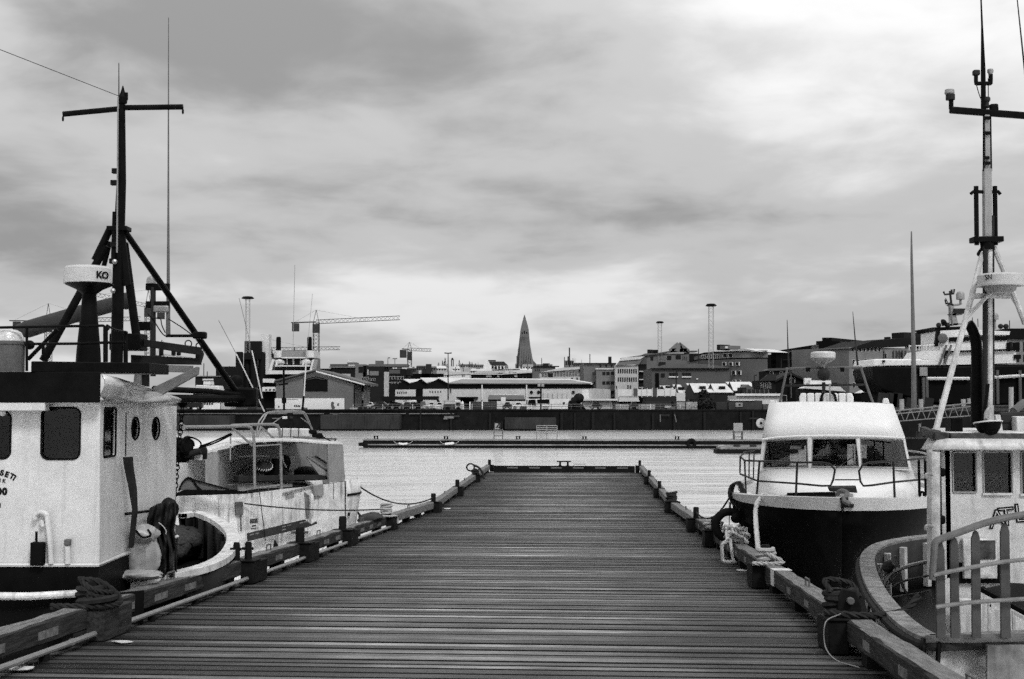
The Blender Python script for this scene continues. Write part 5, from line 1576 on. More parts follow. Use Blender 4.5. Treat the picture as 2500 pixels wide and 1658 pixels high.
# round horn on the wheelhouse side
hq = cx_at(1858, 1033, 6.0)
mb = MB(); mb.lathe(hq, [(0.06, 0.14), (0.075, 0.06), (0.095, 0.03), (0.132, 0.0), (0.135, -0.01), (0.12, -0.013), (0.035, -0.005), (0.03, 0.01)], AXC, 24); mb.build('loudhailer', M_WHITE_CLEAN, bC)
mb = MB(); mb.lathe(hq - AXC * 0.016, [(0.036, 0.0), (0.034, -0.01)], AXC, 14); mb.build('horn_throat', M_BLACK, bC)
MB().tube([hq + AXC * 0.08, hq + AXC * 0.2 + RXC * 0.3], 0.02, 6).build('horn_bracket', M_GALV, bC)
# tyre fender between hull and rail, its line, hank of rope at the shoulder
tq = cx_at(*z8(228, 962), 3.2)
tyre = thing('tyre_fender', 'large black ring fender hanging between the motor boat bow and the rail', 'fender', tq - V((0, 0, 0.45)))
MB().tube([tq + RXC * (0.36 * math.cos(i * math.pi / 14)) * 1.0 + V((0, 0, 0.36 * math.sin(i * math.pi / 14))) for i in range(28)], 0.105, 12, closed=True).build('ring', M_RUBBER, tyre)
MB().tube([cx_at(*z8(225, 800), 3.2), cx_at(*z8(225, 980), 3.1)], 0.012, 5).build('hanger', M_ROPE_DARK, tyre)
MB().ball(cx_at(*z8(272, 910), 3.1), 0.14, 12).build('knob', M_RUBBER, tyre)
mb = MB()
for k in range(6):
    c_ = cx_at(*z8(262 + k * 5, 740 + k * 6), 3.4)
    mb.tube([c_ + RXC * (0.16 * math.cos(i * math.pi / 7)) + V((0, 0, (0.26 + 0.03 * k) * math.sin(i * math.pi / 7))) + AXC * 0.05 * k for i in range(14)], 0.022, 5, closed=True)
for k in range(4):
    mb.tube([cx_at(*z8(235 + k * 16, 790), 3.3), cx_at(*z8(232 + k * 22, 850), 3.2)], 0.018, 5)
tag(mb.build('rope_hank', M_ROPE_DARK), 'hank of dark line hung on the motor boat shoulder rail above the ring fender', 'rope')
sp, t, tp, xp, _ = BLK[(1, 3)]
o = MB().tube(sag(cx_at(*z8(245, 735), 3.4), sp.at(tp, xp, 0.68), 0.42), 0.026, 6).build('mooring_line', M_ROPE_DARK)
tag(o, 'slack dark line from the motor boat shoulder over the water to a bare post', 'rope', 'mooring lines')
mb = MB()
rope_mesh(mb, smoothpath([cx_at(*z8(620, 764), 1.3), cx_at(*z8(520, 765), 1.4), cx_at(*z8(465, 748), 1.4), cx_at(*z8(440, 770), 1.2), cx_at(*z8(412, 815), 0.9), cx_at(*z8(405, 880), 0.5), P(*z8(412, 1000), 28.0), P(*z8(430, 1145), 26.6), BOWROPE]), 0.055)
tag(mb.build('bow_rope', M_ROPE), 'thick pale laid rope running from the motor boat bow down to the pier', 'rope')

# ------------------------------------------------------------------ boat with picket rail (near, motor boat side)
bD = thing('picket_rail_boat', 'old white boat with picket stern rail, slatted mast and rounded bulwark beside the pier', 'boat', V((6.5, 18.0, 0)))
YW = 20.0
fW = Face(P(2268, 1100, YW), P(2700, 1100, YW))
M_WD = mat('scuffed white cabin paint', 0.46, 0.5, 0.3, 3, 0.2, streak=0.5, fine=0.2)
M_OLD = mat('peeling pale paint', 0.38, 0.6, 0.55, 4, 0.5, fine=0.25)
# cabin front with windows
wall(fW, [a1(600, 1300), a1(1400, 1300), a1(1400, 235), a1(600, 240)], [('rr', *a1(660, 248), *a1(792, 482), 0.02), ('rr', *a1(838, 246), *a1(1000, 490), 0.02), ('rr', *a1(1058, 246), *a1(1250, 494), 0.02)], 'cabin_front', M_WD, bD, frame=M_GREYPAINT, inset=0.05)
for x0, x1, y in ((832, 1006, 492), (1052, 1256, 496)):
    mb = MB(); fW.rect(mb, *a1(x0, y - 6), *a1(x1, y + 8), 0.035, 0.035); mb.build('window_sill', M_WD, bD, bev=0.004)
mb = MB(); xr = fW.hit(*a1(1400, 300)).x
xl2 = fW.hit(*a1(605, 300)).x
sl_ = 0.36
mb.box(((xl2 + xr) / 2 + 1.0, 22.6, 3.4), (xr - xl2, 0.05, 3.4)); mb.par(V((xl2 + 0.05, 20.05, 1.7)), V((2.5 * sl_, 2.5, 0)), V((0.05, 0, 0)), V((0, 0, 3.4))); mb.par(V((xl2, 20.05, 1.7)), V((xr - xl2, 0, 0)), V((2.5 * sl_, 2.5, 0)), V((0, 0, 0.05)))
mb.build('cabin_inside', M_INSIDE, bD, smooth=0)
# corner column, dark door gap, edge strip
MB().tube([P(*a1(551, 245), YW - 0.25), P(*a1(551, 960), YW - 0.25)], 0.085, 12).build('corner_column', M_OLD, bD)
MB().tube([P(*a1(527, 235), YW - 0.1), P(*a1(530, 960), YW - 0.1)], 0.055, 10).build('corner_pipe', M_OLD, bD)
for y in (365, 640):
    MB().box(P(*a1(580, y), YW - 0.2), (0.16, 0.14, 0.13)).build('hinge_block', M_BLACK, bD, bev=0.03)
for y in (380, 680):
    MB().tube(smoothpath([P(*a1(540, y), YW - 0.35), P(*a1(505, y - 5), YW - 0.4), P(*a1(498, y + 20), YW - 0.4)]), 0.022, 6).build('hook', M_GALV, bD)
mb = MB(); fW.rect(mb, *a1(585, 240), *a1(640, 980), 0.0, 0.2); mb.build('door_gap', M_BLACK, bD, smooth=0)
mb = MB(); fW.rect(mb, *a1(602, 240), *a1(612, 980), 0.03, 0.03); mb.build('door_edge', M_OLD, bD, smooth=0)
# flared visor, dark gutter, roof
lo = [a1(478, 232), a1(540, 236), a1(620, 234), a1(1450, 236)]
YV = [YW + 0.9, YW - 0.15, YW - 0.32, YW - 0.32]
hi = [a1(520, 165), a1(575, 168), a1(640, 172), a1(1450, 176)]
rows = [[P(*p, y_) for p, y_ in zip(lo, YV)], [P(*p, y_ + 0.12) for p, y_ in zip(hi, YV)]]
mb = MB(); mb.grid(rows); mb.build('visor', M_WD, bD, smooth=40, solid=0.03)
M_GUT = mat('chipped dark gutter', 0.05, 0.6, 1.1, 7, 0.4)
g0 = [P(*p, y_) for p, y_ in zip([a1(482, 122), a1(560, 150), a1(640, 160), a1(1450, 166)], [YW + 0.9, YW + 0.0, YW - 0.15, YW - 0.15])]
mb = MB()
for a_, b_ in zip(g0, g0[1:]):
    mb.bar(a_, b_, 0.1, 0.13)
mb.build('gutter', M_GUT, bD, bev=0.01)
rz = P(*a1(640, 150), YW).z
rp_ = [P(*a1(484, 115), YW + 0.95), P(*a1(500, 100), YW + 2.0), P(*a1(560, 80), YW + 3.2), P(*a1(1450, 80), YW + 3.2), P(*a1(1450, 150), YW - 0.1), P(*a1(640, 150), YW - 0.1), P(*a1(560, 142), YW + 0.05)]
rp_ = [V((p.x, p.y, rz)) for p in rp_]
MB().prism(rp_, V((0, 0, 0.05))).build('roof', M_WD, bD, bev=0.02)
# roof gear: vent box, flood lamp, exhaust stack
MB().box(P(*a1(665, 112), YW + 0.5) , (0.19, 0.3, 0.36)).build('vent_box', M_BLACK, bD, bev=0.015)
MB().box(P(*a1(675, 140), YW + 0.33), (0.12, 0.02, 0.025)).build('vent_label', M_WHITE, bD)
q = P(*a1(862, 74), YW - 0.1)
ax = V((-0.05, 0.12, 1)).normalized()
mb = MB(); mb.lathe(q, [(0.05, -0.22), (0.11, -0.19), (0.17, -0.11), (0.20, -0.03), (0.215, 0.0)], ax, 20); fl = mb.build('deck_floodlight', M_BLACK, bD)
u_ = ax.orthogonal().normalized(); w_ = ax.cross(u_)
MB().tube([q + (u_ * math.cos(i * math.pi / 10) + w_ * math.sin(i * math.pi / 10)) * 0.21 for i in range(20)], 0.013, 6, closed=True).build('lamp_rim', M_WHITE, fl)
mb = MB(); mb.lathe(q - ax * 0.02, [(0.205, 0), (0.15, 0.03), (0, 0.04)], ax, 18); mb.build('lamp_glass', M_GLASSDARK, fl)
MB().tube(smoothpath([P(*a1(850, 60), YW + 0.2), P(*a1(852, 20), YW + 0.5), P(*a1(870, -10), YW + 0.6)]), 0.03, 6).build('lamp_bracket', M_GALV, fl)
YS = 21.2
MB().tube(smoothpath([P(*a3(268, 925), YS), P(*a3(285, 945), YS), P(*a3(305, 990), YS), P(*a3(318, 1060), YS), P(*a3(320, 1200), YS), P(*a3(322, 1530), YS)], 4), [0.075] + [0.085] * 8 + [0.09] * 8 + [0.1] * 4, 14).build('exhaust_stack', M_BLACK, bD)
# mast with upper box section and twin rods
YMd = 21.0
MB().tube([P(*a3(388, 1500), YMd), P(*a3(388, 455), YMd)], [0.083, 0.078], 10).build('mast', M_OLD, bD)
MB().tube([P(*a3(368, 1480), YMd - 0.05), P(*a3(370, 460), YMd - 0.05)], 0.045, 8).build('mast_cable_duct', M_DARKGREY, bD)
MB().tube([P(*a3(413, 1400), YMd - 0.04), P(*a3(412, 300), YMd - 0.04)], 0.028, 6).build('mast_cable', M_DARKGREY, bD)
MB().bar(P(*a3(381, 440), YMd), P(*a3(379, 30), YMd), 0.125, 0.12, (0, 1, 0)).build('upper_mast', M_GREYPAINT, bD, bev=0.01)
MB().bar(P(*a2(502, 1310), YMd), P(*a2(497, 870), YMd), 0.085, 0.085, (0, 1, 0)).build('top_mast', M_GREYPAINT, bD, bev=0.01)
for x0, x1 in ((470, 472), (528, 522)):
    MB().tube([P(*a2(x0 + 5, 1310), YMd - 0.02), P(*a2(x1 + 4, 870), YMd - 0.02)], 0.016, 6).build('mast_edge', M_BLACK, bD)
for (x, y) in ((502, 1020), (500, 905), (495, 1210), (500, 1250)):
    MB().box(P(*a2(x, y), YMd - 0.06), (0.09, 0.06, 0.05)).build('clamp', M_BLACK, bD)
for x in (318, 427):
    MB().tube([P(*a3(x - 2, 130), YMd), P(*a3(x + 2, 472), YMd)], 0.04, 8).build('ladder_rod', M_BLACK, bD)
for pts in (((285, 175), (300, 162), (355, 163)), ((400, 163), (445, 162), (457, 178))):
    MB().tube([P(*a3(*p), YMd) for p in pts], 0.03, 6).build('rod_arm', M_BLACK, bD)
MB().bar(P(*a3(290, 442), YMd), P(*a3(462, 440), YMd), 0.25, 0.09).build('mast_platform', M_BLACK, bD, bev=0.01)
MB().tube([P(*a3(380, 455), YMd), P(*a3(385, 500), YMd)], 0.12, 8).build('platform_knee', M_BLACK, bD)
MB().tube(smoothpath([P(*a3(350, 490), YMd), P(*a3(328, 525), YMd), P(*a3(352, 530), YMd)]), 0.025, 6).build('shackle', M_BLACK, bD)
# struts
MB().tube([P(*a3(352, 520), YMd), P(*a3(290, 770), YMd - 0.2), P(*a3(82, 1548), YW + 0.2)], [0.045, 0.047, 0.05], 8).build('strut', M_OLD, bD)
MB().tube([P(*a3(82, 1545), YW + 0.2), P(*a3(80, 1575), YW + 0.2)], 0.08, 8).build('strut_foot', M_BLACK, bD)
MB().tube([P(*a3(418, 480), YMd), P(*a3(482, 635), YMd)], 0.045, 8).build('strut', M_OLD, bD)
MB().tube([P(*a3(525, 735), YMd), P(*a3(600, 930), YMd)], 0.045, 8).build('strut', M_OLD, bD)
MB().tube([P(*a3(510, 750), YMd + 0.2), P(*a3(590, 880), YMd + 0.2)], 0.03, 8).build('strut', M_OLD, bD)
MB().tube([P(*a3(292, 768), YMd - 0.2), P(*a3(400, 765), YMd - 0.2), P(*a3(512, 768), YMd - 0.2)], 0.045, 8).build('crossbar', M_OLD, bD)
MB().tube([P(*a3(402, 745), YMd - 0.25), P(*a3(262, 890), YMd - 0.3)], 0.035, 8).build('brace', M_OLD, bD)
# radome
lathe_px(a3, YMd - 0.5, 458, [(60, 750), (85, 735), (90, 712), (130, 710)], 'radome_base', M_GREYPAINT, bD)
lathe_px(a3, YMd - 0.5, 458, [(132, 711), (132, 698), (128, 695), (128, 650), (118, 640), (60, 635), (0, 634)], 'radome', mat('grey radome plastic', 0.36, 0.5, 0.15, 6), bD, n=32)
qc = P(*a3(458, 665), YMd - 0.5); rr_ = P(*a3(458 + 129, 665), YMd - 0.5).x - qc.x + 0.004
an = R(208)
text('radome_letter', 'SN', 0.12, qc + V((math.cos(an) * rr_, math.sin(an) * rr_, -0.04)), (-math.sin(an), math.cos(an), 0), (0, 0, 1), M_LETTER, bD)
# yard and aerials at the mast head
ya = MB().bar(P(*a2(215, 842), YMd), P(*a2(820, 888), YMd), 0.09, 0.11).build('yard', M_BLACK, bD, bev=0.02)
MB().tube([P(*a2(226, 835), YMd), P(*a2(226, 765), YMd)], 0.04, 8).build('aerial_stem', M_BLACK, ya)
MB().tube([P(*a2(220, 765), YMd), P(*a2(220, 725), YMd)], 0.075, 10).build('aerial_collar', M_DARKGREY, ya)
MB().tube([P(*a2(214, 722), YMd), P(*a2(214, 715), YMd), P(*a2(214, 688), YMd)], [0.07, 0.165 * 0.5, 0.075], 12).build('aerial_head', M_GREYPAINT, ya)
MB().tube([P(*a2(474, 840), YMd), P(*a2(471, 520), YMd), P(*a2(463, 200), YMd), P(*a2(453, -60), YMd)], [0.045, 0.04, 0.018, 0.012], 8).build('whip_antenna', M_BLACK, bD)
fk = MB().tube(smoothpath([P(*a2(416, 570), YMd), P(*a2(417, 630), YMd), P(*a2(425, 640), YMd), P(*a2(472, 638), YMd), P(*a2(522, 640), YMd), P(*a2(528, 630), YMd), P(*a2(529, 570), YMd)], 4), 0.035, 8).build('aerial_fork', M_BLACK, bD)
MB().box(P(*a2(418, 558), YMd), (0.11, 0.1, 0.09)).build('aerial_head', M_DARKGREY, fk, bev=0.02)
lathe_px(a2, YMd, 527, [(5, 582), (12, 575), (22, 555), (24, 540), (20, 530), (0, 528)], 'aerial_cup', M_GREYPAINT, fk, n=12)
lathe_px(a2, YMd, 498, [(14, 830), (28, 815), (18, 800), (18, 785), (29, 770), (29, 755), (24, 745), (0, 742)], 'masthead_light', M_DARKGREY, bD, n=14)
MB().bar(P(*a2(520, 828), YMd), P(*a2(585, 824), YMd), 0.1, 0.13).build('masthead_lamp', M_BLACK, bD, bev=0.03)
for pts in (((420, 650), (440, 720), (468, 790)), ((510, 600), (511, 740))):
    MB().tube(smoothpath([P(*a2(*p), YMd) for p in pts]), 0.008, 5).build('cable', M_BLACK, bD)
MB().tube([P(*a2(722, -100), YMd), P(*a2(800, 640), YMd), P(*a2(824, 888), YMd)], [0.008, 0.016, 0.025], 6).build('whip_antenna', M_DARKGREY, bD)
# clutter at the mast foot
MB().tube(smoothpath([P(*a1(835, 60), YMd - 0.3), P(*a1(850, -40), YMd - 0.3), P(*a1(862, -150), YMd - 0.3)]), 0.03, 6).build('mast_hose', M_BLACK, bD)
mb = MB(); mb.prism([P(*a1(x, y), YMd) for x, y in ((905, 30), (935, 30), (955, 142), (920, 142))], V((0, 0.1, 0))); mb.build('mast_bracket', M_WHITE_WORN, bD, bev=0.01)
for c, r_ in (((975, 65), 0.1), ((1000, 45), 0.09), ((960, 105), 0.1)):
    MB().tube([P(*a1(*c), YMd + 0.3) - V((0.2, 0, 0)), P(*a1(*c), YMd + 0.3) + V((0.22, 0, 0))], r_, 10).build('deck_cylinder', M_DARKGREY, bD)
MB().box(P(*a1(1055, 95), YMd + 0.2), (0.3, 0.4, 0.32)).build('roof_locker', M_WHITE, bD, bev=0.02)
MB().tube([P(*a1(1010, 10), YMd + 0.6), P(*a1(1072, -40), YMd + 0.8)], 0.07, 8).build('roof_tube', M_MIDGREY, bD)
# lettering on the cabin front: outlined
l5 = Zf(2350, 1200, 5.2267)
for ch, (x, y), sx in (('A', (345, 470), 1), ('T', (468, 440), 1), ('L', (668, 392), 1)):
    u = V((math.cos(R(9)), 0, math.sin(R(9)))); v = V((-math.sin(R(2)), 0, math.cos(R(2))))
    q = fW.hit(*l5(x, y)) + fW.n * 0.006
    text('name_letter', ch, 0.40, q, u, v, M_LETTER, bD, off=0.012)
    text('name_letter_face', ch, 0.40, q + fW.n * 0.006 , u, v, M_WD, bD, off=-0.012)
# peeling service box and dark table on the cabin front
mb = MB(); fW.rect(mb, *a1(722, 752), *a1(915, 985), 0.12, 0.12); mb.build('service_box', mat('flaking white box', 0.4, 0.6, 1.0, 4, 0.4), bD, bev=0.015)
mb = MB(); fW.rect(mb, *a1(815, 762), *a1(905, 870), 0.135, 0.02); mb.build('box_window', M_GUT, bD, smooth=0)
mb = MB(); fW.rect(mb, *a1(690, 890), *a1(945, 1010), 0.06, 0.05); mb.build('box_shelf', M_BLACK, bD, smooth=0)
# pale plates behind the pickets
mb = MB(); fW.rect(mb, *a1(700, 1100), *a1(830, 1320), 0.3, 0.1); mb.build('locker', M_WD, bD, bev=0.02)
# gunwale loop, hull and inside of the bulwark
ZD = 2.72
rim = [(2700, 1552), (2500, 1556), (2380, 1562), (2290, 1566), (2250, 1560), (2200, 1530), (2160, 1490), (2130, 1450), (2112, 1410), (2106, 1378), (2112, 1355), (2135, 1336), (2170, 1325), (2220, 1316), (2266, 1311), (2330, 1306)]
pts = smoothpath([G(x, y, ZD) for x, y in rim], 4)
outd = []
for i, p in enumerate(pts):
    t_ = (pts[min(i + 1, len(pts) - 1)] - pts[max(i - 1, 0)]).normalized()
    outd.append((p, V((-t_.y, t_.x, 0)).normalized() * -1))
cen = V((7.6, 20, 0))
outd = [(p, n_ if n_.dot(V((p.x, p.y, 0)) - cen) > 0 else -n_) for p, n_ in outd]
cap = [[p + n_ * 0.05 + V((0, 0, 0.05)), p - n_ * 0.21 + V((0, 0, 0.05)), p - n_ * 0.21 - V((0, 0, 0.06)), p + n_ * 0.05 - V((0, 0, 0.06))] for p, n_ in outd]
M_CAP = mat('worn timber cap', 0.14, 0.6, 1.0, 5, 0.9, fine=0.6)
mb = MB(); mb.grid(cap, closed=True); mb.build('gunwale_cap', M_CAP, bD, smooth=40)
MB().tube([p + n_ * 0.07 - V((0, 0, 0.05)) for p, n_ in outd[: 40]], 0.055, 8).build('rubbing_rope', M_ROPE_DARK, bD)
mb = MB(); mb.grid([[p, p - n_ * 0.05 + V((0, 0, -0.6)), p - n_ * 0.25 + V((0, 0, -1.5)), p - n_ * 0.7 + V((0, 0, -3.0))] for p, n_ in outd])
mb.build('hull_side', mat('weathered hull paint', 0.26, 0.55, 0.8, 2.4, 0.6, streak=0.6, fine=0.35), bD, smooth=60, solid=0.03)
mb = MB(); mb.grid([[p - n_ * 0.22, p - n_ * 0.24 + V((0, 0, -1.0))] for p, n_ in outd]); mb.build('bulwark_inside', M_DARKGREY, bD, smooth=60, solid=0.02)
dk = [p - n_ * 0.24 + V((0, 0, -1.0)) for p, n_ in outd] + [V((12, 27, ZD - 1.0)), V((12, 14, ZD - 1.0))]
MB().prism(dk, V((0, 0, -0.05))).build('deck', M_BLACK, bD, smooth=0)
for i in range(38, len(outd) - 4, 5):
    p, n_ = outd[i]
    t_ = V((-n_.y, n_.x, 0))
    MB().par(p - n_ * 0.36 - t_ * 0.07 - V((0, 0, 0.07)), t_ * 0.14, n_ * 0.12, V((0, 0, -0.9))).build('bulwark_rib', M_OLD, bD, bev=0.01)
# chafe ropes over the gunwale, rails and hoses inside
for x, y0, y1 in ((490, 1345, 1450), (578, 1340, 1500)):
    MB().tube(smoothpath([P(*a1(x - 6, y0 - 10), 15.6), P(*a1(x, y0 + 15), 15.45), P(*a1(x - 4, (y0 + y1) / 2), 15.4), P(*a1(x - 10, y1), 15.45)]), 0.03, 6).build('chafe_rope', M_BLACK, bD)
MB().tube(smoothpath([P(*a1(185, 1108), 19.0), P(*a1(165, 1180), 18.5), P(*a1(200, 1230), 18.2), P(*a1(205, 1150), 18.3), P(*a1(310, 1150), 18.6)]), 0.025, 6).build('gunwale_lashing', M_BLACK, bD)
for pts_, r_ in ((((255, 1050), (265, 1000), (310, 945), (400, 910), (520, 882)), 0.035), (((305, 1030), (380, 995), (520, 965)), 0.022), (((185, 1108), (380, 1080), (520, 1055)), 0.018),
                 (((320, 850), (345, 920), (365, 1020), (410, 1105)), 0.022), (((220, 970), (250, 910), (290, 880), (300, 930), (260, 960)), 0.025), (((270, 940), (310, 900), (330, 960), (290, 1010)), 0.02), (((262, 930), (290, 960), (300, 1010)), 0.025)):
    MB().tube(smoothpath([P(*a1(*p), 21.5) for p in pts_]), r_, 6).build('deck_hose', M_GALV if r_ > 0.03 else M_MIDGREY, bD)
MB().ball(P(*a1(280, 915), 21.4), 0.1, 10).build('rope_bundle', M_ROPE_DARK, bD)
# picket rail on the stern
YR = 15.2
tr = [(538, 990), (548, 850), (555, 775), (590, 752), (700, 712), (820, 668), (950, 632), (1120, 604), (1300, 590)]
pr = MB().tube(smoothpath([P(*a1(*p), YR) for p in tr], 4), 0.042, 10).build('picket_rail', mat('dull rail tube', 0.09, 0.4, 0.4, 6, 0.1), bD)
for pts_ in (((545, 965), (580, 955), (660, 938), (780, 915), (960, 884), (1120, 868)), ((560, 1148), (660, 1134), (780, 1120), (960, 1108), (1120, 1098))):
    MB().tube([P(*a1(*p), YR - 0.03) for p in pts_], 0.025, 8).build('rail_bar', mat('dull rail bar', 0.13, 0.5, 0.5, 8, 0.2), pr)
M_PICK = mat('grey picket paint', 0.05, 0.55, 0.35, 4, 0.2)
for x, wd, yt in ((586, 50, 775), (668, 48, 745), (792, 50, 705), (962, 54, 665), (1135, 56, 640)):
    poly = [(x - wd / 2 + 4, 1330), (x + wd / 2 + 8, 1330), (x + wd / 2, yt + 45), (x + wd * 0.28, yt + 8), (x, yt - 4), (x - wd * 0.28, yt + 10), (x - wd / 2, yt + 48)]
    mb = MB(); mb.prism([P(*a1(*p), YR + 0.03) for p in poly], V((0, 0.035, 0))); mb.build('picket', M_PICK, pr, bev=0.006)
# ladder frame and slanting board behind the pickets
MB().bar(P(*a1(820, 1040), 17.5), P(*a1(1100, 1190), 17.0), 0.1, 0.06).build('slant_board', M_BLACK, bD)
mb = MB(); mb.prism([P(*a1(x, y), 17.8) for x, y in ((830, 1045), (1000, 1010), (1200, 1020), (1200, 1250), (1060, 1180))], V((0, 0.05, 0))); mb.build('hatch_board', M_DARKGREY, bD, smooth=0)
mb = MB()
for a_, b_ in (((870, 1120), (870, 1300)), ((945, 1140), (945, 1280)), ((870, 1135), (940, 1170)), ((1010, 1170), (1012, 1280)), ((1010, 1180), (1080, 1220))):
    mb.bar(P(*a1(*a_), 16.6), P(*a1(*b_), 16.6), 0.035, 0.035)
mb.build('ladder_frame', M_OLD, bD)
MB().tube([P(*a1(500, 1336), 15.5), P(*a1(860, 1330), 15.35), P(*a1(1300, 1322), 15.3)], 0.05, 10).build('stern_pipe', M_MIDGREY, bD)
mb = MB(); mb.prism([P(*a1(x, y), 15.3) for x, y in ((860, 1372), (1300, 1366), (1300, 1700), (858, 1700))], V((0, 0.06, 0))); mb.build('stern_plate', mat('stained dark plate', 0.12, 0.6, 1.2, 2.5, 0.5, streak=0.5), bD, smooth=0)
# stanchion rail behind the cabin corner (runs along the far bulwark)
for x in (460, 497):
    MB().tube([P(*a1(x, 300), 24.5), P(*a1(x + 4, 500), 24.5)], 0.025, 6).build('stanchion', M_BLACK, bD)

# ------------------------------------------------------------------ far quay
ZQ, YQ = 4.0, 250.0
M_ASPH = mat('quay asphalt', 0.06, 0.8, 0.4, 0.3, 0.2)
M_HILL = mat('dark hillside', 0.035, 0.9, 1.0, 0.06, 0.0)
def terr(Y, x=0.0):
    """the hill rises behind the middle of the town and falls away to both sides"""
    u = x / Y
    k = max(0.0, min(1.0, (u + 0.19) / 0.10)) * max(0.0, min(1.0, (0.30 - u) / 0.12))
    k = k * k * (3 - 2 * k)
    return ZQ if Y < 340 else ZQ + (Y - 340) * 0.0325 * k + 1.0 * math.sin(x * 0.013) * min(1, (Y - 340) / 400) * k
rows = []
for Y in (250.2, 300, 340, 420, 520, 640, 780, 940, 1120, 1300, 1420, 1600):
    rows.append([V((x * (Y / 250.0), Y, terr(Y, x * Y / 250.0) - (0.0 if Y < 1450 else 18))) for x in range(-320, 321, 16)])
mb = MB(); mb.grid(rows)
tag(mb.build('hillside', M_HILL, base=(0, 250, 0), smooth=60), kind='structure')
mb = MB(); mb.par(V((-330, 250, -2)), V((660, 0, 0)), V((0, 3, 0)), V((0, 0, 5.8)))
qw = tag(mb.build('quay_wall', M_CONC_DARK, base=(0, 250, 0), smooth=0), kind='structure')
mb = MB(); mb.par(V((-330, 249.8, 3.8)), V((660, 0, 0)), V((0, 3.0, 0)), V((0, 0, 0.22))); mb.build('quay_coping', M_CONC_DARK, qw, smooth=0)
# pale kerb strip along the left half and two projecting caissons
for x0, x1 in ((430, 640), (655, 700), (715, 790), (805, 990), (998, 1108)):
    a, b = P(x0, 1011, 249.6), P(x1, 1011, 249.6)
    MB().par(a, V((b.x - a.x, 0, 0)), V((0, 0.4, 0)), V((0, 0, 0.16))).build('kerb_strip', M_CONC, qw, smooth=0)
M_CAIS = mat('stained caisson concrete', 0.022, 0.7, 0.6, 0.25, 0.3, streak=0.6)
for x0, x1, y0 in ((782, 975, 1013), (1232, 1358, 1020), (430, 560, 1015)):
    a, b = P(x0, 1050, 244.5), P(x1, 1050, 244.5)
    zt_ = P(x0, y0, 244.5).z
    MB().par(V((a.x, 244.5, 0.3)), V((b.x - a.x, 0, 0)), V((0, 5.2, 0)), V((0, 0, zt_ - 0.3))).build('caisson', M_CAIS, qw, bev=0.1)
    MB().par(V((a.x + 0.4, 244.7, -1)), V((b.x - a.x - 0.8, 0, 0)), V((0, 5.0, 0)), V((0, 0, 1.3))).build('caisson_foot', M_CONC_DARK, qw)
# timber fender piles between the caissons
rg = random.Random(8)
px = 985.0
while px < 1990:
    px += rg.uniform(26, 95)
    if 1225 < px < 1365: continue
    q = P(px, 1040, 249.7)
    MB().box((q.x, 249.75, 1.5 + rg.uniform(-0.3, 0.2)), (rg.uniform(0.3, 0.55), 0.4, 4.2)).build('fender_pile', M_TAR, qw, smooth=0)
for k in range(11):
    q = P(rg.uniform(440, 1990), rg.uniform(1012, 1030), 249.6)
    MB().box(q, (rg.uniform(0.3, 2.2), 0.15, rg.uniform(0.15, 0.5))).build('face_patch', M_CONC if k % 3 else M_CAIS, qw, smooth=0)
# railing on the quay edge
qr = thing('quay_railing', 'long two-bar metal railing along the far quay edge', 'railing', V((0, 250.6, ZQ)))
mb = MB()
for z_ in (4.62, 5.05):
    mb.tube([P(860, 1000, 250.6) * 1.0, P(1660, 1000, 250.6)], 0.05, 5)
    for i in range(len(mb.v) - 10, len(mb.v)):
        mb.v[i].z += z_ - P(1250, 1000, 250.6).z
mb.build('bar', M_MIDGREY, qr)
for k in range(34):
    q = P(862 + k * 24.2, 1000, 250.6)
    MB().tube([V((q.x, 250.6, 3.9)), V((q.x, 250.6, 5.07))], 0.05, 5).build('post', M_MIDGREY if k % 3 else M_WHITE_WORN, qr)
# ------------------------------------------------------------------ floating breakwater
YP = 155.0
zp = 0.95
xa, xb = P(886, 1090, YP).x, P(1950, 1090, YP).x
fp = thing('floating_pontoon', 'long low concrete pontoon floating across the harbour', 'pontoon', V(((xa + xb) / 2, YP, 0)))
M_PONT = mat('pontoon concrete', 0.15, 0.75, 0.6, 0.5, 0.4, fine=0.3)
MB().par(V((xa, YP, -0.5)), V((xb - xa, -3.0, 0)), V((0.15, 3.2, 0)), V((0, 0, zp + 0.42))).build('float', M_CONC_DARK, fp, bev=0.05)
MB().par(V((xa - 0.1, YP - 0.1, zp - 0.07)), V((xb - xa + 0.2, -3.0, 0)), V((0.15, 3.4, 0)), V((0, 0, 0.14))).build('deck_slab', M_PONT, fp, bev=0.03)
MB().par(V((xa + 0.6, YP - 0.14, 0.32)), V((xb - xa - 0.8, -3.0, 0)), V((0, 0.08, 0)), V((0, 0, 0.14))).build('rubbing_strip', M_PONT, fp)
MB().tube([V((xa - 0.2, YP + 0.1 + k * 0.0, 0.2 + k * 0.22)) for k in range(3)], 0.35, 8).build('end_fender', M_RUBBER, fp)
def ypon(px):
    x = P(px, 1080, YP).x
    return YP - 3.0 * (x - xa) / (xb - xa)
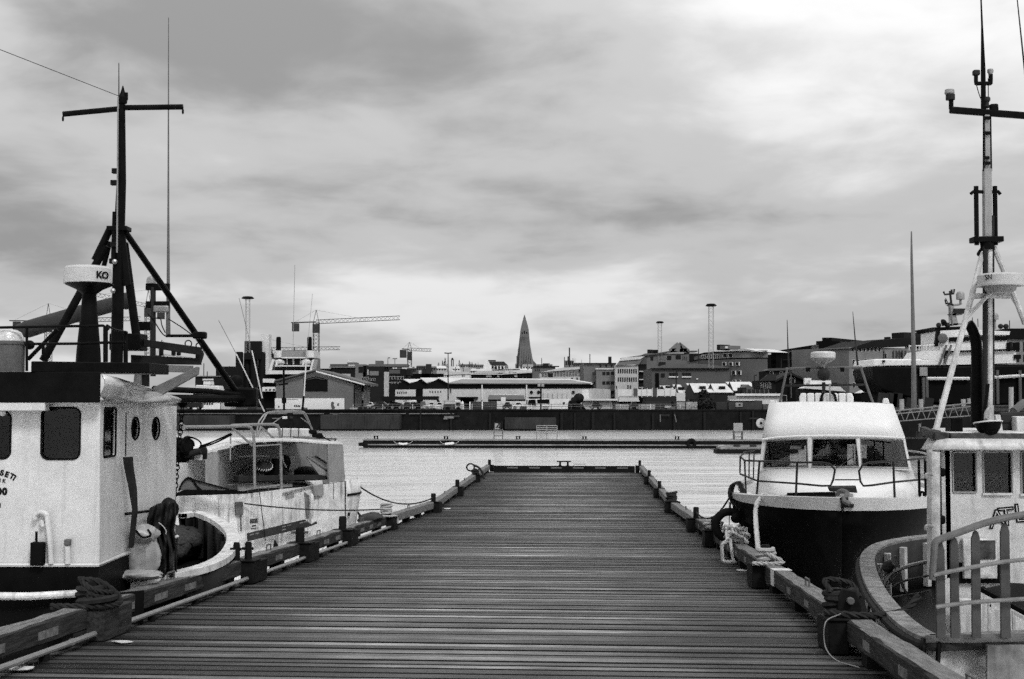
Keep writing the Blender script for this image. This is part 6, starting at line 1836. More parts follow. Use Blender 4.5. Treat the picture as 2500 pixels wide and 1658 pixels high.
for k, (px, lab) in enumerate(((918, 'pair of small iron bollards near the open end of the pontoon'), (1089, 'pair of small iron bollards on the pontoon between the white fender and the first sign'),
                 (1265, 'pair of small iron bollards between the number sign and the barrier rack'), (1427, 'pair of small iron bollards just beyond the barrier rack'), (1653, 'pair of small iron bollards before the plain sign board'))):
    Yb = ypon(px) + 1.2
    th = thing('pontoon_bollard', lab, 'bollard', V((P(px, 1070, Yb).x, Yb, zp + 0.07)), 'bollards on the pontoon')
    for d in (-0.17, 0.17):
        MB().lathe(V((P(px, 1070, Yb).x + d, Yb, zp + 0.06)), [(0.09, 0), (0.09, 0.3), (0.15, 0.34), (0.12, 0.4)], n=10).build('post', M_IRON, th)
    MB().box((P(px, 1070, Yb).x, Yb, zp + 0.09), (0.62, 0.3, 0.05)).build('plate', M_IRON, th)
for px, dz, lab in ((984, 0.0, 'sagging white fender roped to the pontoon near its open end'), (1097, 0.05, 'white cylinder fender roped to the pontoon side')):
    Yb = ypon(px) - 0.25
    c = P(px, 1083, Yb)
    th = thing('pontoon_fender', lab, 'fender', c - V((0, 0, 0.2)), 'fenders on the pontoon')
    pts = [c + V((d, 0, dz * d * 2 - (0.06 if abs(d) < 0.3 else 0) * (1 if dz == 0 else 0))) for d in (-0.55, -0.45, 0, 0.45, 0.55)]
    MB().tube(pts, [0.06, 0.13, 0.12, 0.13, 0.06] if dz == 0 else [0.1, 0.15, 0.15, 0.15, 0.1], 10).build('cylinder', M_WHITE, th)
    for s_ in (-1, 1):
        MB().tube(smoothpath([c + V((s_ * 0.52, 0, dz * s_)), c + V((s_ * 0.85, 0, 0.05)), c + V((s_ * 1.15, 0.1, 0.3))]), 0.025, 5).build('lashing', M_ROPE, th)
q = P(1688, 1083, ypon(1688) - 0.2)
mb = MB(); mb.tube([q + V((0.42 * math.cos(i * math.pi / 8), 0, 0.42 * math.sin(i * math.pi / 8))) for i in range(16)], 0.2, 8, closed=True)
tag(mb.build('hanging_tyre_ring', M_RUBBER), 'black tyre hanging on the pontoon side before the plain sign board', 'tyre')
def stand(px0, px1, py0, py1, pyb, lab, board, number=None):
    Yb = ypon(px0) + 1.0
    th = thing('sign_stand', lab, 'sign', V((P((px0 + px1) / 2, pyb, Yb).x, Yb, zp + 0.07)), 'signs on the pontoon')
    f_ = Face(P(px0, pyb, Yb), P(px1, pyb, Yb))
    for px in (px0 + 1, px1 - 1):
        for dy in (0, 0.7):
            q_ = P(px, pyb, Yb)
            MB().tube([V((q_.x, Yb + dy, zp + 0.05)), V((q_.x, Yb + dy, P(px, py1, Yb).z + 0.1))], 0.055, 6).build('leg', M_MIDGREY, th)
    for y in (py1 + 1, (py1 + pyb) / 2 + 4):
        MB().tube([P(px0, y, Yb), P(px1, y, Yb)], 0.045, 6).build('crossbar', M_MIDGREY, th)
    mb = MB(); f_.rect(mb, board[0], board[1], board[2], board[3], 0.06, 0.06); bd = mb.build('board', M_GREYPAINT if number is None else M_GALV, th, bev=0.02)
    if number:
        text('sign_number', number, 1.05, f_.hit(board[0] + 2, board[3] - 4) + f_.n * 0.07, f_.u if f_.u.x > 0 else -f_.u, (0, 0, 1), M_LETTER, th, off=0.02)
        mb = MB(); f_.rect(mb, board[0] - 2, board[1] - 2, board[2] + 4, board[3] + 1, -0.02, 0.05); mb.build('backing', M_DARKGREY, th)
stand(1205, 1228, 1032, 1049, 1071, 'framed number sign on tubular legs standing on the pontoon', (1208, 1034, 1219, 1048), '21')
stand(1792, 1814, 1033, 1054, 1071, 'plain grey sign board on legs standing on the pontoon', (1791, 1033, 1813, 1053))
Yb = ypon(1335) + 1.0
th = thing('barrier_rack', 'open tubular barrier rack standing on the pontoon', 'barrier', V((P(1335, 1071, Yb).x, Yb, zp + 0.07)))
for y in (1039.5, 1044.5, 1049, 1053, 1059):
    MB().tube([P(1310, y, Yb), P(1360, y - 0.5, Yb)], 0.045 if y < 1055 else 0.03, 6).build('bar', M_GALV, th)
for x in (1310.5, 1335, 1360):
    MB().tube([V((P(x, 1069, Yb).x, Yb, zp + 0.05)), P(x, 1038.5, Yb)], 0.05, 6).build('upright', M_GALV, th)
    MB().bar(V((P(x, 1069, Yb).x, Yb - 0.5, zp + 0.1)), V((P(x, 1069, Yb).x, Yb + 0.7, zp + 0.1)), 0.08, 0.06).build('foot', M_GALV, th)
# small work float tied at the right
Yb = 138
a, b = P(1752, 1096, Yb), P(1950, 1096, Yb)
wf = thing('work_float', 'small dark work float tied to the near side of the pontoon', 'float', V(((a.x + b.x) / 2, Yb, 0)))
MB().par(V((a.x, Yb, -0.3)), V((b.x - a.x, 0, 0)), V((0, 3, 0)), V((0, 0, 0.7))).build('hull', M_CONC_DARK, wf, bev=0.1)
MB().par(V((a.x + 0.3, Yb + 0.2, 0.4)), V((b.x - a.x, 0, 0)), V((0, 2.6, 0)), V((0, 0, 0.3))).build('deck', M_PONT, wf, bev=0.08)
for px in (1762, 1800, 1840):
    q = P(px, 1085, Yb + 0.5)
    MB().box((q.x, Yb + 0.8, 0.75), (0.7, 0.5, 0.3)).build('deck_chest', M_GALV if px == 1762 else M_DARKGREY, wf, bev=0.06)
# ------------------------------------------------------------------ gangway, guide pole, dark revetment on the right
YG = 118.0
gw = thing('gangway_bridge', 'steel truss gangway sloping up behind the motor boat', 'gangway', P(2290, 1030, YG))
def zg(x, y, Y=YG): return P(*z7(x, y), Y)
M_TRUSS = mat('gangway steel', 0.13, 0.5, 0.3, 1, 0.0)
for dY in (0, 1.6):
    MB().bar(zg(960, 1238, YG + dY), zg(1680, 1165, YG + dY), 0.1, 0.1).build('top_chord', M_TRUSS, gw)
    MB().bar(zg(960, 1345, YG + dY), zg(1680, 1290, YG + dY), 0.15, 0.3).build('bottom_chord', M_CONC_DARK, gw)
    n = 16
    for i in range(n):
        x0 = 965 + i * 45
        f0, f1 = (x0 - 960) / 720, (x0 + 45 - 960) / 720
        t0_, b0_ = zg(x0, 1238 - 73 * f0, YG + dY), zg(x0, 1345 - 55 * f0, YG + dY)
        t1_, b1_ = zg(x0 + 45, 1238 - 73 * f1, YG + dY), zg(x0 + 45, 1345 - 55 * f1, YG + dY)
        MB().bar(*((t0_, b1_) if i % 2 else (b0_, t1_)), 0.05, 0.05).build('brace', M_TRUSS, gw)
MB().prism([zg(960, 1335, YG), zg(1680, 1280, YG), zg(1680, 1275, YG + 1.6), zg(960, 1330, YG + 1.6)], V((0, 0, 0.08))).build('walkway', M_TRUSS, gw)
MB().tube([zg(960, 1265), zg(1680, 1195)], 0.05, 6).build('hand_rail', M_TRUSS, gw)
MB().tube([zg(1178, 1340, YG + 1), zg(1180, 1560, YG + 1)], 0.12, 8).build('support_pile', M_GREYPAINT, gw)
MB().box(zg(1175, 1440, YG + 1), (0.55, 0.5, 0.6)).build('pile_guide', M_DARKGREY, gw, bev=0.1)
gp = MB().tube([zg(1130, 1215, YG + 3), zg(1125, 700, YG + 3), zg(1110, -20, YG + 3), zg(1108, -255, YG + 3)], [0.25, 0.20, 0.12, 0.06], 12).build('guide_pole', mat('tall grey pole', 0.09, 0.5, 0.3, 0.5, 0, streak=0.3))
tag(gp, 'tall tapering grey steel pole rising beside the gangway', 'pole')
tag(MB().tube([zg(1150, 1215, YG + 3), zg(1148, 930, YG + 3)], 0.08, 8).build('pole_stub', M_DARKGREY), 'short thin pole beside the foot of the tall grey pole', 'pole')
for k, (x0, y0, y1, lab) in enumerate(((1028, 1140, 1235, 'pale concrete post next to the tall grey pole, on the motor boat side'), (1188, 1140, 1225, 'pale concrete post just right of the tall grey pole'),
        (1360, 1140, 1205, 'pale concrete post halfway along the gangway'), (1540, 1140, 1200, 'pale concrete post at the upper end of the gangway'), (1938, 1040, 1270, 'tall pale post right of the slatted mast'), (1590, 1135, 1180, 'dim concrete post behind the exhaust stack'))):
    q0, q1 = zg(x0, y1, YG + 7), zg(x0, y0, YG + 7)
    o = MB().tube([q0, q1], 0.22, 10).build('concrete_post', M_GREYPAINT)
    tag(o, lab, 'post', 'posts by the gangway')
mb = MB()
for a, b in ((1028, 1188), (1188, 1360), (1360, 1540)):
    mb.tube(sag(zg(a, 1150, YG + 7), zg(b, 1150, YG + 7), 1.2), 0.06, 5)
tag(mb.build('post_chain', M_DARKGREY), 'slack chain strung between the pale concrete posts', 'chain')
mb = MB()
q0, q1, q2 = P(2158, 1000, YG + 14), P(2900, 1000, YG + 14), P(2130, 1000, 252)
h_ = 1 + zg(1000, 1240, YG + 14).z
mb.prism([V((q0.x, q0.y, -1)), V((q1.x, q1.y, -1)), V((q1.x + 80, 252, -1)), V((q2.x, 252, -1))], V((0, 0, h_)))
tag(mb.build('slipway_wall', M_CONC_DARK, smooth=0), kind='structure')
o = MB().par(zg(1040, 1560, 95), V((9, 0, 0)), V((0, 4, 0)), V((0, 0, 0.8))).build('finger_pontoon', M_CONC_DARK)
tag(o, 'dark low float showing between the two boats on the motor boat side', 'pontoon')
# ------------------------------------------------------------------ ship on the slip
YH = 235.0
sh = thing('trawler_on_slip', 'dark-hulled ship with white superstructure standing on the slip', 'ship', P(2380, 990, YH))
def zs(x, y, Y=YH): return P(*z7(x, y), Y)
M_SHULL = mat('ship hull dark paint', 0.005, 0.45, 0.5, 0.3, 0.0)
M_SWH = mat('ship white paint', 0.62, 0.45, 0.12, 0.4, 0.0, streak=0.25)
hullp = [(790, 868), (1400, 860), (2400, 845), (2400, 1190), (1350, 1190), (1000, 1110), (880, 1075), (835, 1040), (802, 985), (793, 930)]
MB().prism([zs(*p) for p in hullp], V((0, 14, 0))).build('hull', M_SHULL, sh, bev=0.4)
MB().prism([zs(*p) for p in [(790, 866), (1405, 858), (1290, 808), (930, 806), (800, 806)]], V((0, 14, 0))).build('whaleback', M_SWH, sh, bev=0.2)
MB().prism([zs(*p) for p in [(1190, 808), (1240, 735), (1375, 735), (1375, 850), (1290, 812)]], V((0, 12, 0))).build('forecastle_house', M_SWH, sh, smooth=0)
MB().prism([zs(*p) for p in [(1375, 850), (1430, 735), (1980, 735), (1980, 840), (1420, 855)]], V((0, 12, 0))).build('main_house', M_SWH, sh, smooth=0)
MB().prism([zs(*p) for p in [(1345, 735), (1345, 570), (1520, 560), (1900, 575), (1900, 735)]], V((0, 11, 0))).build('bridge', M_SWH, sh, smooth=0)
MB().prism([zs(*p) for p in [(1285, 543), (1520, 535), (1520, 562), (1325, 572)]], V((0, 11, 0))).build('bridge_roof', M_SHULL, sh, smooth=0)
MB().prism([zs(x, y, YH - 0.5) for x, y in [(1540, 575), (1930, 575), (1925, 605), (1545, 605)]], V((0, 11, 0))).build('bridge_wing_roof', M_SWH, sh, smooth=0)
MB().prism([zs(x, y, YH - 0.3) for x, y in [(1425, 625), (1700, 615), (1905, 615), (1905, 650), (1700, 652), (1425, 662)]], V((0, 0.6, 0))).build('bridge_windows', M_GLASSDARK, sh, smooth=0)
MB().prism([zs(x, y, YH - 0.4) for x, y in [(1325, 565), (1350, 570), (1330, 700), (1305, 700)]], V((0, 1, 0))).build('funnel_stripe', M_SHULL, sh, smooth=0)
MB().prism([zs(x, y, YH - 0.6) for x, y in [(1425, 738), (1980, 720), (1980, 732), (1425, 750)]], V((0, 1, 0))).build('deck_edge', M_SHULL, sh, smooth=0)
q = zs(1365, 635, YH - 0.2); MB().lathe(q, [(0.95, 0), (0.9, 0.4), (0.6, 0.5)], (0, -1, 0), 16).build('porthole', M_MIDGREY, sh)
for x in (1440, 1400):
    MB().bar(zs(x, 690, YH - 0.6), zs(x - 55, 850, YH - 0.6), 0.3, 0.3).build('ladder', M_MIDGREY, sh)
for x0, y0, x1, y1 in ((1905, 670, 1930, 740), (1955, 668, 2010, 735), (1965, 770, 2020, 805), (870, 815, 890, 835), (1690, 795, 1705, 850)):
    MB().prism([zs(x, y, YH - 0.35) for x, y in ((x0, y0), (x1, y0), (x1, y1), (x0, y1))], V((0, 0.4, 0))).build('opening', M_SHULL, sh, smooth=0)
# mast with platforms
mm_ = MB().prism([zs(x, y) for x, y in ((1455, 530), (1500, 520), (1455, 345), (1430, 335))], V((0, 1.2, 0))).build('ship_mast', M_GREYPAINT, sh)
for (a, b, y) in ((1440, 1540, 512), (1435, 1545, 430), (1425, 1535, 350)):
    MB().prism([zs(a, y), zs(b, y - 6), zs(b - 15, y + 8), zs(a + 20, y + 14)], V((0, 2, 0))).build('mast_platform', M_GREYPAINT, mm_)
MB().tube([zs(1440, 345), zs(1428, 240)], 0.2, 6).build('topmast', M_DARKGREY, mm_)
for pts in (((1375, 245), (1385, 270), (1460, 262), (1465, 225)), ((1390, 310), (1395, 345), (1440, 345)), ((1445, 262), (1442, 228))):
    MB().tube([zs(*p) for p in pts], 0.18, 6).build('aerial_arm', M_DARKGREY, mm_)
for (x, y0, y1) in ((1392, 300, 340), (1420, 370, 530), (1660, 470, 540), (1615, 460, 560)):
    MB().tube([zs(x, y0), zs(x + (20 if x == 1392 else 3), y1)], 0.08, 5).build('whip', M_DARKGREY, sh)
lathe_px(z7, YH, 1516, [(10, 345), (10, 315), (34, 310), (34, 265), (24, 248), (0, 242)], 'satellite_dome', M_GREYPAINT, sh, n=16)
lathe_px(z7, YH, 1805, [(8, 560), (8, 480), (28, 478), (28, 440), (18, 425), (0, 420)], 'satellite_dome', M_GREYPAINT, sh, n=16)
MB().box(zs(1525, 408), (3.0, 1, 0.9)).build('radar_scanner', M_DARKGREY, sh)
MB().tube(smoothpath([zs(1360, 500), zs(1378, 500), zs(1385, 530)]), 0.5, 8).build('crane_hook', M_SHULL, sh)
for x in (1335, 1408, 1850, 1895):
    MB().ball(zs(x, 535 if x > 1500 else 525), 0.5, 10).build('roof_lamp', M_DARKGREY, sh)
MB().tube([zs(1235, 970, YH - 0.5), zs(1590, 970, YH - 0.5)], 0.32, 6).build('staging_rail', M_WHITE_WORN, sh)
MB().tube([zs(1800, 960, YH - 0.5), zs(2100, 942, YH - 0.5)], 0.32, 6).build('staging_rail', M_WHITE_WORN, sh)
for x in (1208, 1235, 1822, 2010):
    MB().tube([zs(x, 900 if x > 1300 else 960, YH - 0.5), zs(x + 4, 1180, YH - 0.5)], 0.3, 6).build('staging_post', M_MIDGREY, sh)
MB().box(zs(1208, 910, YH - 0.4), (1.4, 0.3, 1.6)).build('hull_mark', M_GREYPAINT, sh)
for i in range(9):
    x = 1090 + i * 28
    MB().tube([zs(x, 735), zs(x, 690)], 0.12, 5).build('fore_rail_post', M_WHITE_WORN, sh)
MB().tube([zs(1090, 700), zs(1335, 690)], 0.12, 5).build('fore_rail', M_WHITE_WORN, sh)
for x in (880, 950, 990, 1100, 1250):
    MB().bar(zs(x, 1090 if x < 1000 else 1130), zs(x - 15, 1230), 1.6, 1.6).build('keel_prop', M_DARKGREY, sh)

# ------------------------------------------------------------------ city behind the quay
def crv(v):
    return v * 0.35 if v < 0.1 else v * 0.72 if v < 0.27 else min(0.75, v * 1.35)
def tone(v, nm=None, **k):
    v = crv(v)
    return mat('facade %.3f' % v, v, 0.75, k.pop('var', 0.2), 0.25, 0.0, streak=0.2, **k)
def rooft(v):
    v = min(0.5, crv(v))
    return mat('roofing %.3f' % v, v, 0.6, 0.2, 0.3, 0.0)
M_WIN = mat('far window glass', 0.014, 0.15, 0.3, 0.2)
M_WINF = mat('far window frame', 0.55, 0.6, 0.1, 1)
BLDS = []
class Bld:
    """a building whose front lies between two pixels columns at given distances"""
    def __init__(s, name, label, cat, zf, x0, x1, Y0, Y1=None, depth=15.0, group='buildings behind the quay'):
        Y1 = Y1 or Y0
        s.zf = zf
        a, b = P(*zf(x0, 0), Y0), P(*zf(x1, 0), Y1)
        a = P(zf(x0, 0)[0], 940, Y0); b = P(zf(x1, 0)[0], 940, Y1)
        s.f = Face(a, b)
        s.z0 = min(terr(Y0, a.x), terr(Y1, b.x)) - 3.0
        s.dep = depth
        s.t = thing(name, label, cat, V(((a.x + b.x) / 2, (Y0 + Y1) / 2, s.z0)), group)
        BLDS.append(s); s.walls = []
    def body(s, poly, m, name='wall', depth=None, proud=0.0):
        """front outline in zoom pixels; lowest edge is dropped to the ground"""
        pts = [s.f.hit(*s.zf(*p)) + s.f.n * proud for p in poly]
        return MB().prism(pts, -s.f.n * (depth or s.dep)).build(name, m, s.t, smooth=0)
    def block(s, x0, x1, y0, m, y1=None, name='wall', depth=None, proud=0.0):
        a, b = s.f.hit(*s.zf(x0, y0)), s.f.hit(*s.zf(x1, y0))
        zb_ = s.z0 if y1 is None else s.f.hit(*s.zf(x0, y1)).z
        o = V((a.x, a.y, zb_)) + s.f.n * proud
        if y1 is None and name == 'wall': s.walls.append((V((a.x, a.y, (a.z + b.z) / 2)), V((b.x, b.y, (a.z + b.z) / 2))))
        return MB().par(o, V((b.x - a.x, b.y - a.y, 0)), -s.f.n * (depth or s.dep), V((0, 0, (a.z + b.z) / 2 - zb_))).build(name, m, s.t, smooth=0)
    def rect(s, x0, y0, x1, y1, name, m, proud=0.06, thick=0.3):
        mb = MB(); s.f.rect(mb, *s.zf(x0, y0), *s.zf(x1, y1), proud, thick)
        return mb.build(name, m, s.t, smooth=0)
    def win(s, x0, x1, n, y0, y1, frac=0.62, frame=False):
        w_ = (x1 - x0) / n
        for i in range(n):
            a = x0 + w_ * (i + (1 - frac) / 2); b = a + w_ * frac
            if frame:
                fx = min(2.2, w_ * 0.1)
                fo = s.rect(a - fx, y0 - fx, b + fx, y1 + fx, 'window', M_WINF, 0.05, 0.2)
                mb = MB(); s.f.rect(mb, *s.zf(a, y0), *s.zf(b, y1), 0.10, 0.2); mb.build('pane', M_WIN, fo, smooth=0)
            else:
                s.rect(a, y0, b, y1, 'window', M_WIN, 0.08, 0.3)
# --- church tower on the hill
YC = 1400.0
ct = thing('church_tower', 'tall tapering concrete church tower with stepped sides on the hilltop', 'church', V((P(1281, 880, YC).x, YC, terr(YC) - 6)))
cz = lambda x, y: P(*z5(x, y), YC)
M_CH = mat('church concrete', 0.115, 0.8, 0.15, 0.05, 0.0)
prof = [(1545, 1718, 720), (1553, 1712, 620), (1562, 1704, 540), (1572, 1697, 470), (1580, 1690, 400), (1588, 1684, 330), (1594, 1680, 280), (1604, 1670, 235), (1615, 1658, 190), (1626, 1646, 150), (1635, 1638, 122)]
mb = MB()
for (l0, r0, y0), (l1, r1, y1) in zip(prof, prof[1:]):
    a, b = cz(l0, y0), cz(r0, y0); c, d = cz(l1, y1), cz(r1, y1)
    w0, w1 = b.x - a.x, d.x - c.x
    mb.hexa([V((a.x, YC - w0 / 2, a.z)), V((b.x, YC - w0 / 2, a.z)), V((b.x, YC + w0 / 2, a.z)), V((a.x, YC + w0 / 2, a.z)),
             V((c.x, YC - w1 / 2, c.z)), V((d.x, YC - w1 / 2, c.z)), V((d.x, YC + w1 / 2, c.z)), V((c.x, YC + w1 / 2, c.z))])
mb.build('tower', M_CH, ct, smooth=0)
for l, r, y in ((1540, 1722, 640), (1552, 1712, 560), (1566, 1702, 490), (1578, 1693, 420)):
    for x0, x1 in ((l, l + 10), (r - 10, r)):
        a, b = cz(x0, 720), cz(x1, y)
        MB().par(V((a.x, YC - 14, a.z)), V((b.x - a.x, 0, 0)), V((0, 20, 0)), V((0, 0, b.z - a.z))).build('column', M_CH, ct, smooth=0)
for i in range(7):
    x = 1572 + i * 21
    a, b = cz(x, 700), cz(x + 8 - (x - 1635) * 0.1, 360)
    MB().prism([V((a.x, YC - 21, a.z)), V((a.x + 4, YC - 21, a.z)), V((cz(1635 + (x - 1635) * 0.62 + 5, 350).x, YC - 13.2, b.z)), V((cz(1635 + (x - 1635) * 0.62, 350).x, YC - 13.2, b.z))], V((0, 3, 0))).build('rib', M_CH, ct, smooth=0)
for x, hgt in ((1605, 16), (1627, 28), (1650, 18)):
    a, b = cz(x, 332), cz(x + 13, 332 - hgt)
    MB().par(V((a.x, YC - 20.6, a.z)), V((b.x - a.x, 0, 0)), V((0, 8, 0)), V((0, 0, b.z - a.z))).build('belfry_opening', M_WIN, ct, smooth=0)
MB().prism([V((cz(x, y).x, YC - 8, cz(x, y).z)) for x, y in ((1705, 720), (1765, 720), (1760, 640), (1730, 610), (1712, 570), (1702, 560))], V((0, 12, 0))).build('wing', M_CH, ct, smooth=0)
# --- houses on the hill
def gable(label, zf, x0, x1, yr, ye, Y, wv=0.5, rv=0.08, xr0=None, xr1=None, depth=10, winy=None, nwin=4, yb=None, cat='house', grp='houses on the hillside'):
    """house with its ridge across the view"""
    b = Bld('hill_house', label, cat, zf, x0, x1, Y, depth=depth, group=grp)
    b.block(x0, x1, ye, tone(wv))
    f = b.f
    e0, e1 = f.hit(*zf(x0 - 3, ye)), f.hit(*zf(x1 + 3, ye))
    r0, r1 = f.hit(*zf(xr0 if xr0 is not None else x0, yr)), f.hit(*zf(xr1 if xr1 is not None else x1, yr))
    mid = -f.n * depth / 2
    far = -f.n * depth
    mb = MB()
    mb.add([e0 + f.n * 0.4, e1 + f.n * 0.4, r1 + mid, r0 + mid, e0 + far, e1 + far], [(0, 1, 2, 3), (3, 2, 5, 4), (0, 3, 4), (1, 5, 2), (0, 4, 5, 1)])
    mb.build('roof', rooft(rv), b.t, smooth=0)
    if winy:
        b.win(x0 + 4, x1 - 4, nwin, *winy)
    return b
gable('white house with a steep dark roof below the church tower', z5, 1280, 1460, 612, 655, 1150, 0.6, 0.05, 1262, 1420, winy=(662, 690), nwin=5)
hb_ = Bld('hill_house', 'tall white gable end left of the dark-roofed house below the church', 'house', z5, 1205, 1290, 1145, group='houses on the hillside')
hb_.body([(1205, 740), (1290, 740), (1290, 660), (1240, 604), (1205, 660)], tone(0.6))
hb_.rect(1255, 598, 1335, 612, 'chimney_block', rooft(0.05), 0.0, 3)
gable('small white house right at the foot of the church tower', z5, 1612, 1732, 642, 668, 1250, 0.65, 0.25, 1620, 1725, winy=(672, 684), nwin=4)
gable('pale low house left of the tree group on the hill', z5, 700, 820, 656, 686, 900, 0.3, 0.35, 720, 800, winy=(692, 706), nwin=4)
gable('white cottage between the trees on the hill', z5, 880, 962, 660, 690, 950, 0.55, 0.3, 900, 945, winy=(694, 704), nwin=3)
gable('row of pale houses with white roof edges in mid hill', z5, 1065, 1215, 685, 712, 800, 0.35, 0.3, 1080, 1200, winy=(716, 728), nwin=6)
gable('pale terrace right of the white gable on the hill', z5, 1295, 1440, 690, 700, 850, 0.45, 0.25, winy=(702, 722), nwin=7)
gable('white terrace with small windows below the church', z5, 1430, 1600, 684, 692, 820, 0.5, 0.3, winy=(698, 714), nwin=8)
gable('white flat house with bright roof slabs beneath the church', z5, 1590, 1730, 690, 705, 780, 0.55, 0.6, winy=(708, 722), nwin=5)
gable('dark low house at the far end of the dark office roofs', z5, 400, 500, 680, 695, 820, 0.12, 0.04, winy=(700, 725), nwin=5)
gable('dark house in front of the small tower crane', z5, 500, 600, 655, 672, 860, 0.14, 0.08, winy=(678, 700), nwin=5)
gable('grey house beside the first hill trees', z5, 600, 705, 662, 680, 840, 0.2, 0.12, winy=(684, 705), nwin=4)
gable('pale low houses on the skyline left of the church', z5, 960, 1100, 640, 655, 1300, 0.3, 0.1, winy=(658, 668), nwin=5)
gable('low pale roofs on the skyline just right of the trees', z5, 1100, 1205, 644, 656, 1280, 0.25, 0.1, winy=(660, 670), nwin=5)
gable('low houses on the skyline right of the church', z5, 1765, 1930, 640, 652, 1300, 0.35, 0.12, winy=(656, 665), nwin=7)
gable('grey block with aerial on the skyline right of the church', z5, 2060, 2155, 600, 606, 1000, 0.22, 0.2, winy=(615, 650), nwin=4)
gable('dark roofs on the skyline at the edge of the office block', z5, 2150, 2260, 625, 645, 1000, 0.2, 0.06, winy=(650, 660), nwin=5)
for px, y0, y1, lab, Y in ((z5(2108, 0)[0], z5(0, 468)[1], z5(0, 670)[1], 'thin rooftop aerial right of the church', 980), (z5(2120, 0)[0] - 6, z5(0, 560)[1], z5(0, 620)[1], 'short rooftop aerial beside the tall thin one', 985)):
    o = MB().tube([P(px, y1, Y), P(px, y0, Y)], 0.5, 6).build('roof_aerial', M_DARKGREY)
    tag(o, lab, 'aerial')
ck = thing('clock_tower', 'small open rooftop turret among the hill trees', 'turret', P(*z5(879, 665), 900))
for d in (-9, 9):
    MB().tube([P(*z5(879 + d, 665), 900), P(*z5(879 + d, 595), 900)], 0.35, 6).build('column', M_DARKGREY, ck)
lathe_px(z5, 900, 879, [(13, 597), (13, 590), (9, 580), (0, 572)], 'cap', M_DARKGREY, ck, n=10)
# --- trees
M_LEAF = mat('conifer needles', 0.025, 0.8, 0.6, 0.6, 0.0)
M_LEAF2 = mat('dark bush leaves', 0.022, 0.8, 0.7, 1.2, 0.0)
M_BARK = mat('bark', 0.04, 0.9, 0.3, 2)
def tree(label, px, ytop, ybase, Y, wpx, conif=True, seed=1, n=420, name='hill_tree', grp='trees on the hill', lf=None):
    rg_ = random.Random(seed)
    b, t_ = P(px, ybase, Y), P(px, ytop, Y)
    H = t_.z - b.z; Wd = wpx * Y / FPX / 2
    th = thing(name, label, 'tree', b, grp)
    MB().tube([b - V((0, 0, 1)), b + V((0, 0, H * 0.5)), t_], [H * 0.035, H * 0.02, H * 0.004], 6).build('trunk', M_BARK, th)
    mb = MB()
    lf = lf or H * 0.055
    for i in range(n):
        h = rg_.random() ** (1.3 if conif else 0.8)
        if conif:
            rad = Wd * (1 - h) ** 0.85 * (0.75 + 0.25 * math.sin(h * 40 + seed))
        else:
            rad = Wd * math.sqrt(max(0.03, 1 - (2 * h - 0.9) ** 2)) * (0.8 + 0.3 * math.sin(h * 9 + seed))
        an = rg_.uniform(0, 2 * math.pi); rr_ = rad * math.sqrt(rg_.uniform(0.25, 1.15))
        c = b + V((rr_ * math.cos(an), rr_ * math.sin(an), H * (0.08 + 0.92 * h)))
        d1 = V((rg_.uniform(-1, 1), rg_.uniform(-1, 1), rg_.uniform(-0.6, 0.6))) * lf
        d2 = V((rg_.uniform(-1, 1), rg_.uniform(-1, 1), rg_.uniform(-1, 1))) * lf
        mb.add([c - d1, c + d2 * 0.6, c + d1, c - d2 * 0.6], [(0, 1, 2, 3)])
    mb.build('crown', M_LEAF if conif else M_LEAF2, th, smooth=0)
for i, (x, yt, w_, lab) in enumerate(((802, 575, 34, 'tallest pointed conifer on the hill left of the church'), (776, 605, 30, 'conifer just left of the tallest hill conifer'), (735, 625, 44, 'low broad conifer at the left end of the hill trees'),
        (952, 600, 30, 'pointed conifer right of the rooftop turret'), (985, 628, 34, 'short conifer at the right of the pointed one'), (1058, 612, 26, 'small conifer standing apart nearer the church'),
        (1085, 620, 26, 'small conifer just right of the one standing apart'), (825, 640, 40, 'low conifer at the right foot of the tallest one'), (925, 645, 30, 'low dark conifer between turret and pointed conifer'))):
    tree(lab, z5(x, 0)[0], z5(0, yt)[1], z5(0, 680)[1], 940 + 7 * i, w_ / 4.3 * 1.5, True, i + 3, 260)
tree('dark bush at the left foot of the church tower', z5(1640, 0)[0], z5(0, 598)[1], z5(0, 650)[1], 1320, 60 / 4.3, False, 31, 160)
tree('dark bushy tree growing on the quay before the white-roofed sheds', z6(1370, 0)[0], z6(0, 915)[1], z6(0, 1178)[1], 257, 255 / 4.3, False, 17, 1500, 'quay_tree', 'trees on the quay', 0.35)
tree('low dark tree beside the round office block', z6(1950, 0)[0], z6(0, 700)[1], z6(0, 860)[1], 420, 90 / 4.3, False, 23, 420, 'quay_tree', 'trees on the quay', 0.6)
# --- long warehouse
b = Bld('long_warehouse', 'long pale warehouse with dark band, three gables and shallow roof', 'warehouse', z5, 280, 2345, 330, 318, 30)
b.block(840, 2340, 896, tone(0.40, var=0.25))
b.rect(840, 845, 2342, 897, 'dark_band', rooft(0.018), 0.15, 3)
f = b.f
A0, A1 = f.hit(*z5(835, 845)) + f.n * 0.5, f.hit(*z5(2345, 848)) + f.n * 0.5
R0, R1 = f.hit(*z5(725, 795)) - f.n * 8, f.hit(*z5(2050, 803)) - f.n * 8
mb = MB(); mb.add([A0, A1, R1, R0], [(0, 1, 2, 3)]); mb.add([R0, R1, R1 - f.n * 14 - V((0, 0, 3)), R0 - f.n * 14 - V((0, 0, 3))], [(0, 1, 2, 3)]); mb.build('roof', rooft(0.26), b.t, smooth=0, solid=0.2)
MB().tube([R0 + V((0, 0, 0.1)), R1 + V((0, 0, 0.1))], 0.25, 5).build('ridge', M_WINF, b.t)
MB().tube([R1, A1], 0.3, 5).build('verge', M_WINF, b.t)
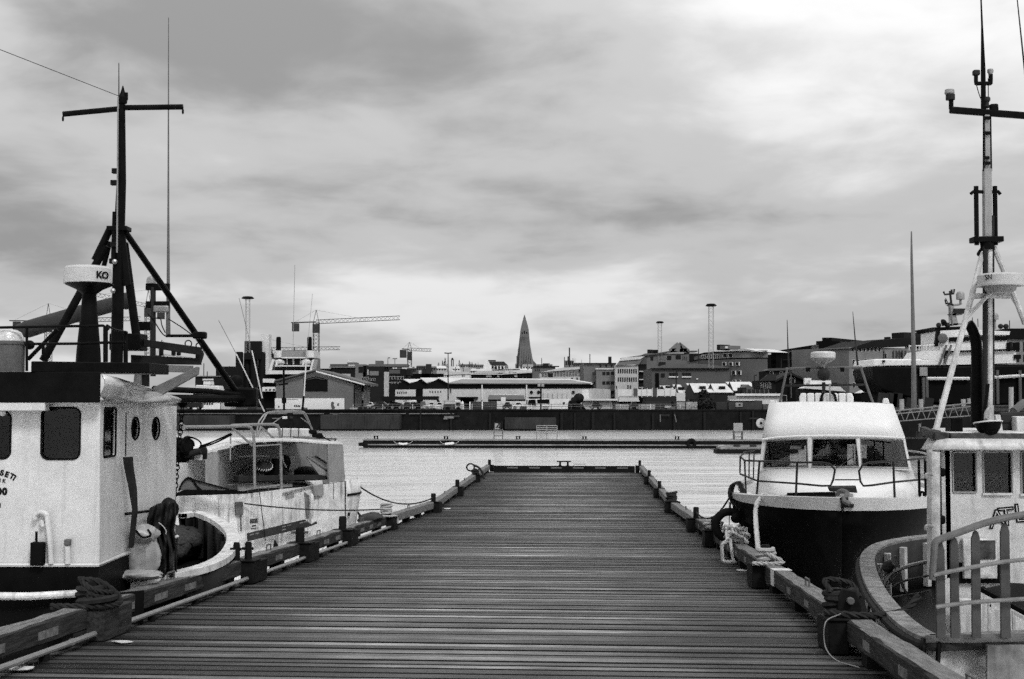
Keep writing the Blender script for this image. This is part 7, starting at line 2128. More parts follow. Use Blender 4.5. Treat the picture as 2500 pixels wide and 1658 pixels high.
for k, (xa_, xp, xb_, ya_, yp) in enumerate(((300, 365, 440, 850, 812), (440, 540, 620, 850, 798), (620, 722, 840, 850, 793))):
    b.body([(xa_, 910), (xb_, 900), (xb_, ya_), (xp, yp), (xa_, ya_)], rooft(0.025), 'gable', 6, -0.5 - k * 0.05)
    a_, p_, e_ = f.hit(*z5(xp, yp)), f.hit(*z5(xb_ - 10, ya_ - 4)), None
    MB().prism([a_ + V((0, 0, 0.2)), p_ + V((0, 0, 0.1)), p_ - f.n * 9 + V((2, 0, 1.0)), a_ - f.n * 9 + V((5, 0, 0.4))], V((0, 0, 0.15))).build('gable_roof', rooft(0.35), b.t, smooth=0)
b.block(280, 492, 908, tone(0.42), depth=5, proud=0.05)
b.block(492, 570, 912, rooft(0.02), depth=5, proud=-0.2, name='yard_gate')
b.block(570, 840, 902, tone(0.42), depth=5, proud=0.05)
for x in range(300, 400, 22):
    b.rect(x, 930, x + 9, 950, 'window', M_WIN, 0.15)
for x in range(640, 760, 28):
    b.rect(x, 920, x + 8, 940, 'window', M_WIN, 0.15)
for x in (1190, 1658):
    b.rect(x - 6, 850, x + 6, 1020, 'pilaster', tone(0.5), 0.3, 0.5)
for x in (1710, 1785, 2150):
    q = f.hit(*z5(x, 936)) + f.n * 0.1
    MB().lathe(q, [(0.34 * 1.0, -0.2), (0.36 * 1.15, 0.1), (0.3, 0.12)], f.n, 14).build('round_window', M_WIN, b.t)
for i in range(6):
    x = 1835 + i * 50
    b.rect(x, 935, x + 5, 1000, 'white_post', M_WINF, 0.3, 0.3)
b.rect(920, 985, 1135, 1000, 'awning', rooft(0.015), 1.5, 1.6)
b.rect(965, 1000, 1100, 1100, 'loading_door', rooft(0.015), 0.1)
b.rect(1680, 985, 1790, 1000, 'awning', rooft(0.02), 1.2, 1.3)
b.rect(855, 895, 865, 940, 'downpipe', rooft(0.1), 0.2)
# lean-to in front
l = Bld('lean_to_shed', 'low shed with grey lean-to roof in front of the long warehouse', 'shed', z5, 1250, 1640, 300, depth=10, group='sheds on the quay')
l.block(1255, 1640, 1020, tone(0.36))
l.body([(1250, 1022), (1642, 1022), (1630, 968), (1262, 966)], rooft(0.24), 'roof', 0.5, 0.4)
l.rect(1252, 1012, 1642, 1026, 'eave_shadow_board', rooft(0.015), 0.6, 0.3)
for x in (1290, 1360, 1435, 1510, 1590):
    l.rect(x, 928, x + 5, 970, 'roof_post', M_WINF, -3, 0.2)
l.rect(1285, 955, 1595, 962, 'roof_rail', M_WINF, -3, 0.2)
# white van body / coach
# --- dark offices left of centre
b = Bld('dark_office', 'dark grey stepped office block left of the long warehouse', 'building', z4, 1640, 2330, 430, depth=25)
b.block(1640, 1760, 860, tone(0.04))
b.block(1750, 2010, 835, tone(0.055))
b.rect(1735, 838, 2010, 850, 'roof_edge', tone(0.25), 0.5)
b.rect(1745, 812, 1925, 838, 'plant_room', tone(0.14), -3, 6)
b.win(1765, 2000, 9, 862, 912, 0.55)
b.rect(1770, 915, 1960, 945, 'pale_band', tone(0.3), 0.1)
b.block(2010, 2120, 815, tone(0.22))
b.block(2090, 2330, 830, tone(0.07))
b.rect(1925, 795, 2025, 835, 'lift_tower', tone(0.2), -2, 6)
b.rect(2220, 780, 2290, 805, 'roof_tank', tone(0.12), -4, 5)
b.rect(2045, 840, 2105, 900, 'dark_panel', M_WIN, 0.2)
b.rect(2135, 870, 2260, 925, 'pale_panel', tone(0.28), 0.2)
for y in (950, 1000, 1050):
    b.win(2075, 2230, 6, y, y + 35, 0.5, True)
b.rect(2230, 1000, 2330, 1200, 'dark_wing', tone(0.012), 0.3)
b2 = Bld('dark_office', 'second dark office with pale window rows, next to the three-gabled warehouse', 'building', z5, 0, 400, 395, depth=22)
b2.block(0, 165, 665, tone(0.05)); b2.block(165, 385, 690, tone(0.035)); b2.rect(0, 640, 400, 668, 'roof_storey', tone(0.16), -2, 10)
b2.rect(380, 700, 440, 760, 'side_wing', tone(0.05), -1, 8)
b2.rect(70, 605, 140, 640, 'plant_room', tone(0.15), -4, 6)
b2.rect(10, 715, 105, 760, 'pale_panel', tone(0.24), 0.15)
b2.win(215, 370, 5, 772, 800, 0.7, True); b2.win(215, 370, 5, 832, 845, 0.7, True)
b2.win(10, 70, 3, 790, 815, 0.6, True); b2.win(10, 70, 3, 850, 875, 0.6, True)
b2.rect(215, 700, 330, 740, 'pale_band', tone(0.12), 0.1)
pc = MB().box((P(*z5(188, 840), 340).x, 340, 8.6), (1.2, 1.2, 9.6)); o = pc.build('striped_column', mat('pale column', 0.4, 0.7, 0.3, 1, 0, streak=0.5)); tag(o, 'pale upright lattice column in front of the dark offices', 'column')
b3_ = Bld('dark_hall', 'very dark long hall roof behind the three-gabled warehouse', 'building', z5, 400, 800, 520, depth=20)
b3_.block(400, 790, 742, rooft(0.012)); b3_.block(560, 640, 690, tone(0.07)); b3_.rect(600, 640, 660, 740, 'stair_tower', tone(0.08), 0.2)
wv_ = Bld('white_roof_hall', 'white pitched hall above the long warehouse roof', 'building', z5, 780, 1060, 460, depth=20)
wv_.block(790, 1058, 750, tone(0.5)); wv_.body([(780, 756), (1062, 745), (1050, 722), (830, 716)], rooft(0.5), 'roof', 8, 0.3)
wv_.win(975, 1010, 2, 752, 782, 0.5); wv_.win(800, 850, 3, 760, 780, 0.4)
gl = Bld('glass_front_building', 'long low dark glass building with white roof line above the warehouse', 'building', z5, 1060, 1712, 480, 470, depth=18)
gl.block(1060, 1710, 738, rooft(0.02)); gl.body([(1058, 742), (1400, 742), (1714, 724), (1714, 732), (1400, 752), (1058, 750)], M_WINF, 'roof_line', 6, 0.5)
gl.body([(1058, 740), (1714, 722), (1700, 700), (1120, 712)], rooft(0.42), 'roof', 1.0, -2)
for x0, x1 in ((1235, 1290), (1350, 1372), (1530, 1560)):
    gl.rect(x0, 750, x1, 778, 'lit_panel', tone(0.3), 0.1)
gl.win(1080, 1230, 4, 752, 780, 0.8); gl.win(1380, 1520, 4, 752, 780, 0.8); gl.win(1570, 1700, 4, 748, 780, 0.8)
gf = Bld('grey_office', 'grey office slab between the church and the fin-windowed building', 'building', z5, 1725, 1960, 440, depth=18)
gf.block(1725, 1960, 668, tone(0.17)); gf.rect(1725, 660, 2000, 672, 'roof_edge', rooft(0.04), 0.4); gf.win(1740, 1800, 3, 690, 715, 0.5)
ff = Bld('fin_window_building', 'pale building with a row of tall fin windows and sloping bright roof', 'building', z5, 1800, 2265, 400, depth=20)
ff.block(1800, 2262, 725, tone(0.32)); ff.body([(1795, 728), (2265, 690), (2265, 668), (2020, 680)], rooft(0.55), 'roof', 10, 0.4)
ff.win(1815, 1880, 4, 738, 775, 0.5); ff.win(1940, 2255, 20, 722, 770, 0.5); ff.rect(1882, 735, 1935, 776, 'dark_bay', M_WIN, 0.1)
ff.win(2110, 2215, 2, 782, 810, 0.25)
# --- middle right blocks
b = Bld('three_window_block', 'grey block with rows of triple windows right of the warehouse', 'building', z6, 108, 440, 350, depth=20)
b.block(108, 445, 632, tone(0.16)); b.rect(105, 628, 450, 640, 'roof_edge', rooft(0.04), 0.5); b.block(235, 442, 690, tone(0.19), proud=2.0, depth=6, name='bay'); b.rect(235, 686, 442, 696, 'bay_roof', M_WINF, 2.3, 2)
b.win(255, 430, 3, 645, 672, 0.3)
for y in (722, 822, 920):
    mbw = [(305, 335), (345, 380), (392, 425)]
    for x0, x1 in mbw:
        mb = MB(); b.f.rect(mb, *z6(x0, y), *z6(x1, y + 34), 2.1, 0.3); mb.build('window', M_WIN, b.t, smooth=0)
b.win(195, 235, 2, 725, 755, 0.4); b.win(205, 235, 1, 825, 855, 0.4); b.win(200, 235, 2, 920, 950, 0.4)
b.rect(305, 985, 425, 1000, 'ground_window', M_WIN, 2.1)
b = Bld('slant_roof_office', 'pale office with slanted glass roof and rows of windows', 'building', z6, 440, 680, 345, depth=22)
b.block(440, 680, 652, tone(0.30)); b.body([(445, 656), (685, 645), (745, 560), (505, 578)], rooft(0.2), 'glass_roof', 0.6, 0.5)
b.body([(480, 608), (700, 590), (745, 560), (510, 572)], rooft(0.5), 'roof_light', 0.3, 0.8)
for y in (692, 780):
    b.win(460, 670, 9, y, y + 45, 0.55)
b.win(560, 610, 2, 862, 900, 0.5); b.win(445, 460, 1, 870, 900, 0.6)
b.block(680, 770, 640, rooft(0.03), depth=14, proud=-0.5, name='stair_tower')
for y in (680, 765, 850):
    b.rect(695, y, 762, y + 30, 'dark_landing', M_WIN, 0.1)
    b.rect(690, y + 32, 765, y + 42, 'landing_edge', tone(0.3), 0.15)
b.body([(685, 642), (745, 560), (770, 575), (770, 642)], rooft(0.1), 'stair_roof', 8, -0.3)
b = Bld('upper_office', 'grey office with open triangular roof frame on top', 'building', z6, 510, 1310, 400, depth=25)
b.block(760, 1310, 528, tone(0.17)); b.body([(505, 576), (860, 528), (1010, 502), (1300, 500), (1300, 512), (1010, 516), (860, 540), (505, 582)], rooft(0.12), 'roof_line', 6, 0.6)
b.rect(840, 490, 890, 522, 'plant_room', rooft(0.03), -2, 4)
for x0, x1, y in ((985, 1027, 552), (1075, 1127, 545)):
    b.rect(x0, y, x1, y + 42, 'window', M_WIN, 0.15)
b.win(950, 980, 2, 565, 600, 0.3, True); b.win(1140, 1200, 3, 560, 600, 0.3)
b.rect(1218, 535, 1308, 605, 'dark_recess', M_WIN, 0.2); b.rect(810, 565, 838, 600, 'window', M_WIN, 0.15)
for p0, p1 in (((1015, 505), (1103, 428)), ((1103, 428), (1200, 505)), ((1103, 432), (1092, 510)), ((1103, 432), (1135, 505)), ((1030, 500), (1190, 498))):
    MB().bar(b.f.hit(*z6(*p0)), b.f.hit(*z6(*p1)), 1.2, 1.3).build('roof_frame', tone(0.22), b.t)
b = Bld('low_grey_hall', 'plain grey hall with shallow roof and a tall dark sign strip', 'building', z6, 820, 1640, 320, depth=20)
b.block(820, 1640, 685, tone(0.115)); b.body([(815, 688), (1640, 684), (1560, 660), (1300, 636), (1040, 634), (950, 650)], rooft(0.13), 'roof', 10, 0.4)
b.rect(815, 682, 1642, 690, 'eave', rooft(0.04), 0.6)
b.rect(862, 735, 898, 882, 'sign_strip', rooft(0.012), 0.3)
for k_, ch_ in enumerate('MARINE'):
    pass
b.rect(920, 738, 958, 778, 'window', M_WIN, 0.15); 
for x0, n in ((1003, 4), (1140, 4)):
    b.rect(x0 - 2, 768, x0 + 98, 782, 'sill', M_WINF, 0.3)
    b.win(x0, x0 + 95, 3, 732, 768, 0.85)
b.rect(1290, 790, 1310, 802, 'vent', M_WINF, 0.2)
b = Bld('round_end_office', 'office with rounded end, window rows and set-back top storey', 'building', z6, 1310, 1910, 370, 352, depth=30)
f = b.f
def curved(x0, x1, y0, m, name, bulge, zb_=None, top_d=0.0):
    pts = []
    for i in range(13):
        x = x0 + (x1 - x0) * i / 12
        q = f.hit(*z6(x, y0)); s_ = i / 12
        pts.append(q - f.n * (bulge * (max(0, (s_ - 0.55) / 0.45) ** 2)) - f.n * top_d)
    z_ = b.z0 if zb_ is None else f.hit(*z6(x0, zb_)).z
    zt2 = sum(p.z for p in pts) / 13
    poly = [V((p.x, p.y, z_)) for p in pts] + [V((pts[-1].x + 1, pts[-1].y + 18, z_)), V((pts[0].x, pts[0].y + 25, z_))]
    return MB().prism(poly, V((0, 0, zt2 - z_))).build(name, m, b.t, smooth=25)
curved(1310, 1905, 592, tone(0.13), 'wall', 5)
curved(1300, 1915, 580, rooft(0.03), 'cornice', 5, 592)
curved(1315, 1858, 516, tone(0.22), 'top_storey', 4, 590, 3.0)
curved(1310, 1866, 508, rooft(0.05), 'top_roof_edge', 4, 516, 2.6)
b.body([(1310, 508), (1860, 508), (1690, 472), (1540, 492)], rooft(0.45), 'roof', 12, -4)
def cwin(x0, x1, n, y0, y1, frac, d, frame=True):
    for i in range(n):
        a = x0 + (x1 - x0) * (i + (1 - frac) / 2) / n; e = a + (x1 - x0) * frac / n
        s_ = max(0, ((a + e) / 2 - 1310) / 595); off = -(5 * max(0, (s_ - 0.55) / 0.45) ** 2) - d + 0.25
        mb = MB(); f.rect(mb, *z6(a - 4, y0 - 3), *z6(e + 4, y1 + 3), off, 0.4); fo = mb.build('window', M_WINF, b.t, smooth=0)
        mb = MB(); f.rect(mb, *z6(a, y0), *z6(e, y1), off + 0.06, 0.3); mb.build('pane', M_WIN, fo, smooth=0)
cwin(1545, 1890, 5, 622, 655, 0.42, 0); cwin(1650, 1880, 4, 712, 752, 0.5, 0); cwin(1660, 1860, 4, 810, 822, 0.5, 0)
cwin(1560, 1850, 5, 530, 566, 0.62, 3.2); cwin(1340, 1530, 9, 545, 580, 0.5, 3.2)
b.rect(1505, 435, 1540, 495, 'chimney_stack', rooft(0.05), -6, 4); b.rect(1540, 445, 1625, 485, 'plant_room', tone(0.14), -6, 5); b.rect(1592, 452, 1618, 476, 'plant_opening', tone(0.5), -5.9, 0.2)
# --- white-roofed sheds
def wshed(label, xa, xp, xb, yp, ye, yb, Y):
    s_ = Bld('white_roof_shed', label, 'shed', z6, xa, xb, Y, depth=14, group='white-roofed sheds')
    s_.body([(xa, yb), (xp + (xp - xa), yb), (xp + (xp - xa), ye), (xp, yp), (xa, ye)], tone(0.08), 'gable_wall', 0.5)
    f_ = s_.f
    e_, r_ = f_.hit(*z6(2 * xp - xa, ye)), f_.hit(*z6(xp, yp))
    a_, c_ = f_.hit(*z6(xb, ye)), f_.hit(*z6(xb - (xp - xa), yp))
    mb = MB(); mb.add([e_ + f_.n * 0.3, a_ + f_.n * 0.3, c_ - f_.n * 6, r_ - f_.n * 6], [(0, 1, 2, 3)]); mb.build('roof', rooft(0.66), s_.t, smooth=0, solid=0.15)
    s_.block(2 * xp - xa, xb, ye, tone(0.07), depth=8, name='side_wall')
    q = f_.hit(*z6((2 * xp - xa + xb) / 2 - 5, (yp + ye) / 2 + 2)) - f_.n * 2.2
    MB().box(q, (1.5, 1.0, 1.0)).build('skylight', M_WIN, s_.t, bev=0.05)
    return s_
wshed('leftmost white-roofed shed, partly hidden by its neighbour', 900, 930, 1070, 866, 912, 980, 312)
wshed('second white-roofed shed with a narrow gable', 1035, 1070, 1190, 855, 945, 1000, 306)
wshed('third and widest white-roofed shed behind the bushy tree', 1170, 1218, 1480, 842, 940, 1010, 300)
wshed('fourth white-roofed shed right of the bushy tree', 1400, 1440, 1680, 845, 940, 1010, 302)
wshed('rightmost white-roofed shed beside the black lamp pole', 1600, 1640, 1945, 826, 922, 1000, 308)
fn = thing('white_post_fence', 'pale boarded fence with white posts in front of the sheds', 'fence', P(*z6(770, 980), 290))
fF2 = Face(P(*z6(470, 940), 290), P(*z6(1080, 940), 290))
for i, (x0, x1, v) in enumerate(((470, 620, 0.45), (625, 675, 0.12), (678, 830, 0.5), (832, 880, 0.1), (882, 1075, 0.45))):
    mb = MB(); fF2.rect(mb, *z6(x0, 905 if v > 0.2 else 895), *z6(x1, 975), 0, 0.1); mb.build('panel', tone(v), fn, smooth=0)
for x in (470, 625, 676, 720, 775, 830, 880, 960, 1020, 1076):
    mb = MB(); fF2.rect(mb, *z6(x - 3, 890), *z6(x + 3, 990), 0.15, 0.2); mb.build('post', M_WINF, fn, smooth=0)
rt = Bld('hip_roof_kiosk', 'small kiosk with rounded dark roof beside the black lamp pole', 'kiosk', z6, 1765, 1890, 290, depth=6, group='sheds on the quay')
rt.block(1775, 1885, 905, tone(0.09)); rt.body([(1760, 910), (1895, 910), (1870, 880), (1830, 856), (1795, 878)], rooft(0.12), 'roof', 6, 0.5)
rt.rect(1830, 856, 1842, 870, 'finial', rooft(0.05), 0.2)
bb = Bld('board_shed', 'long grey boarded shed with pale wall above the dark container', 'shed', z6, 1640, 2190, 285, depth=12, group='sheds on the quay')
bb.block(1715, 2190, 972, tone(0.42)); bb.rect(1705, 950, 2195, 974, 'roof_edge', tone(0.5), 0.6, 1); bb.block(1790, 2070, 905, tone(0.07), name='upper_box', depth=5, proud=-1)
for x in range(1820, 2060, 45):
    bb.rect(x, 908, x + 4, 952, 'board_joint', rooft(0.2), -0.8, 0.2)
# --- dark timber house and dark blocks on the right
b = Bld('black_timber_house', 'black timber house with white-framed windows and gable', 'house', z7, -20, 275, 290, depth=12, group='buildings behind the quay')
b.body([(-20, 1200), (275, 1200), (275, 1000), (100, 925), (-20, 985)], rooft(0.016), 'gable_wall')
b.body([(-30, 985), (100, 915), (285, 1000), (275, 1012), (100, 935), (-30, 1000)], rooft(0.05), 'roof', 10, 0.5)
b.win(92, 142, 1, 965, 1005, 0.8, True); b.win(20, 75, 1, 1110, 1165, 0.8, True)
b.block(-150, -20, 985, rooft(0.03), name='wing_wall', depth=10); b.body([(-155, 990), (-20, 985), (-20, 930), (-90, 935)], rooft(0.08), 'wing_roof', 1.0, 0.5)
b.win(-150, -60, 6, 1000, 1050, 0.55, True)
b.rect(105, 925, 110, 1130, 'flag_pole', M_MIDGREY, 1.0, 0.2)
h = Bld('dormer_house', 'small dark house with two white dormer windows', 'house', z7, -100, 110, 330, depth=10)
h.block(-100, 110, 905, rooft(0.03)); h.body([(-110, 905), (115, 900), (110, 880), (-60, 885)], rooft(0.1), 'roof', 6, 0.4); h.win(12, 40, 1, 912, 938, 0.8, True); h.win(78, 106, 1, 908, 934, 0.8, True); h.win(-70, -40, 1, 912, 940, 0.8, True)
b = Bld('black_stepped_block', 'large black stepped building behind the timber house', 'building', z7, -140, 590, 460, 440, depth=30)
b.block(-130, -20, 770, rooft(0.02)); b.body([(-60, 1000), (590, 1000), (590, 690), (510, 660), (445, 655), (440, 628), (365, 628), (365, 655), (315, 658), (315, 685), (160, 710), (-60, 745)], rooft(0.016))
b.rect(-50, 738, 130, 752, 'roof_edge', tone(0.12), 0.4); b.rect(140, 790, 290, 805, 'ledge', tone(0.10), 0.5); b.rect(40, 805, 250, 815, 'ledge', tone(0.08), 0.5)
b.win(150, 230, 5, 745, 785, 0.4, True); b.win(275, 335, 4, 690, 720, 0.4, True); b.win(535, 570, 1, 815, 850, 0.8, True); b.win(160, 250, 4, 850, 880, 0.4); b.win(440, 510, 2, 845, 870, 0.6, True)
b.rect(280, 905, 320, 985, 'pale_doorway', tone(0.2), 0.2)
for x in (500, 530, 560):
    b.rect(x, 890, x + 8, 1070, 'balcony_post', tone(0.12), 0.6)
for y in (930, 985, 1040):
    b.rect(495, y, 590, y + 10, 'balcony', tone(0.2), 1.2, 1.2)
b = Bld('brick_apartments', 'grey brick apartment block with dark hipped roof left of the ship', 'building', z7, 585, 1320, 360, 375, depth=25)
b.block(588, 1310, 715, tone(0.24)); b.body([(578, 722), (1320, 690), (1320, 615), (1195, 622), (1040, 632), (790, 652)], rooft(0.035), 'roof', 14, 0.6)
b.rect(1045, 588, 1195, 632, 'roof_house', rooft(0.05), -4, 5); b.rect(922, 622, 936, 640, 'chimney', rooft(0.05), -4, 2)
b.win(605, 860, 8, 715, 742, 0.5, True)
for y in (812, 905, 1005):
    b.win(610, 690, 2, y, y + 38, 0.4, True); b.win(710, 790, 2, y - 5, y + 35, 0.5, True)
b.win(880, 905, 1, 760, 800, 0.8, True); b.win(940, 1110, 5, 750, 790, 0.35)
for x in (880, 960, 985, 1010, 1035, 1060):
    b.rect(x, 735, x + 6, 805, 'balcony_bar', tone(0.1), 0.4)
h = Bld('pier_hut', 'low hut with pale roof under the ship bow', 'shed', z7, 685, 840, 260, depth=8, group='sheds on the quay')
h.block(690, 838, 1085, rooft(0.02)); h.body([(680, 1090), (840, 1052), (820, 1040), (740, 1062)], rooft(0.5), 'roof', 5, 0.3)
gk = Bld('glass_kiosk', 'low pale-roofed pavilion behind the motor boat roof', 'kiosk', z7, 205, 560, 262, depth=8, group='sheds on the quay')
gk.block(215, 550, 1052, rooft(0.03)); gk.body([(205, 1050), (560, 1078), (510, 1035), (235, 1035)], rooft(0.6), 'roof', 5, 0.3); gk.rect(265, 985, 440, 1018, 'upper_panel', tone(0.45), -2, 2)
b = Bld('far_grey_block', 'grey block with dark roof at the right edge behind the ship', 'building', z7, 1900, 2300, 330, depth=20)
b.block(1905, 2300, 640, tone(0.24)); b.rect(1900, 552, 2300, 640, 'dark_roof', rooft(0.02), 0.5, 10); b.win(1905, 2140, 4, 665, 745, 0.42); b.win(1905, 2140, 4, 770, 830, 0.42)
# --- left: grey gable warehouse with white mural wall
b = Bld('gable_warehouse', 'grey gabled warehouse with dark loft door and a white painted wall', 'warehouse', z4, 1170, 2000, 262, 262, depth=25)
b.body([(1180, 1300), (2000, 1300), (2000, 1025), (1600, 895), (1180, 1010)], tone(0.16), 'gable_wall')
f = b.f
for p0, p1 in (((1600, 888), (2112, 1030)), ((1600, 888), (1160, 1005))):
    a_, c_ = f.hit(*z4(*p0)), f.hit(*z4(*p1))
    MB().prism([a_, c_, c_ + V((0, 0, 0.45)), a_ + V((0, 0, 0.45))], -f.n * 26).build('roof', rooft(0.12), b.t, smooth=0)
    MB().bar(a_ + f.n * 0.5, c_ + f.n * 0.5, 0.4, 0.25).build('verge_board', M_WINF if p1[0] > 1600 else rooft(0.04), b.t)
b.body([(1470, 1098), (1720, 1098), (1720, 975), (1595, 940), (1470, 975)], rooft(0.014), 'loft_door', 0.3, 0.15)
b.body([(1480, 985), (1600, 952), (1710, 985), (1600, 960)], tone(0.10), 'loft_beam', 0.2, 0.3)
b.rect(1165, 1172, 1895, 1292, 'mural_wall', mat('mural white', 0.62, 0.6, 0.08, 0.5), 0.3, 0.2)
b.rect(1165, 1292, 1900, 1302, 'mural_base', tone(0.2), 0.35, 0.2)
b.rect(1280, 1180, 1408, 1186, 'mural_line', tone(0.2), 0.32, 0.1)
for x, y, wd, hh in ((1368, 1240, 12, 22), (1386, 1240, 12, 22), (1404, 1242, 12, 22), (1420, 1246, 12, 18), (1200, 1250, 14, 18)):
    b.rect(x, y, x + wd, y + hh, 'mural_mark', rooft(0.03), 0.33, 0.1)
M_MURAL = tone(0.12)
b.body([(1820, 1248), (1842, 1250), (1840, 1225), (1826, 1222)], M_MURAL, 'mural_patch', 0.1, 0.34)
b.body([(1760, 1215), (1775, 1205), (1790, 1215), (1785, 1240), (1800, 1270), (1790, 1285), (1765, 1280), (1755, 1245)], M_MURAL, 'mural_figure', 0.1, 0.34)
b.rect(1995, 1030, 2008, 1290, 'downpipe', rooft(0.02), 0.3); b.rect(1440, 1270, 1500, 1300, 'crate', M_MIDGREY, 1.5, 1)
an = Bld('side_annex', 'narrow pale annex right of the gabled warehouse', 'building', z4, 2008, 2100, 275, depth=12)
an.block(2010, 2100, 1030, tone(0.25)); an.rect(2045, 1040, 2095, 1300, 'dark_bay', rooft(0.03), 0.2); an.rect(2060, 1105, 2098, 1190, 'white_door', M_WINF, 0.4)
# --- silos
so_ = thing('silo_cluster', 'dark cluster of round silos beside the white ferry', 'silo', V((P(610, 900, 350).x, 350, 3)))
for i, x in enumerate((795, 872, 948, 1022)):
    a = P(*z4(x, 700), 350); wd = P(*z4(x + 40, 700), 350).x - a.x
    MB().lathe(V((a.x, 350 + (i % 2), 2)), [(wd, 0), (wd, a.z - 2), (wd * 0.8, a.z - 1.6)], n=18).build('silo', rooft(0.022), so_)
MB().box(P(*z4(948, 670), 351), (4.5, 4, 5)).build('head_house', rooft(0.03), so_)
a = P(*z4(725, 880), 352)
MB().box((a.x, 352, a.z / 2 + 1), (7.5, 8, a.z)).build('annex', rooft(0.03), so_)
MB().box((P(*z4(1072, 780), 353).x, 353, 14), (2.2, 4, 20)).build('elevator_shaft', M_WINF, so_)
MB().box((P(*z4(1110, 750), 360).x, 360, 15), (3.4, 4, 8)).build('loading_tower', rooft(0.04), so_)
lw = Bld('long_dark_shed', 'long dark shed behind the low white cabin boat', 'shed', z4, 330, 1045, 345, depth=10, group='sheds on the quay')
lw.block(330, 700, 942, rooft(0.05)); lw.rect(330, 935, 700, 946, 'roof_edge', tone(0.2), 0.3)
lw.rect(775, 1048, 798, 1075, 'sign', tone(0.25), 40, 0.2)
# --- white ferry (stern view)
fe = thing('white_ferry', 'white ferry stern with two dark funnels behind the gabled warehouse', 'ship', P(705, 1000, 300))
def zfy(x, y, Y=300): return P(*z4(x, y), Y)
M_FW = mat('ferry white', 0.6, 0.5, 0.12, 0.3, 0.0, streak=0.15)
def fpoly(poly, name, m, dep=8, Y=300, **k):
    return MB().prism([zfy(x, y, Y) for x, y in poly], V((0, dep, 0))).build(name, m, fe, smooth=0, **k)
fpoly([(1155, 672), (1575, 672), (1575, 745), (1155, 745)], 'top_house', M_FW, 10, 303)
fpoly([(1242, 672), (1485, 672), (1485, 742), (1242, 742)], 'grey_panel', tone(0.26), 1, 302.5)
fpoly([(1130, 745), (1590, 745), (1590, 880), (1110, 880)], 'deck_recess', tone(0.2), 8, 305)
fpoly([(1225, 738), (1485, 738), (1480, 752), (1240, 752)], 'bridge_roof', M_FW, 6, 299)
fpoly([(1240, 760), (1475, 760), (1470, 815), (1245, 815)], 'bridge_glass', M_WIN, 4, 300)
for x in (1290, 1360, 1430):
    fpoly([(x, 760), (x + 7, 760), (x + 7, 815), (x, 815)], 'window_post', M_FW, 0.4, 299.8)
fpoly([(1170, 825), (1530, 825), (1530, 838), (1170, 838)], 'deck_line', M_FW, 4, 299)
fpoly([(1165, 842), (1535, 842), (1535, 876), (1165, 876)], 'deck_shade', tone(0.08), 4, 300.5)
fpoly([(1130, 880), (1160, 770), (1135, 760), (1100, 880)], 'side_wing', M_FW, 6, 299.5)
fpoly([(1530, 880), (1555, 770), (1580, 760), (1552, 880)], 'side_wing', M_FW, 6, 299.5)
fpoly([(1085, 918), (1100, 880), (1550, 880), (1548, 918)], 'stern_band', M_FW, 8, 299)
fpoly([(1050, 1300), (1050, 920), (1560, 920), (1560, 1300)], 'hull_dark', rooft(0.015), 10, 301)
fpoly([(1040, 1005), (1040, 965), (1165, 968), (1165, 1010)], 'side_deck', M_FW, 4, 299)
fpoly([(1032, 1100), (1032, 1052), (1168, 1052), (1168, 1100)], 'side_deck', M_FW, 4, 299)
for x in (1065, 1105, 1145):
    fpoly([(x, 1075), (x + 18, 1075), (x + 18, 1087), (x, 1087)], 'port', M_WIN, 0.4, 298.8)
for x0, x1 in ((1177, 1230), (1502, 1555)):
    a_, c_ = zfy((x0 + x1) / 2, 668), zfy((x0 + x1) / 2, 540); wd = (zfy(x1, 600).x - zfy(x0, 600).x) / 2
    MB().lathe(a_, [(wd, 0), (wd * 0.95, c_.z - a_.z), (wd * 0.7, c_.z - a_.z + 0.3)], n=14).build('funnel', rooft(0.012), fe)
for x in (1200, 1480):
    MB().tube([zfy(x, 770, 298.8), zfy(x - 25, 840, 298.8)], 0.3, 6).build('davit', M_FW, fe)
    MB().ball(zfy(x + (20 if x < 1300 else 10), 795, 300), 1.3, 10, 0.6).build('lifeboat', tone(0.35), fe)
MB().tube([zfy(1370, 670), zfy(1370, 640)], 0.15, 5).build('mast', M_DARKGREY, fe)
# --- low white passenger boat behind the booms, low white kiosk
cb_ = thing('cabin_boat', 'small white cabin boat with mast behind the black booms', 'boat', P(*z4(455, 1105), 330), 'small boats at the far quay')
MB().prism([P(*z4(x, y), 330) for x, y in ((320, 1100), (590, 1110), (570, 1040), (335, 1032))], V((0, 6, 0))).build('cabin', M_FW, cb_, bev=0.2)
MB().prism([P(*z4(x, y), 331) for x, y in ((412, 1030), (492, 1030), (488, 992), (416, 992))], V((0, 4, 0))).build('wheelhouse', M_FW, cb_, bev=0.1)
MB().prism([P(*z4(x, y), 330) for x, y in ((300, 1180), (620, 1180), (600, 1105), (310, 1100))], V((0, 8, 0))).build('hull', rooft(0.03), cb_)
MB().bar(P(*z4(408, 975), 331), P(*z4(520, 975), 331), 0.4, 0.4).build('radar_bar', M_FW, cb_)
MB().tube([P(*z4(456, 990), 331), P(*z4(456, 890), 331)], 0.12, 5).build('mast', M_DARKGREY, cb_)
kw = Bld('window_kiosk', 'low white kiosk with a row of windows on the far quay', 'kiosk', z4, 305, 700, 262, depth=6, group='sheds on the quay')
kw.block(305, 520, 1200, tone(0.6), depth=5); kw.win(315, 520, 8, 1210, 1238, 0.62); kw.block(520, 590, 1205, tone(0.6), depth=5); kw.block(600, 700, 1200, tone(0.3), depth=5); kw.rect(300, 1196, 690, 1204, 'roof_edge', M_WINF, 0.3)
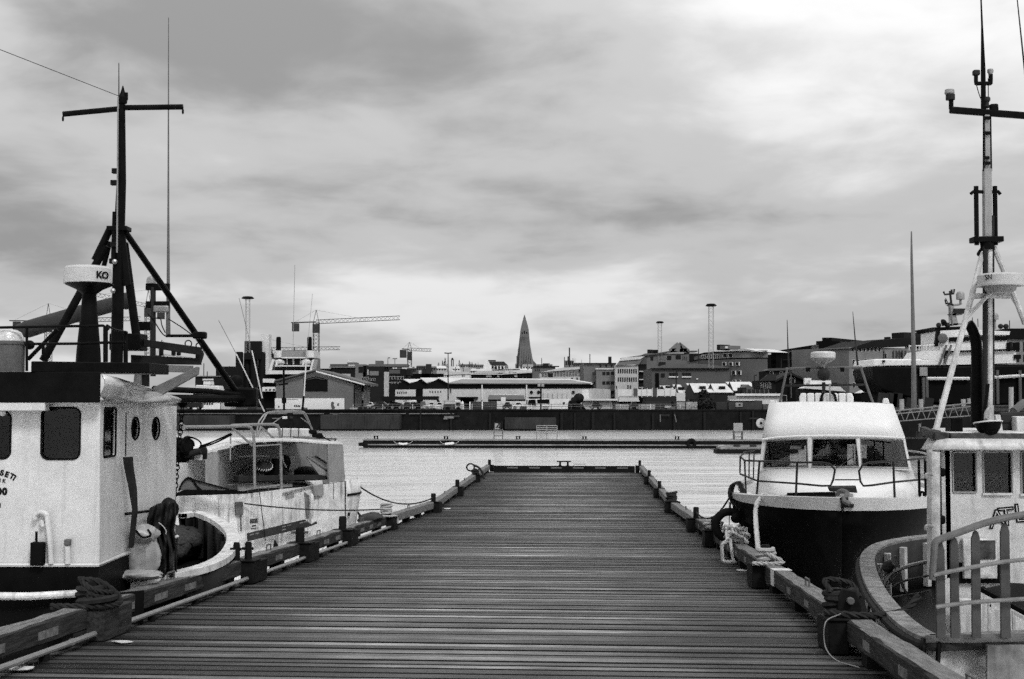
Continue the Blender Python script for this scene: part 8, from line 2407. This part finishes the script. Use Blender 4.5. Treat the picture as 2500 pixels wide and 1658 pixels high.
# --- cranes
M_CRANE = mat('crane steel', 0.04, 0.6, 0.3, 0.5)
def lattice(mb, a, b, wd, n, up, side, r):
    """square lattice truss"""
    up, side = V(up).normalized() * wd / 2, V(side).normalized() * wd / 2
    cs = [up + side, up - side, -up - side, -up + side]
    for c_ in cs:
        mb.bar(a + c_, b + c_, r, r)
    for i in range(n):
        p, q = a.lerp(b, i / n), a.lerp(b, (i + 1) / n)
        for j in range(4):
            c0, c1_ = cs[j], cs[(j + 1) % 4]
            mb.bar(p + c0, q + c1_, r * 0.7, r * 0.7)
def crane(label, Y, xm, yt, ys, yb, xc, yc, xj, yj, wd=1.8, tie=0.6):
    """xm mast column, yt apex, ys jib root, yb foot; xc,yc counter-jib end; xj,yj jib tip (all native pixels)"""
    th = thing('tower_crane', label, 'crane', P(xm, yb, Y), 'tower cranes')
    r = 0.14 * Y / 420
    wd = wd * Y / 420
    mb = MB(); lattice(mb, P(xm, yb, Y), P(xm, ys, Y), wd, max(6, int((yb - ys) / 9)), (0, 1, 0), (1, 0, 0), r); mb.build('mast', M_CRANE, th, smooth=0)
    mb = MB(); a, b = P(xm, ys, Y), P(xj, yj, Y); lattice(mb, a, b, wd * 0.7, max(8, int(abs(xj - xm) / 10)), (0, 0, 1), (0, 1, 0), r * 0.75); mb.build('jib', M_CRANE, th, smooth=0)
    c_ = P(xc, yc, Y)
    MB().bar(a, c_, wd * 0.6, r * 2.2).build('counter_jib', M_CRANE, th)
    MB().box(c_.lerp(a, 0.18) - V((0, 0, 1.6 * Y / 420)), (2.2 * Y / 420, 1.2, 2.6 * Y / 420)).build('counterweight', M_CRANE, th)
    t_ = P(xm, yt, Y)
    mb = MB()
    for s_ in (-1, 1):
        mb.bar(a + V((s_ * wd * 0.5, 0, 0)), t_, r, r)
    mb.build('apex_frame', M_CRANE, th)
    MB().bar(t_, a.lerp(b, tie), r * 0.35, r * 0.35).build('tie_rod', M_CRANE, th)
    MB().bar(t_, c_.lerp(a, 0.1), r * 0.35, r * 0.35).build('tie_rod', M_CRANE, th)
    MB().box(a - V((0, 0, 2.2 * Y / 420)) , (wd * 1.2, wd, 2.8 * Y / 420)).build('cab', M_CRANE, th)
crane('large tower crane with long jib above the gabled warehouse', 420, 772, 757, 786, 900, 711, 788, 976, 776)
crane('tower crane behind the white ferry funnels', 520, 658, 828, 853, 905, 609, 855, 830, 850, 1.5)
crane('tower crane at the left edge behind the tubular boom', 420, 118, 741, 784, 905, 24, 783, 342, 778)
crane('tower crane with its jib pointing left behind the black mast', 380, 362, 708, 747, 905, 400, 760, 230, 718, 1.8, 0.95)
crane('small tower crane on the skyline left of the hill trees', 700, 1000, 835, 853, 896, 981, 852, 1053, 855, 1.3)
crane('distant low tower crane jib left of the dark silos', 520, 395, 830, 868, 905, 380, 869, 470, 877, 1.2)
# --- floodlight masts and lamps
def floodmast(label, px, yt, yb, Y, hw, wd=1.2):
    th = thing('floodlight_mast', label, 'lamp mast', P(px, yb, Y), 'floodlight masts')
    mb = MB(); lattice(mb, P(px, yb, Y), P(px, yt + 2, Y), wd * 0.8, 15, (0, 1, 0), (1, 0, 0), 0.06); mb.build('lattice', M_GREYPAINT, th, smooth=0)
    c_ = P(px, yt, Y); w_ = hw * Y / FPX
    MB().lathe(c_, [(w_ * 0.6, 0.32), (w_ * 0.75, 0.25), (w_, -0.18), (w_ * 0.8, -0.3)], n=12).build('head_ring', M_BLACK, th)
floodmast('tall lattice floodlight mast above the dark silos', 605, 727, 862, 330, 16)
floodmast('tall lattice floodlight mast above the round-ended office', 1736, 745, 900, 300, 14, 1.3)
floodmast('shorter lattice floodlight mast above the slant-roofed office', 1611, 787, 900, 400, 10, 1.4)
def lamp(label, px, yt, yb, Y, arm=2.0, r=0.13, name='street_lamp', two=True, zf_=None, hd=0.25):
    th = thing(name, label, 'street lamp', P(px, yb, Y), 'street lamps')
    MB().tube([P(px, yb, Y), P(px, yt, Y)], [r, r * 0.6], 8).build('post', M_DARKGREY, th)
    t_ = P(px, yt, Y)
    for s_ in ((-1, 1) if two else (1,)):
        MB().prism([t_ + V((0, -0.3, 0)), t_ + V((s_ * arm, -0.3, 0.1 * arm)), t_ + V((s_ * arm, 0.3, 0.1 * arm)), t_ + V((0, 0.3, 0))], V((0, 0, hd))).build('lamp_head', M_DARKGREY, th)
lamp('double-armed lamp standing before the left end of the warehouse roof', 1094, 864, 977, 300, 0.85, 0.16)
lamp('small double-armed lamp above the dark offices', 964, 877, 908, 430, 0.75, 0.14)
lamp('curved lamp above the pale lattice column', 947, 875, 908, 420, 0.7, 0.14, two=False)
lamp('black lamp pole beside the rightmost white-roofed shed', 1842, 918, 985, 300, 0.6, 0.14, two=False)
lamp('thin lamp pole on the wall of the low grey hall', 1651, 908, 962, 300, 0.2, 0.18)
ld = thing('quay_floodlight', 'black pole with two square floodlights on the quay edge', 'street lamp', P(1320, 1006, 251.5), 'street lamps')
MB().tube([P(1320.5, 1008, 251.5), P(1320.5, 942, 251.5)], 0.17, 8).build('post', M_BLACK, ld)
for d in (-1, 1):
    MB().box(P(1320.5 + d * 4.4, 941, 251.4), (0.55, 0.4, 0.5)).build('lamp_head', M_GALV, ld, bev=0.05)
MB().bar(P(1314, 945, 251.5), P(1327, 945, 251.5), 0.12, 0.12).build('crossarm', M_BLACK, ld)
# --- vehicles and clutter on the quay
def car(label, px0, px1, Y, v, kind='car', grp='cars on the quay'):
    a, b_ = P(px0, 1000, Y), P(px1, 1000, Y)
    L = b_.x - a.x
    th = thing('parked_' + kind, label, 'car' if kind == 'car' else kind, V(((a.x + b_.x) / 2, Y + 0.9, ZQ)), grp)
    h = 1.45 if kind == 'car' else 2.1
    x = lambda f_: a.x + L * f_
    side = [(0, 0.35), (0.02, 0.75), (0.22, 0.9), (0.34, h), (0.72, h), (0.88, 0.95), (0.99, 0.85), (1, 0.35)] if kind == 'car' else [(0, 0.35), (0.0, 1.0), (0.08, 1.2), (0.2, h), (0.98, h), (1, 1.2), (1, 0.35)]
    m = mat('car paint %.2f' % v, v, 0.25, 0.05, 1)
    MB().prism([V((x(f_), Y, ZQ + z_)) for f_, z_ in side], V((0, 1.8, 0))).build('body', m, th, bev=0.06)
    gl_ = [(0.26, 0.95), (0.36, h - 0.1), (0.70, h - 0.1), (0.83, 0.98)] if kind == 'car' else [(0.1, 1.25), (0.21, h - 0.15), (0.5, h - 0.15), (0.5, 1.25)]
    MB().prism([V((x(f_), Y - 0.02, ZQ + z_)) for f_, z_ in gl_], V((0, 0.03, 0))).build('side_window', M_GLASSDARK, th, smooth=0)
    for f_ in (0.2, 0.8):
        for y_ in (0.0, 1.6):
            w_ = MB().lathe(V((x(f_), Y - 0.04 + y_, ZQ + 0.33)), [(0.33, 0), (0.33, 0.22)], (0, 1, 0), 14).build('wheel', M_RUBBER, th)
            if y_ == 0.0:
                MB().lathe(V((x(f_), Y - 0.06, ZQ + 0.33)), [(0.2, 0), (0.18, 0.05)], (0, 1, 0), 10).build('rim', M_GALV, w_)
    MB().box((x(0.01), Y + 0.3, ZQ + 0.68), (0.08, 0.3, 0.12)).build('headlight', M_WINF, th)
    MB().box((x(0.99), Y + 0.3, ZQ + 0.75), (0.08, 0.3, 0.12)).build('tail_light', M_DARKGREY, th)
    return th
car('dark car with pale roof line parked below the dark offices', 905, 948, 254, 0.02)
car('dark tall car parked under the long dark boom', 978, 1008, 256, 0.03)
car('white car parked between the machinery and the trailer', 1041, 1064, 257, 0.55)
car('second white car just left of the trailer', 1062, 1083, 255.5, 0.5)
car('small dark car left of the white coach', 1226, 1250, 254.5, 0.02)
car('white low car half hidden behind the quay edge by the coach', 1252, 1278, 253, 0.6)
car('dark van far left behind the chain', 452, 492, 256, 0.02, 'van')
car('pale car near the gabled warehouse foot', 895, 912, 262, 0.5)
car('dark car behind the pale fish tubs', 1535, 1560, 257, 0.03)
car('dark car beside the grey kiosk doors', 1440, 1470, 256, 0.02)
car('white car half behind the shed with the white roof', 1466, 1490, 262, 0.6)
co_ = thing('white_coach', 'white coach facing left on the quay beside the floodlight pole', 'bus', V((P(1314, 1000, 254).x, 255, ZQ)))
def zc(x, y, Y=254): return P(*z5(x, y), Y)
MB().prism([zc(x, y) for x, y in ((1655, 1120), (1655, 1060), (1672, 1008), (1900, 1003), (1902, 1140), (1660, 1140))], V((0, 2.4, 0))).build('body', mat('coach white', 0.6, 0.3, 0.08, 1, 0), co_, bev=0.1)
MB().prism([zc(x, y, 253.95) for x, y in ((1770, 1052), (1770, 1012), (1898, 1008), (1900, 1055))], V((0, 0.1, 0))).build('side_window', M_GLASSDARK, co_, smooth=0)
MB().prism([zc(x, y, 253.95) for x, y in ((1668, 1068), (1680, 1014), (1752, 1012), (1755, 1075))], V((0, 0.1, 0))).build('windscreen', M_GLASSDARK, co_, smooth=0)
for y in (1085, 1098, 1110):
    MB().prism([zc(x, yy, 253.95) for x, yy in ((1825, y), (1890, y), (1890, y + 5), (1825, y + 5))], V((0, 0.06, 0))).build('livery_line', M_DARKGREY, co_, smooth=0)
MB().prism([zc(x, y, 253.7) for x, y in ((1652, 1060), (1660, 1020), (1668, 1020), (1662, 1062))], V((0, 0.2, 0))).build('mirror', M_BLACK, co_)
for x in (1700, 1870):
    MB().lathe(zc(x, 1135, 253.95), [(0.45, 0), (0.45, 0.3)], (0, 1, 0), 14).build('wheel', M_RUBBER, co_)
def crate(name, label, cat, zf, x0, x1, y0, y1, Y, m, dep=2.4, grp='containers and tubs on the quay', ribs=0, ribm=None):
    a, b_ = P(*zf(x0, y0), Y), P(*zf(x1, y1), Y)
    zb_ = min(b_.z, ZQ + 0.02) if y1 is None else max(ZQ - 0.1, b_.z)
    th = thing(name, label, cat, V(((a.x + b_.x) / 2, Y + dep / 2, zb_)), grp)
    MB().par(V((a.x, Y, zb_)), V((b_.x - a.x, 0, 0)), V((0, dep, 0)), V((0, 0, a.z - zb_))).build('body', m, th, bev=0.05)
    for i in range(ribs):
        x = a.x + (b_.x - a.x) * (i + 0.5) / ribs
        MB().box((x, Y - 0.03, (a.z + zb_) / 2), (0.12, 0.08, a.z - zb_ - 0.2)).build('rib', ribm or m, th)
    return th
M_BOXD = mat('dark container', 0.04, 0.6, 0.3, 0.6)
M_TUB = mat('pale fish tub', 0.24, 0.7, 0.4, 1.0, 0, fine=0.4)
crate('shipping_container', 'dark container left of the second one, below the warehouse awning', 'container', z5, 1060, 1190, 1035, 1125, 253.5, M_BOXD, ribs=5)
crate('shipping_container', 'dark container right of its twin, beside the small dark car', 'container', z5, 1198, 1345, 1037, 1125, 253.5, M_BOXD, ribs=6)
for x, lab in ((1062, 'white marker post left of the twin dark containers'), (1192, 'white marker post between the twin dark containers')):
    o = MB().par(P(*z5(x - 4, 1165), 250.3), V((0.18, 0, 0)), V((0, 0.15, 0)), V((0, 0, 2.4))).build('marker_post', M_WINF); tag(o, lab, 'post', 'white marker posts')
tr = thing('covered_trailer', 'covered trailer with white rounded end before the warehouse corner', 'trailer', P(*z5(880, 1120), 254))
MB().prism([P(*z5(x, y), 254) for x, y in ((790, 1110), (908, 1110), (908, 1030), (790, 1025))], V((0, 2.2, 0))).build('box', M_BOXD, tr, bev=0.05)
MB().prism([P(*z5(x, y), 253.9) for x, y in ((796, 1062), (905, 1062), (905, 1034), (796, 1030))], V((0, 0.1, 0))).build('pale_panel', tone(0.3), tr, smooth=0)
MB().prism([P(*z5(x, y), 254) for x, y in ((908, 1110), (970, 1110), (975, 1060), (960, 1025), (930, 1015), (905, 1022))], V((0, 2.2, 0))).build('cab', mat('trailer white', 0.5, 0.4, 0.2, 1), tr, bev=0.08)
MB().prism([P(*z5(x, y), 253.9) for x, y in ((915, 1075), (962, 1075), (962, 1045), (918, 1042))], V((0, 0.1, 0))).build('cab_window', M_GLASSDARK, tr, smooth=0)
for x in (830, 940):
    MB().lathe(P(*z5(x, 1112), 253.9), [(0.45, 0), (0.45, 0.3)], (0, 1, 0), 12).build('wheel', M_RUBBER, tr)
tc_ = thing('mobile_crane', 'mobile crane with long dark folded boom in front of the dark offices', 'crane', P(*z5(420, 1110), 258))
MB().prism([P(*z5(x, y), 258) for x, y in ((120, 980), (735, 978), (740, 1000), (700, 1018), (250, 1016), (200, 1060), (130, 1010))], V((0, 1.0, 0))).build('boom', M_IRON, tc_)
MB().prism([P(*z5(x, y), 258.5) for x, y in ((200, 1110), (540, 1110), (535, 1060), (480, 1040), (330, 1050), (230, 1030))], V((0, 2.4, 0))).build('carrier', M_IRON, tc_, bev=0.1)
MB().prism([P(*z5(x, y), 258.3) for x, y in ((345, 1068), (400, 1068), (400, 1022), (362, 1025))], V((0, 0.3, 0))).build('cab_window', tone(0.45), tc_, smooth=0)
MB().prism([P(*z5(x, y), 260) for x, y in ((420, 1068), (500, 1068), (500, 1020), (425, 1028))], V((0, 1, 0))).build('white_body', tone(0.5), tc_, bev=0.1)
for x in (250, 330, 480):
    w_ = MB().lathe(P(*z5(x, 1095), 258.3), [(0.6, 0), (0.6, 0.4)], (0, 1, 0), 14).build('wheel', M_RUBBER, tc_)
    MB().lathe(P(*z5(x, 1095), 258.25), [(0.3, 0), (0.25, 0.1)], (0, 1, 0), 10).build('rim', M_GALV, w_)
MB().prism([P(*z5(x, y), 257.5) for x, y in ((535, 1112), (600, 1112), (590, 1030), (545, 1035))], V((0, 1.5, 0))).build('tarp_load', M_MIDGREY, tc_, bev=0.15)
MB().tube([P(*z5(715, 1000), 258), P(*z5(740, 1045), 258)], 0.25, 6).build('hook', M_IRON, tc_)
ld_ = thing('loader', 'black grab loader with raised round arm right of the coach', 'loader', P(*z5(2185, 1130), 254))
MB().prism([P(*z5(x, y), 254) for x, y in ((2095, 1120), (2275, 1120), (2260, 1085), (2240, 1060), (2160, 1030), (2110, 1020), (2098, 1050))], V((0, 2.2, 0))).build('body', M_IRON, ld_, bev=0.15)
MB().tube(smoothpath([P(*z5(2170, 1070), 254), P(*z5(2150, 1040), 254), P(*z5(2185, 1005), 254), P(*z5(2225, 985), 254), P(*z5(2235, 1010), 254)]), 0.6, 10).build('arm', M_IRON, ld_)
MB().ball(P(*z5(2205, 1000), 254.3), 1.05, 12).build('grab', M_IRON, ld_)
MB().prism([P(*z5(x, y), 254) for x, y in ((2120, 1020), (2135, 990), (2160, 985), (2160, 1030))], V((0, 1.2, 0))).build('cab', M_IRON, ld_, bev=0.1)
for x in (2125, 2245):
    MB().lathe(P(*z5(x, 1125), 253.8), [(0.7, 0), (0.7, 0.5)], (0, 1, 0), 14).build('wheel', M_RUBBER, ld_)
wh = Bld('white_low_store', 'low white store between coach and loader with one square window', 'shed', z5, 1900, 2100, 275, depth=8, group='sheds on the quay')
wh.block(1900, 2110, 1005, tone(0.5)); wh.rect(2040, 1040, 2060, 1060, 'window', M_WIN, 0.15)
wl = Bld('white_low_store', 'low white store wall behind the small dark car', 'shed', z5, 1345, 1660, 280, depth=8, group='sheds on the quay')
wl.block(1345, 1660, 1030, tone(0.42))
gs = Bld('garage_kiosk', 'grey kiosk with white roof and two shuttered doors', 'kiosk', z6, 100, 470, 262, depth=6, group='sheds on the quay')
gs.block(105, 460, 1022, tone(0.12)); gs.rect(95, 1005, 465, 1024, 'roof', M_WINF, 1.0, 6); gs.rect(105, 1030, 245, 1118, 'shutter', tone(0.32), 0.15); gs.rect(262, 1030, 408, 1118, 'shutter', tone(0.3), 0.15)
gs2 = Bld('white_roof_kiosk', 'small shed with bright sloping roof right of the shuttered kiosk', 'shed', z6, 475, 695, 268, depth=7, group='sheds on the quay')
gs2.block(485, 690, 1030, rooft(0.02)); gs2.body([(478, 1034), (692, 1034), (682, 992), (482, 992)], rooft(0.6), 'roof', 4, 0.4)
crate('fish_tub', 'pale stacked fish tub block left on the quay edge', 'tub', z6, 445, 580, 1060, 1180, 251.8, M_TUB, ribs=3)
crate('fish_tub', 'pale stacked fish tub block nearer the graffiti boards', 'tub', z6, 692, 858, 1060, 1180, 251.8, M_TUB, ribs=4)
crate('low_crate', 'low dark crate between the tubs and the graffiti boards', 'crate', z6, 870, 980, 1110, 1180, 252, M_BOXD)
hh_ = Bld('long_grey_store', 'long grey store behind the tubs and graffiti boards', 'shed', z6, 760, 1200, 272, depth=8, group='sheds on the quay')
hh_.block(765, 1260, 1030, tone(0.09)); hh_.rect(760, 985, 1200, 1030, 'upper_band', tone(0.07), -2, 4); hh_.rect(960, 1078, 1040, 1098, 'white_hood', M_WINF, 0.3)
M_GRAF = mat('graffiti board', 0.2, 0.7, 1.3, 2.5, 0, fine=0.5)
crate('graffiti_board', 'graffiti-covered board wall, slanted half next to the dark car', 'wall', z6, 1085, 1172, 1042, 1175, 252.2, M_GRAF, 0.3)
crate('graffiti_board', 'graffiti-covered board wall beside the bushy tree', 'wall', z6, 1182, 1302, 1038, 1178, 252.0, M_GRAF, 0.3)
dc = crate('dark_container', 'long dark container with a white notice right of the bushy tree', 'container', z6, 1630, 1985, 1022, 1180, 252.5, M_BOXD, ribs=0)
fD = Face(P(*z6(1630, 1100), 252.4), P(*z6(1985, 1100), 252.4))
mb = MB(); fD.rect(mb, *z6(1703, 1045), *z6(1775, 1090), 0.05, 0.1); mb.build('notice', M_GALV, dc, smooth=0)
mb = MB(); fD.rect(mb, *z6(1735, 1058), *z6(1755, 1078), 0.08, 0.1); mb.build('notice_picture', rooft(0.03), dc, smooth=0)
mb = MB(); fD.rect(mb, *z6(1640, 1016), *z6(1900, 1024), 0.1, 1.5); mb.build('top_edge', M_WINF, dc, smooth=0)
crate('pallet_stack', 'grey stack of pallets between the bushy tree and the dark container', 'pallets', z6, 1500, 1625, 1040, 1150, 253, tone(0.09), ribs=0)
cg = thing('wire_cage', 'small wire cage with a diagonal bar beside the bushy tree', 'cage', P(*z6(1500, 1178), 251.5))
for a_, c_ in (((1465, 1120), (1535, 1120)), ((1535, 1120), (1530, 1185)), ((1465, 1120), (1470, 1185)), ((1470, 1125), (1530, 1180)), ((1470, 1185), (1530, 1185))):
    MB().bar(P(*z6(*a_), 251.5), P(*z6(*c_), 251.5), 0.07, 0.07).build('bar', M_GALV, cg)
pe = thing('person', 'person in dark clothes standing on the quay near the graffiti boards', 'person', P(*z6(1038, 1150), 252.5))
q = P(*z6(1038, 1150), 252.5); q.z = ZQ
mb = MB()
for s_ in (-1, 1):
    mb.tube([q + V((s_ * 0.11, 0, 0)), q + V((s_ * 0.1, 0, 0.45)), q + V((s_ * 0.09, 0, 0.9))], [0.06, 0.08, 0.11], 8)
    mb.tube([q + V((s_ * 0.2, 0, 1.42)), q + V((s_ * 0.27, 0, 1.12)), q + V((s_ * 0.25, -0.12, 0.88))], [0.075, 0.06, 0.045], 8)
mb.tube([q + V((0, 0, 0.82)), q + V((0, 0, 1.1)), q + V((0, 0, 1.4)), q + V((0, 0, 1.5)), q + V((0, 0, 1.56))], [0.17, 0.16, 0.2, 0.1, 0.06], 10)
mb.ball(q + V((0, 0, 1.66)), 0.115, 10, 1.15)
mb.build('body', M_BLACK, pe)
# timber fenders and ladders breaking up the quay face
for k, px in enumerate((1612, 1647)):
    o = MB().bar(P(px, 1012, 249.3), P(px + (4 if k else 0), 1030, 249.3), 0.18, 0.18).build('quay_ladder', M_MIDGREY); tag(o, ['pale ladder end on the dark quay face below the fish tubs', 'slanting pale ladder end on the dark quay face'][k], 'ladder')

# smaller gear lying about on the quay
q = P(*z5(668, 1140), 252.5)
tag(lumpy(q.x, 252.5, ZQ + 0.35, 1.9, 0.9, 0.7, 41, 0.12, 14, 0.15).build('pale_net_heap', mat('pale net', 0.3, 0.9, 1.2, 3, 0.6, fine=0.8), smooth=50), 'pale heap of netting on the quay below the white cars', 'net')
q = P(*z5(985, 1140), 252.2)
tag(MB().lathe(V((q.x, 252.2, ZQ)), [(0.3, 0), (0.36, 0.5), (0.33, 1.0), (0.2, 1.5), (0.05, 1.7)], n=12).build('wrapped_buoy', M_WHITE_WORN), 'pale upright wrapped buoy beside the covered trailer', 'buoy')
for x0, x1, y0, y1, zf, v, lab in ((1950, 2030, 1272, 1305, z4, 0.25, 'pale crate at the foot of the gabled warehouse corner'), (2040, 2120, 1262, 1300, z4, 0.02, 'dark bin right of the pale crate by the warehouse corner'),
        (880, 960, 1268, 1300, z4, 0.03, 'dark bin far left near the black boom head'), (1600, 1660, 1085, 1140, z5, 0.05, 'dark fish box behind the low white car'), (1250, 1500, 1122, 1165, z5, 0.012, 'long black barge rail box in front of the small dark car'),
        (590, 680, 1120, 1165, z6, 0.03, 'dark box between the two pale tub stacks'), (985, 1070, 1095, 1170, z6, 0.1, 'grey bin beside the standing person'), (1320, 1420, 1130, 1180, z6, 0.04, 'dark box under the bushy tree'),
        (300, 430, 1110, 1165, z6, 0.05, 'dark low trailer bed before the shuttered kiosk'), (1990, 2060, 1060, 1140, z6, 0.08, 'grey cabinet right of the long dark container')):
    crate('quay_crate', lab, 'crate', zf, x0, x1, y0, y1, 252.4, mat('crate %.3f' % v, v, 0.7, 0.5, 1.2), 1.2, ribs=3)

# chimneys, vents and thin poles on the roofs
rg = random.Random(77)
for s_ in BLDS:
    for a, b in s_.walls[:2]:
        L_ = (b - a).length
        if L_ < 6: continue
        for k in range(min(4, int(L_ / 7) + 1)):
            q = a.lerp(b, rg.uniform(0.08, 0.92)) - s_.f.n * rg.uniform(2.5, 5)
            h = rg.uniform(0.8, 2.6); w_ = rg.uniform(0.6, 2.2)
            if rg.random() < 0.3:
                MB().tube([q - V((0, 0, 0.5)), q + V((0, 0, h * 2))], 0.12, 5).build('roof_pole', M_DARKGREY, s_.t)
            else:
                MB().box(q + V((0, 0, h / 2 - 0.3)), (w_, w_ * 0.8, h)).build('roof_vent', rg.choice((tone(0.05), tone(0.2), tone(0.4))), s_.t, smooth=0)
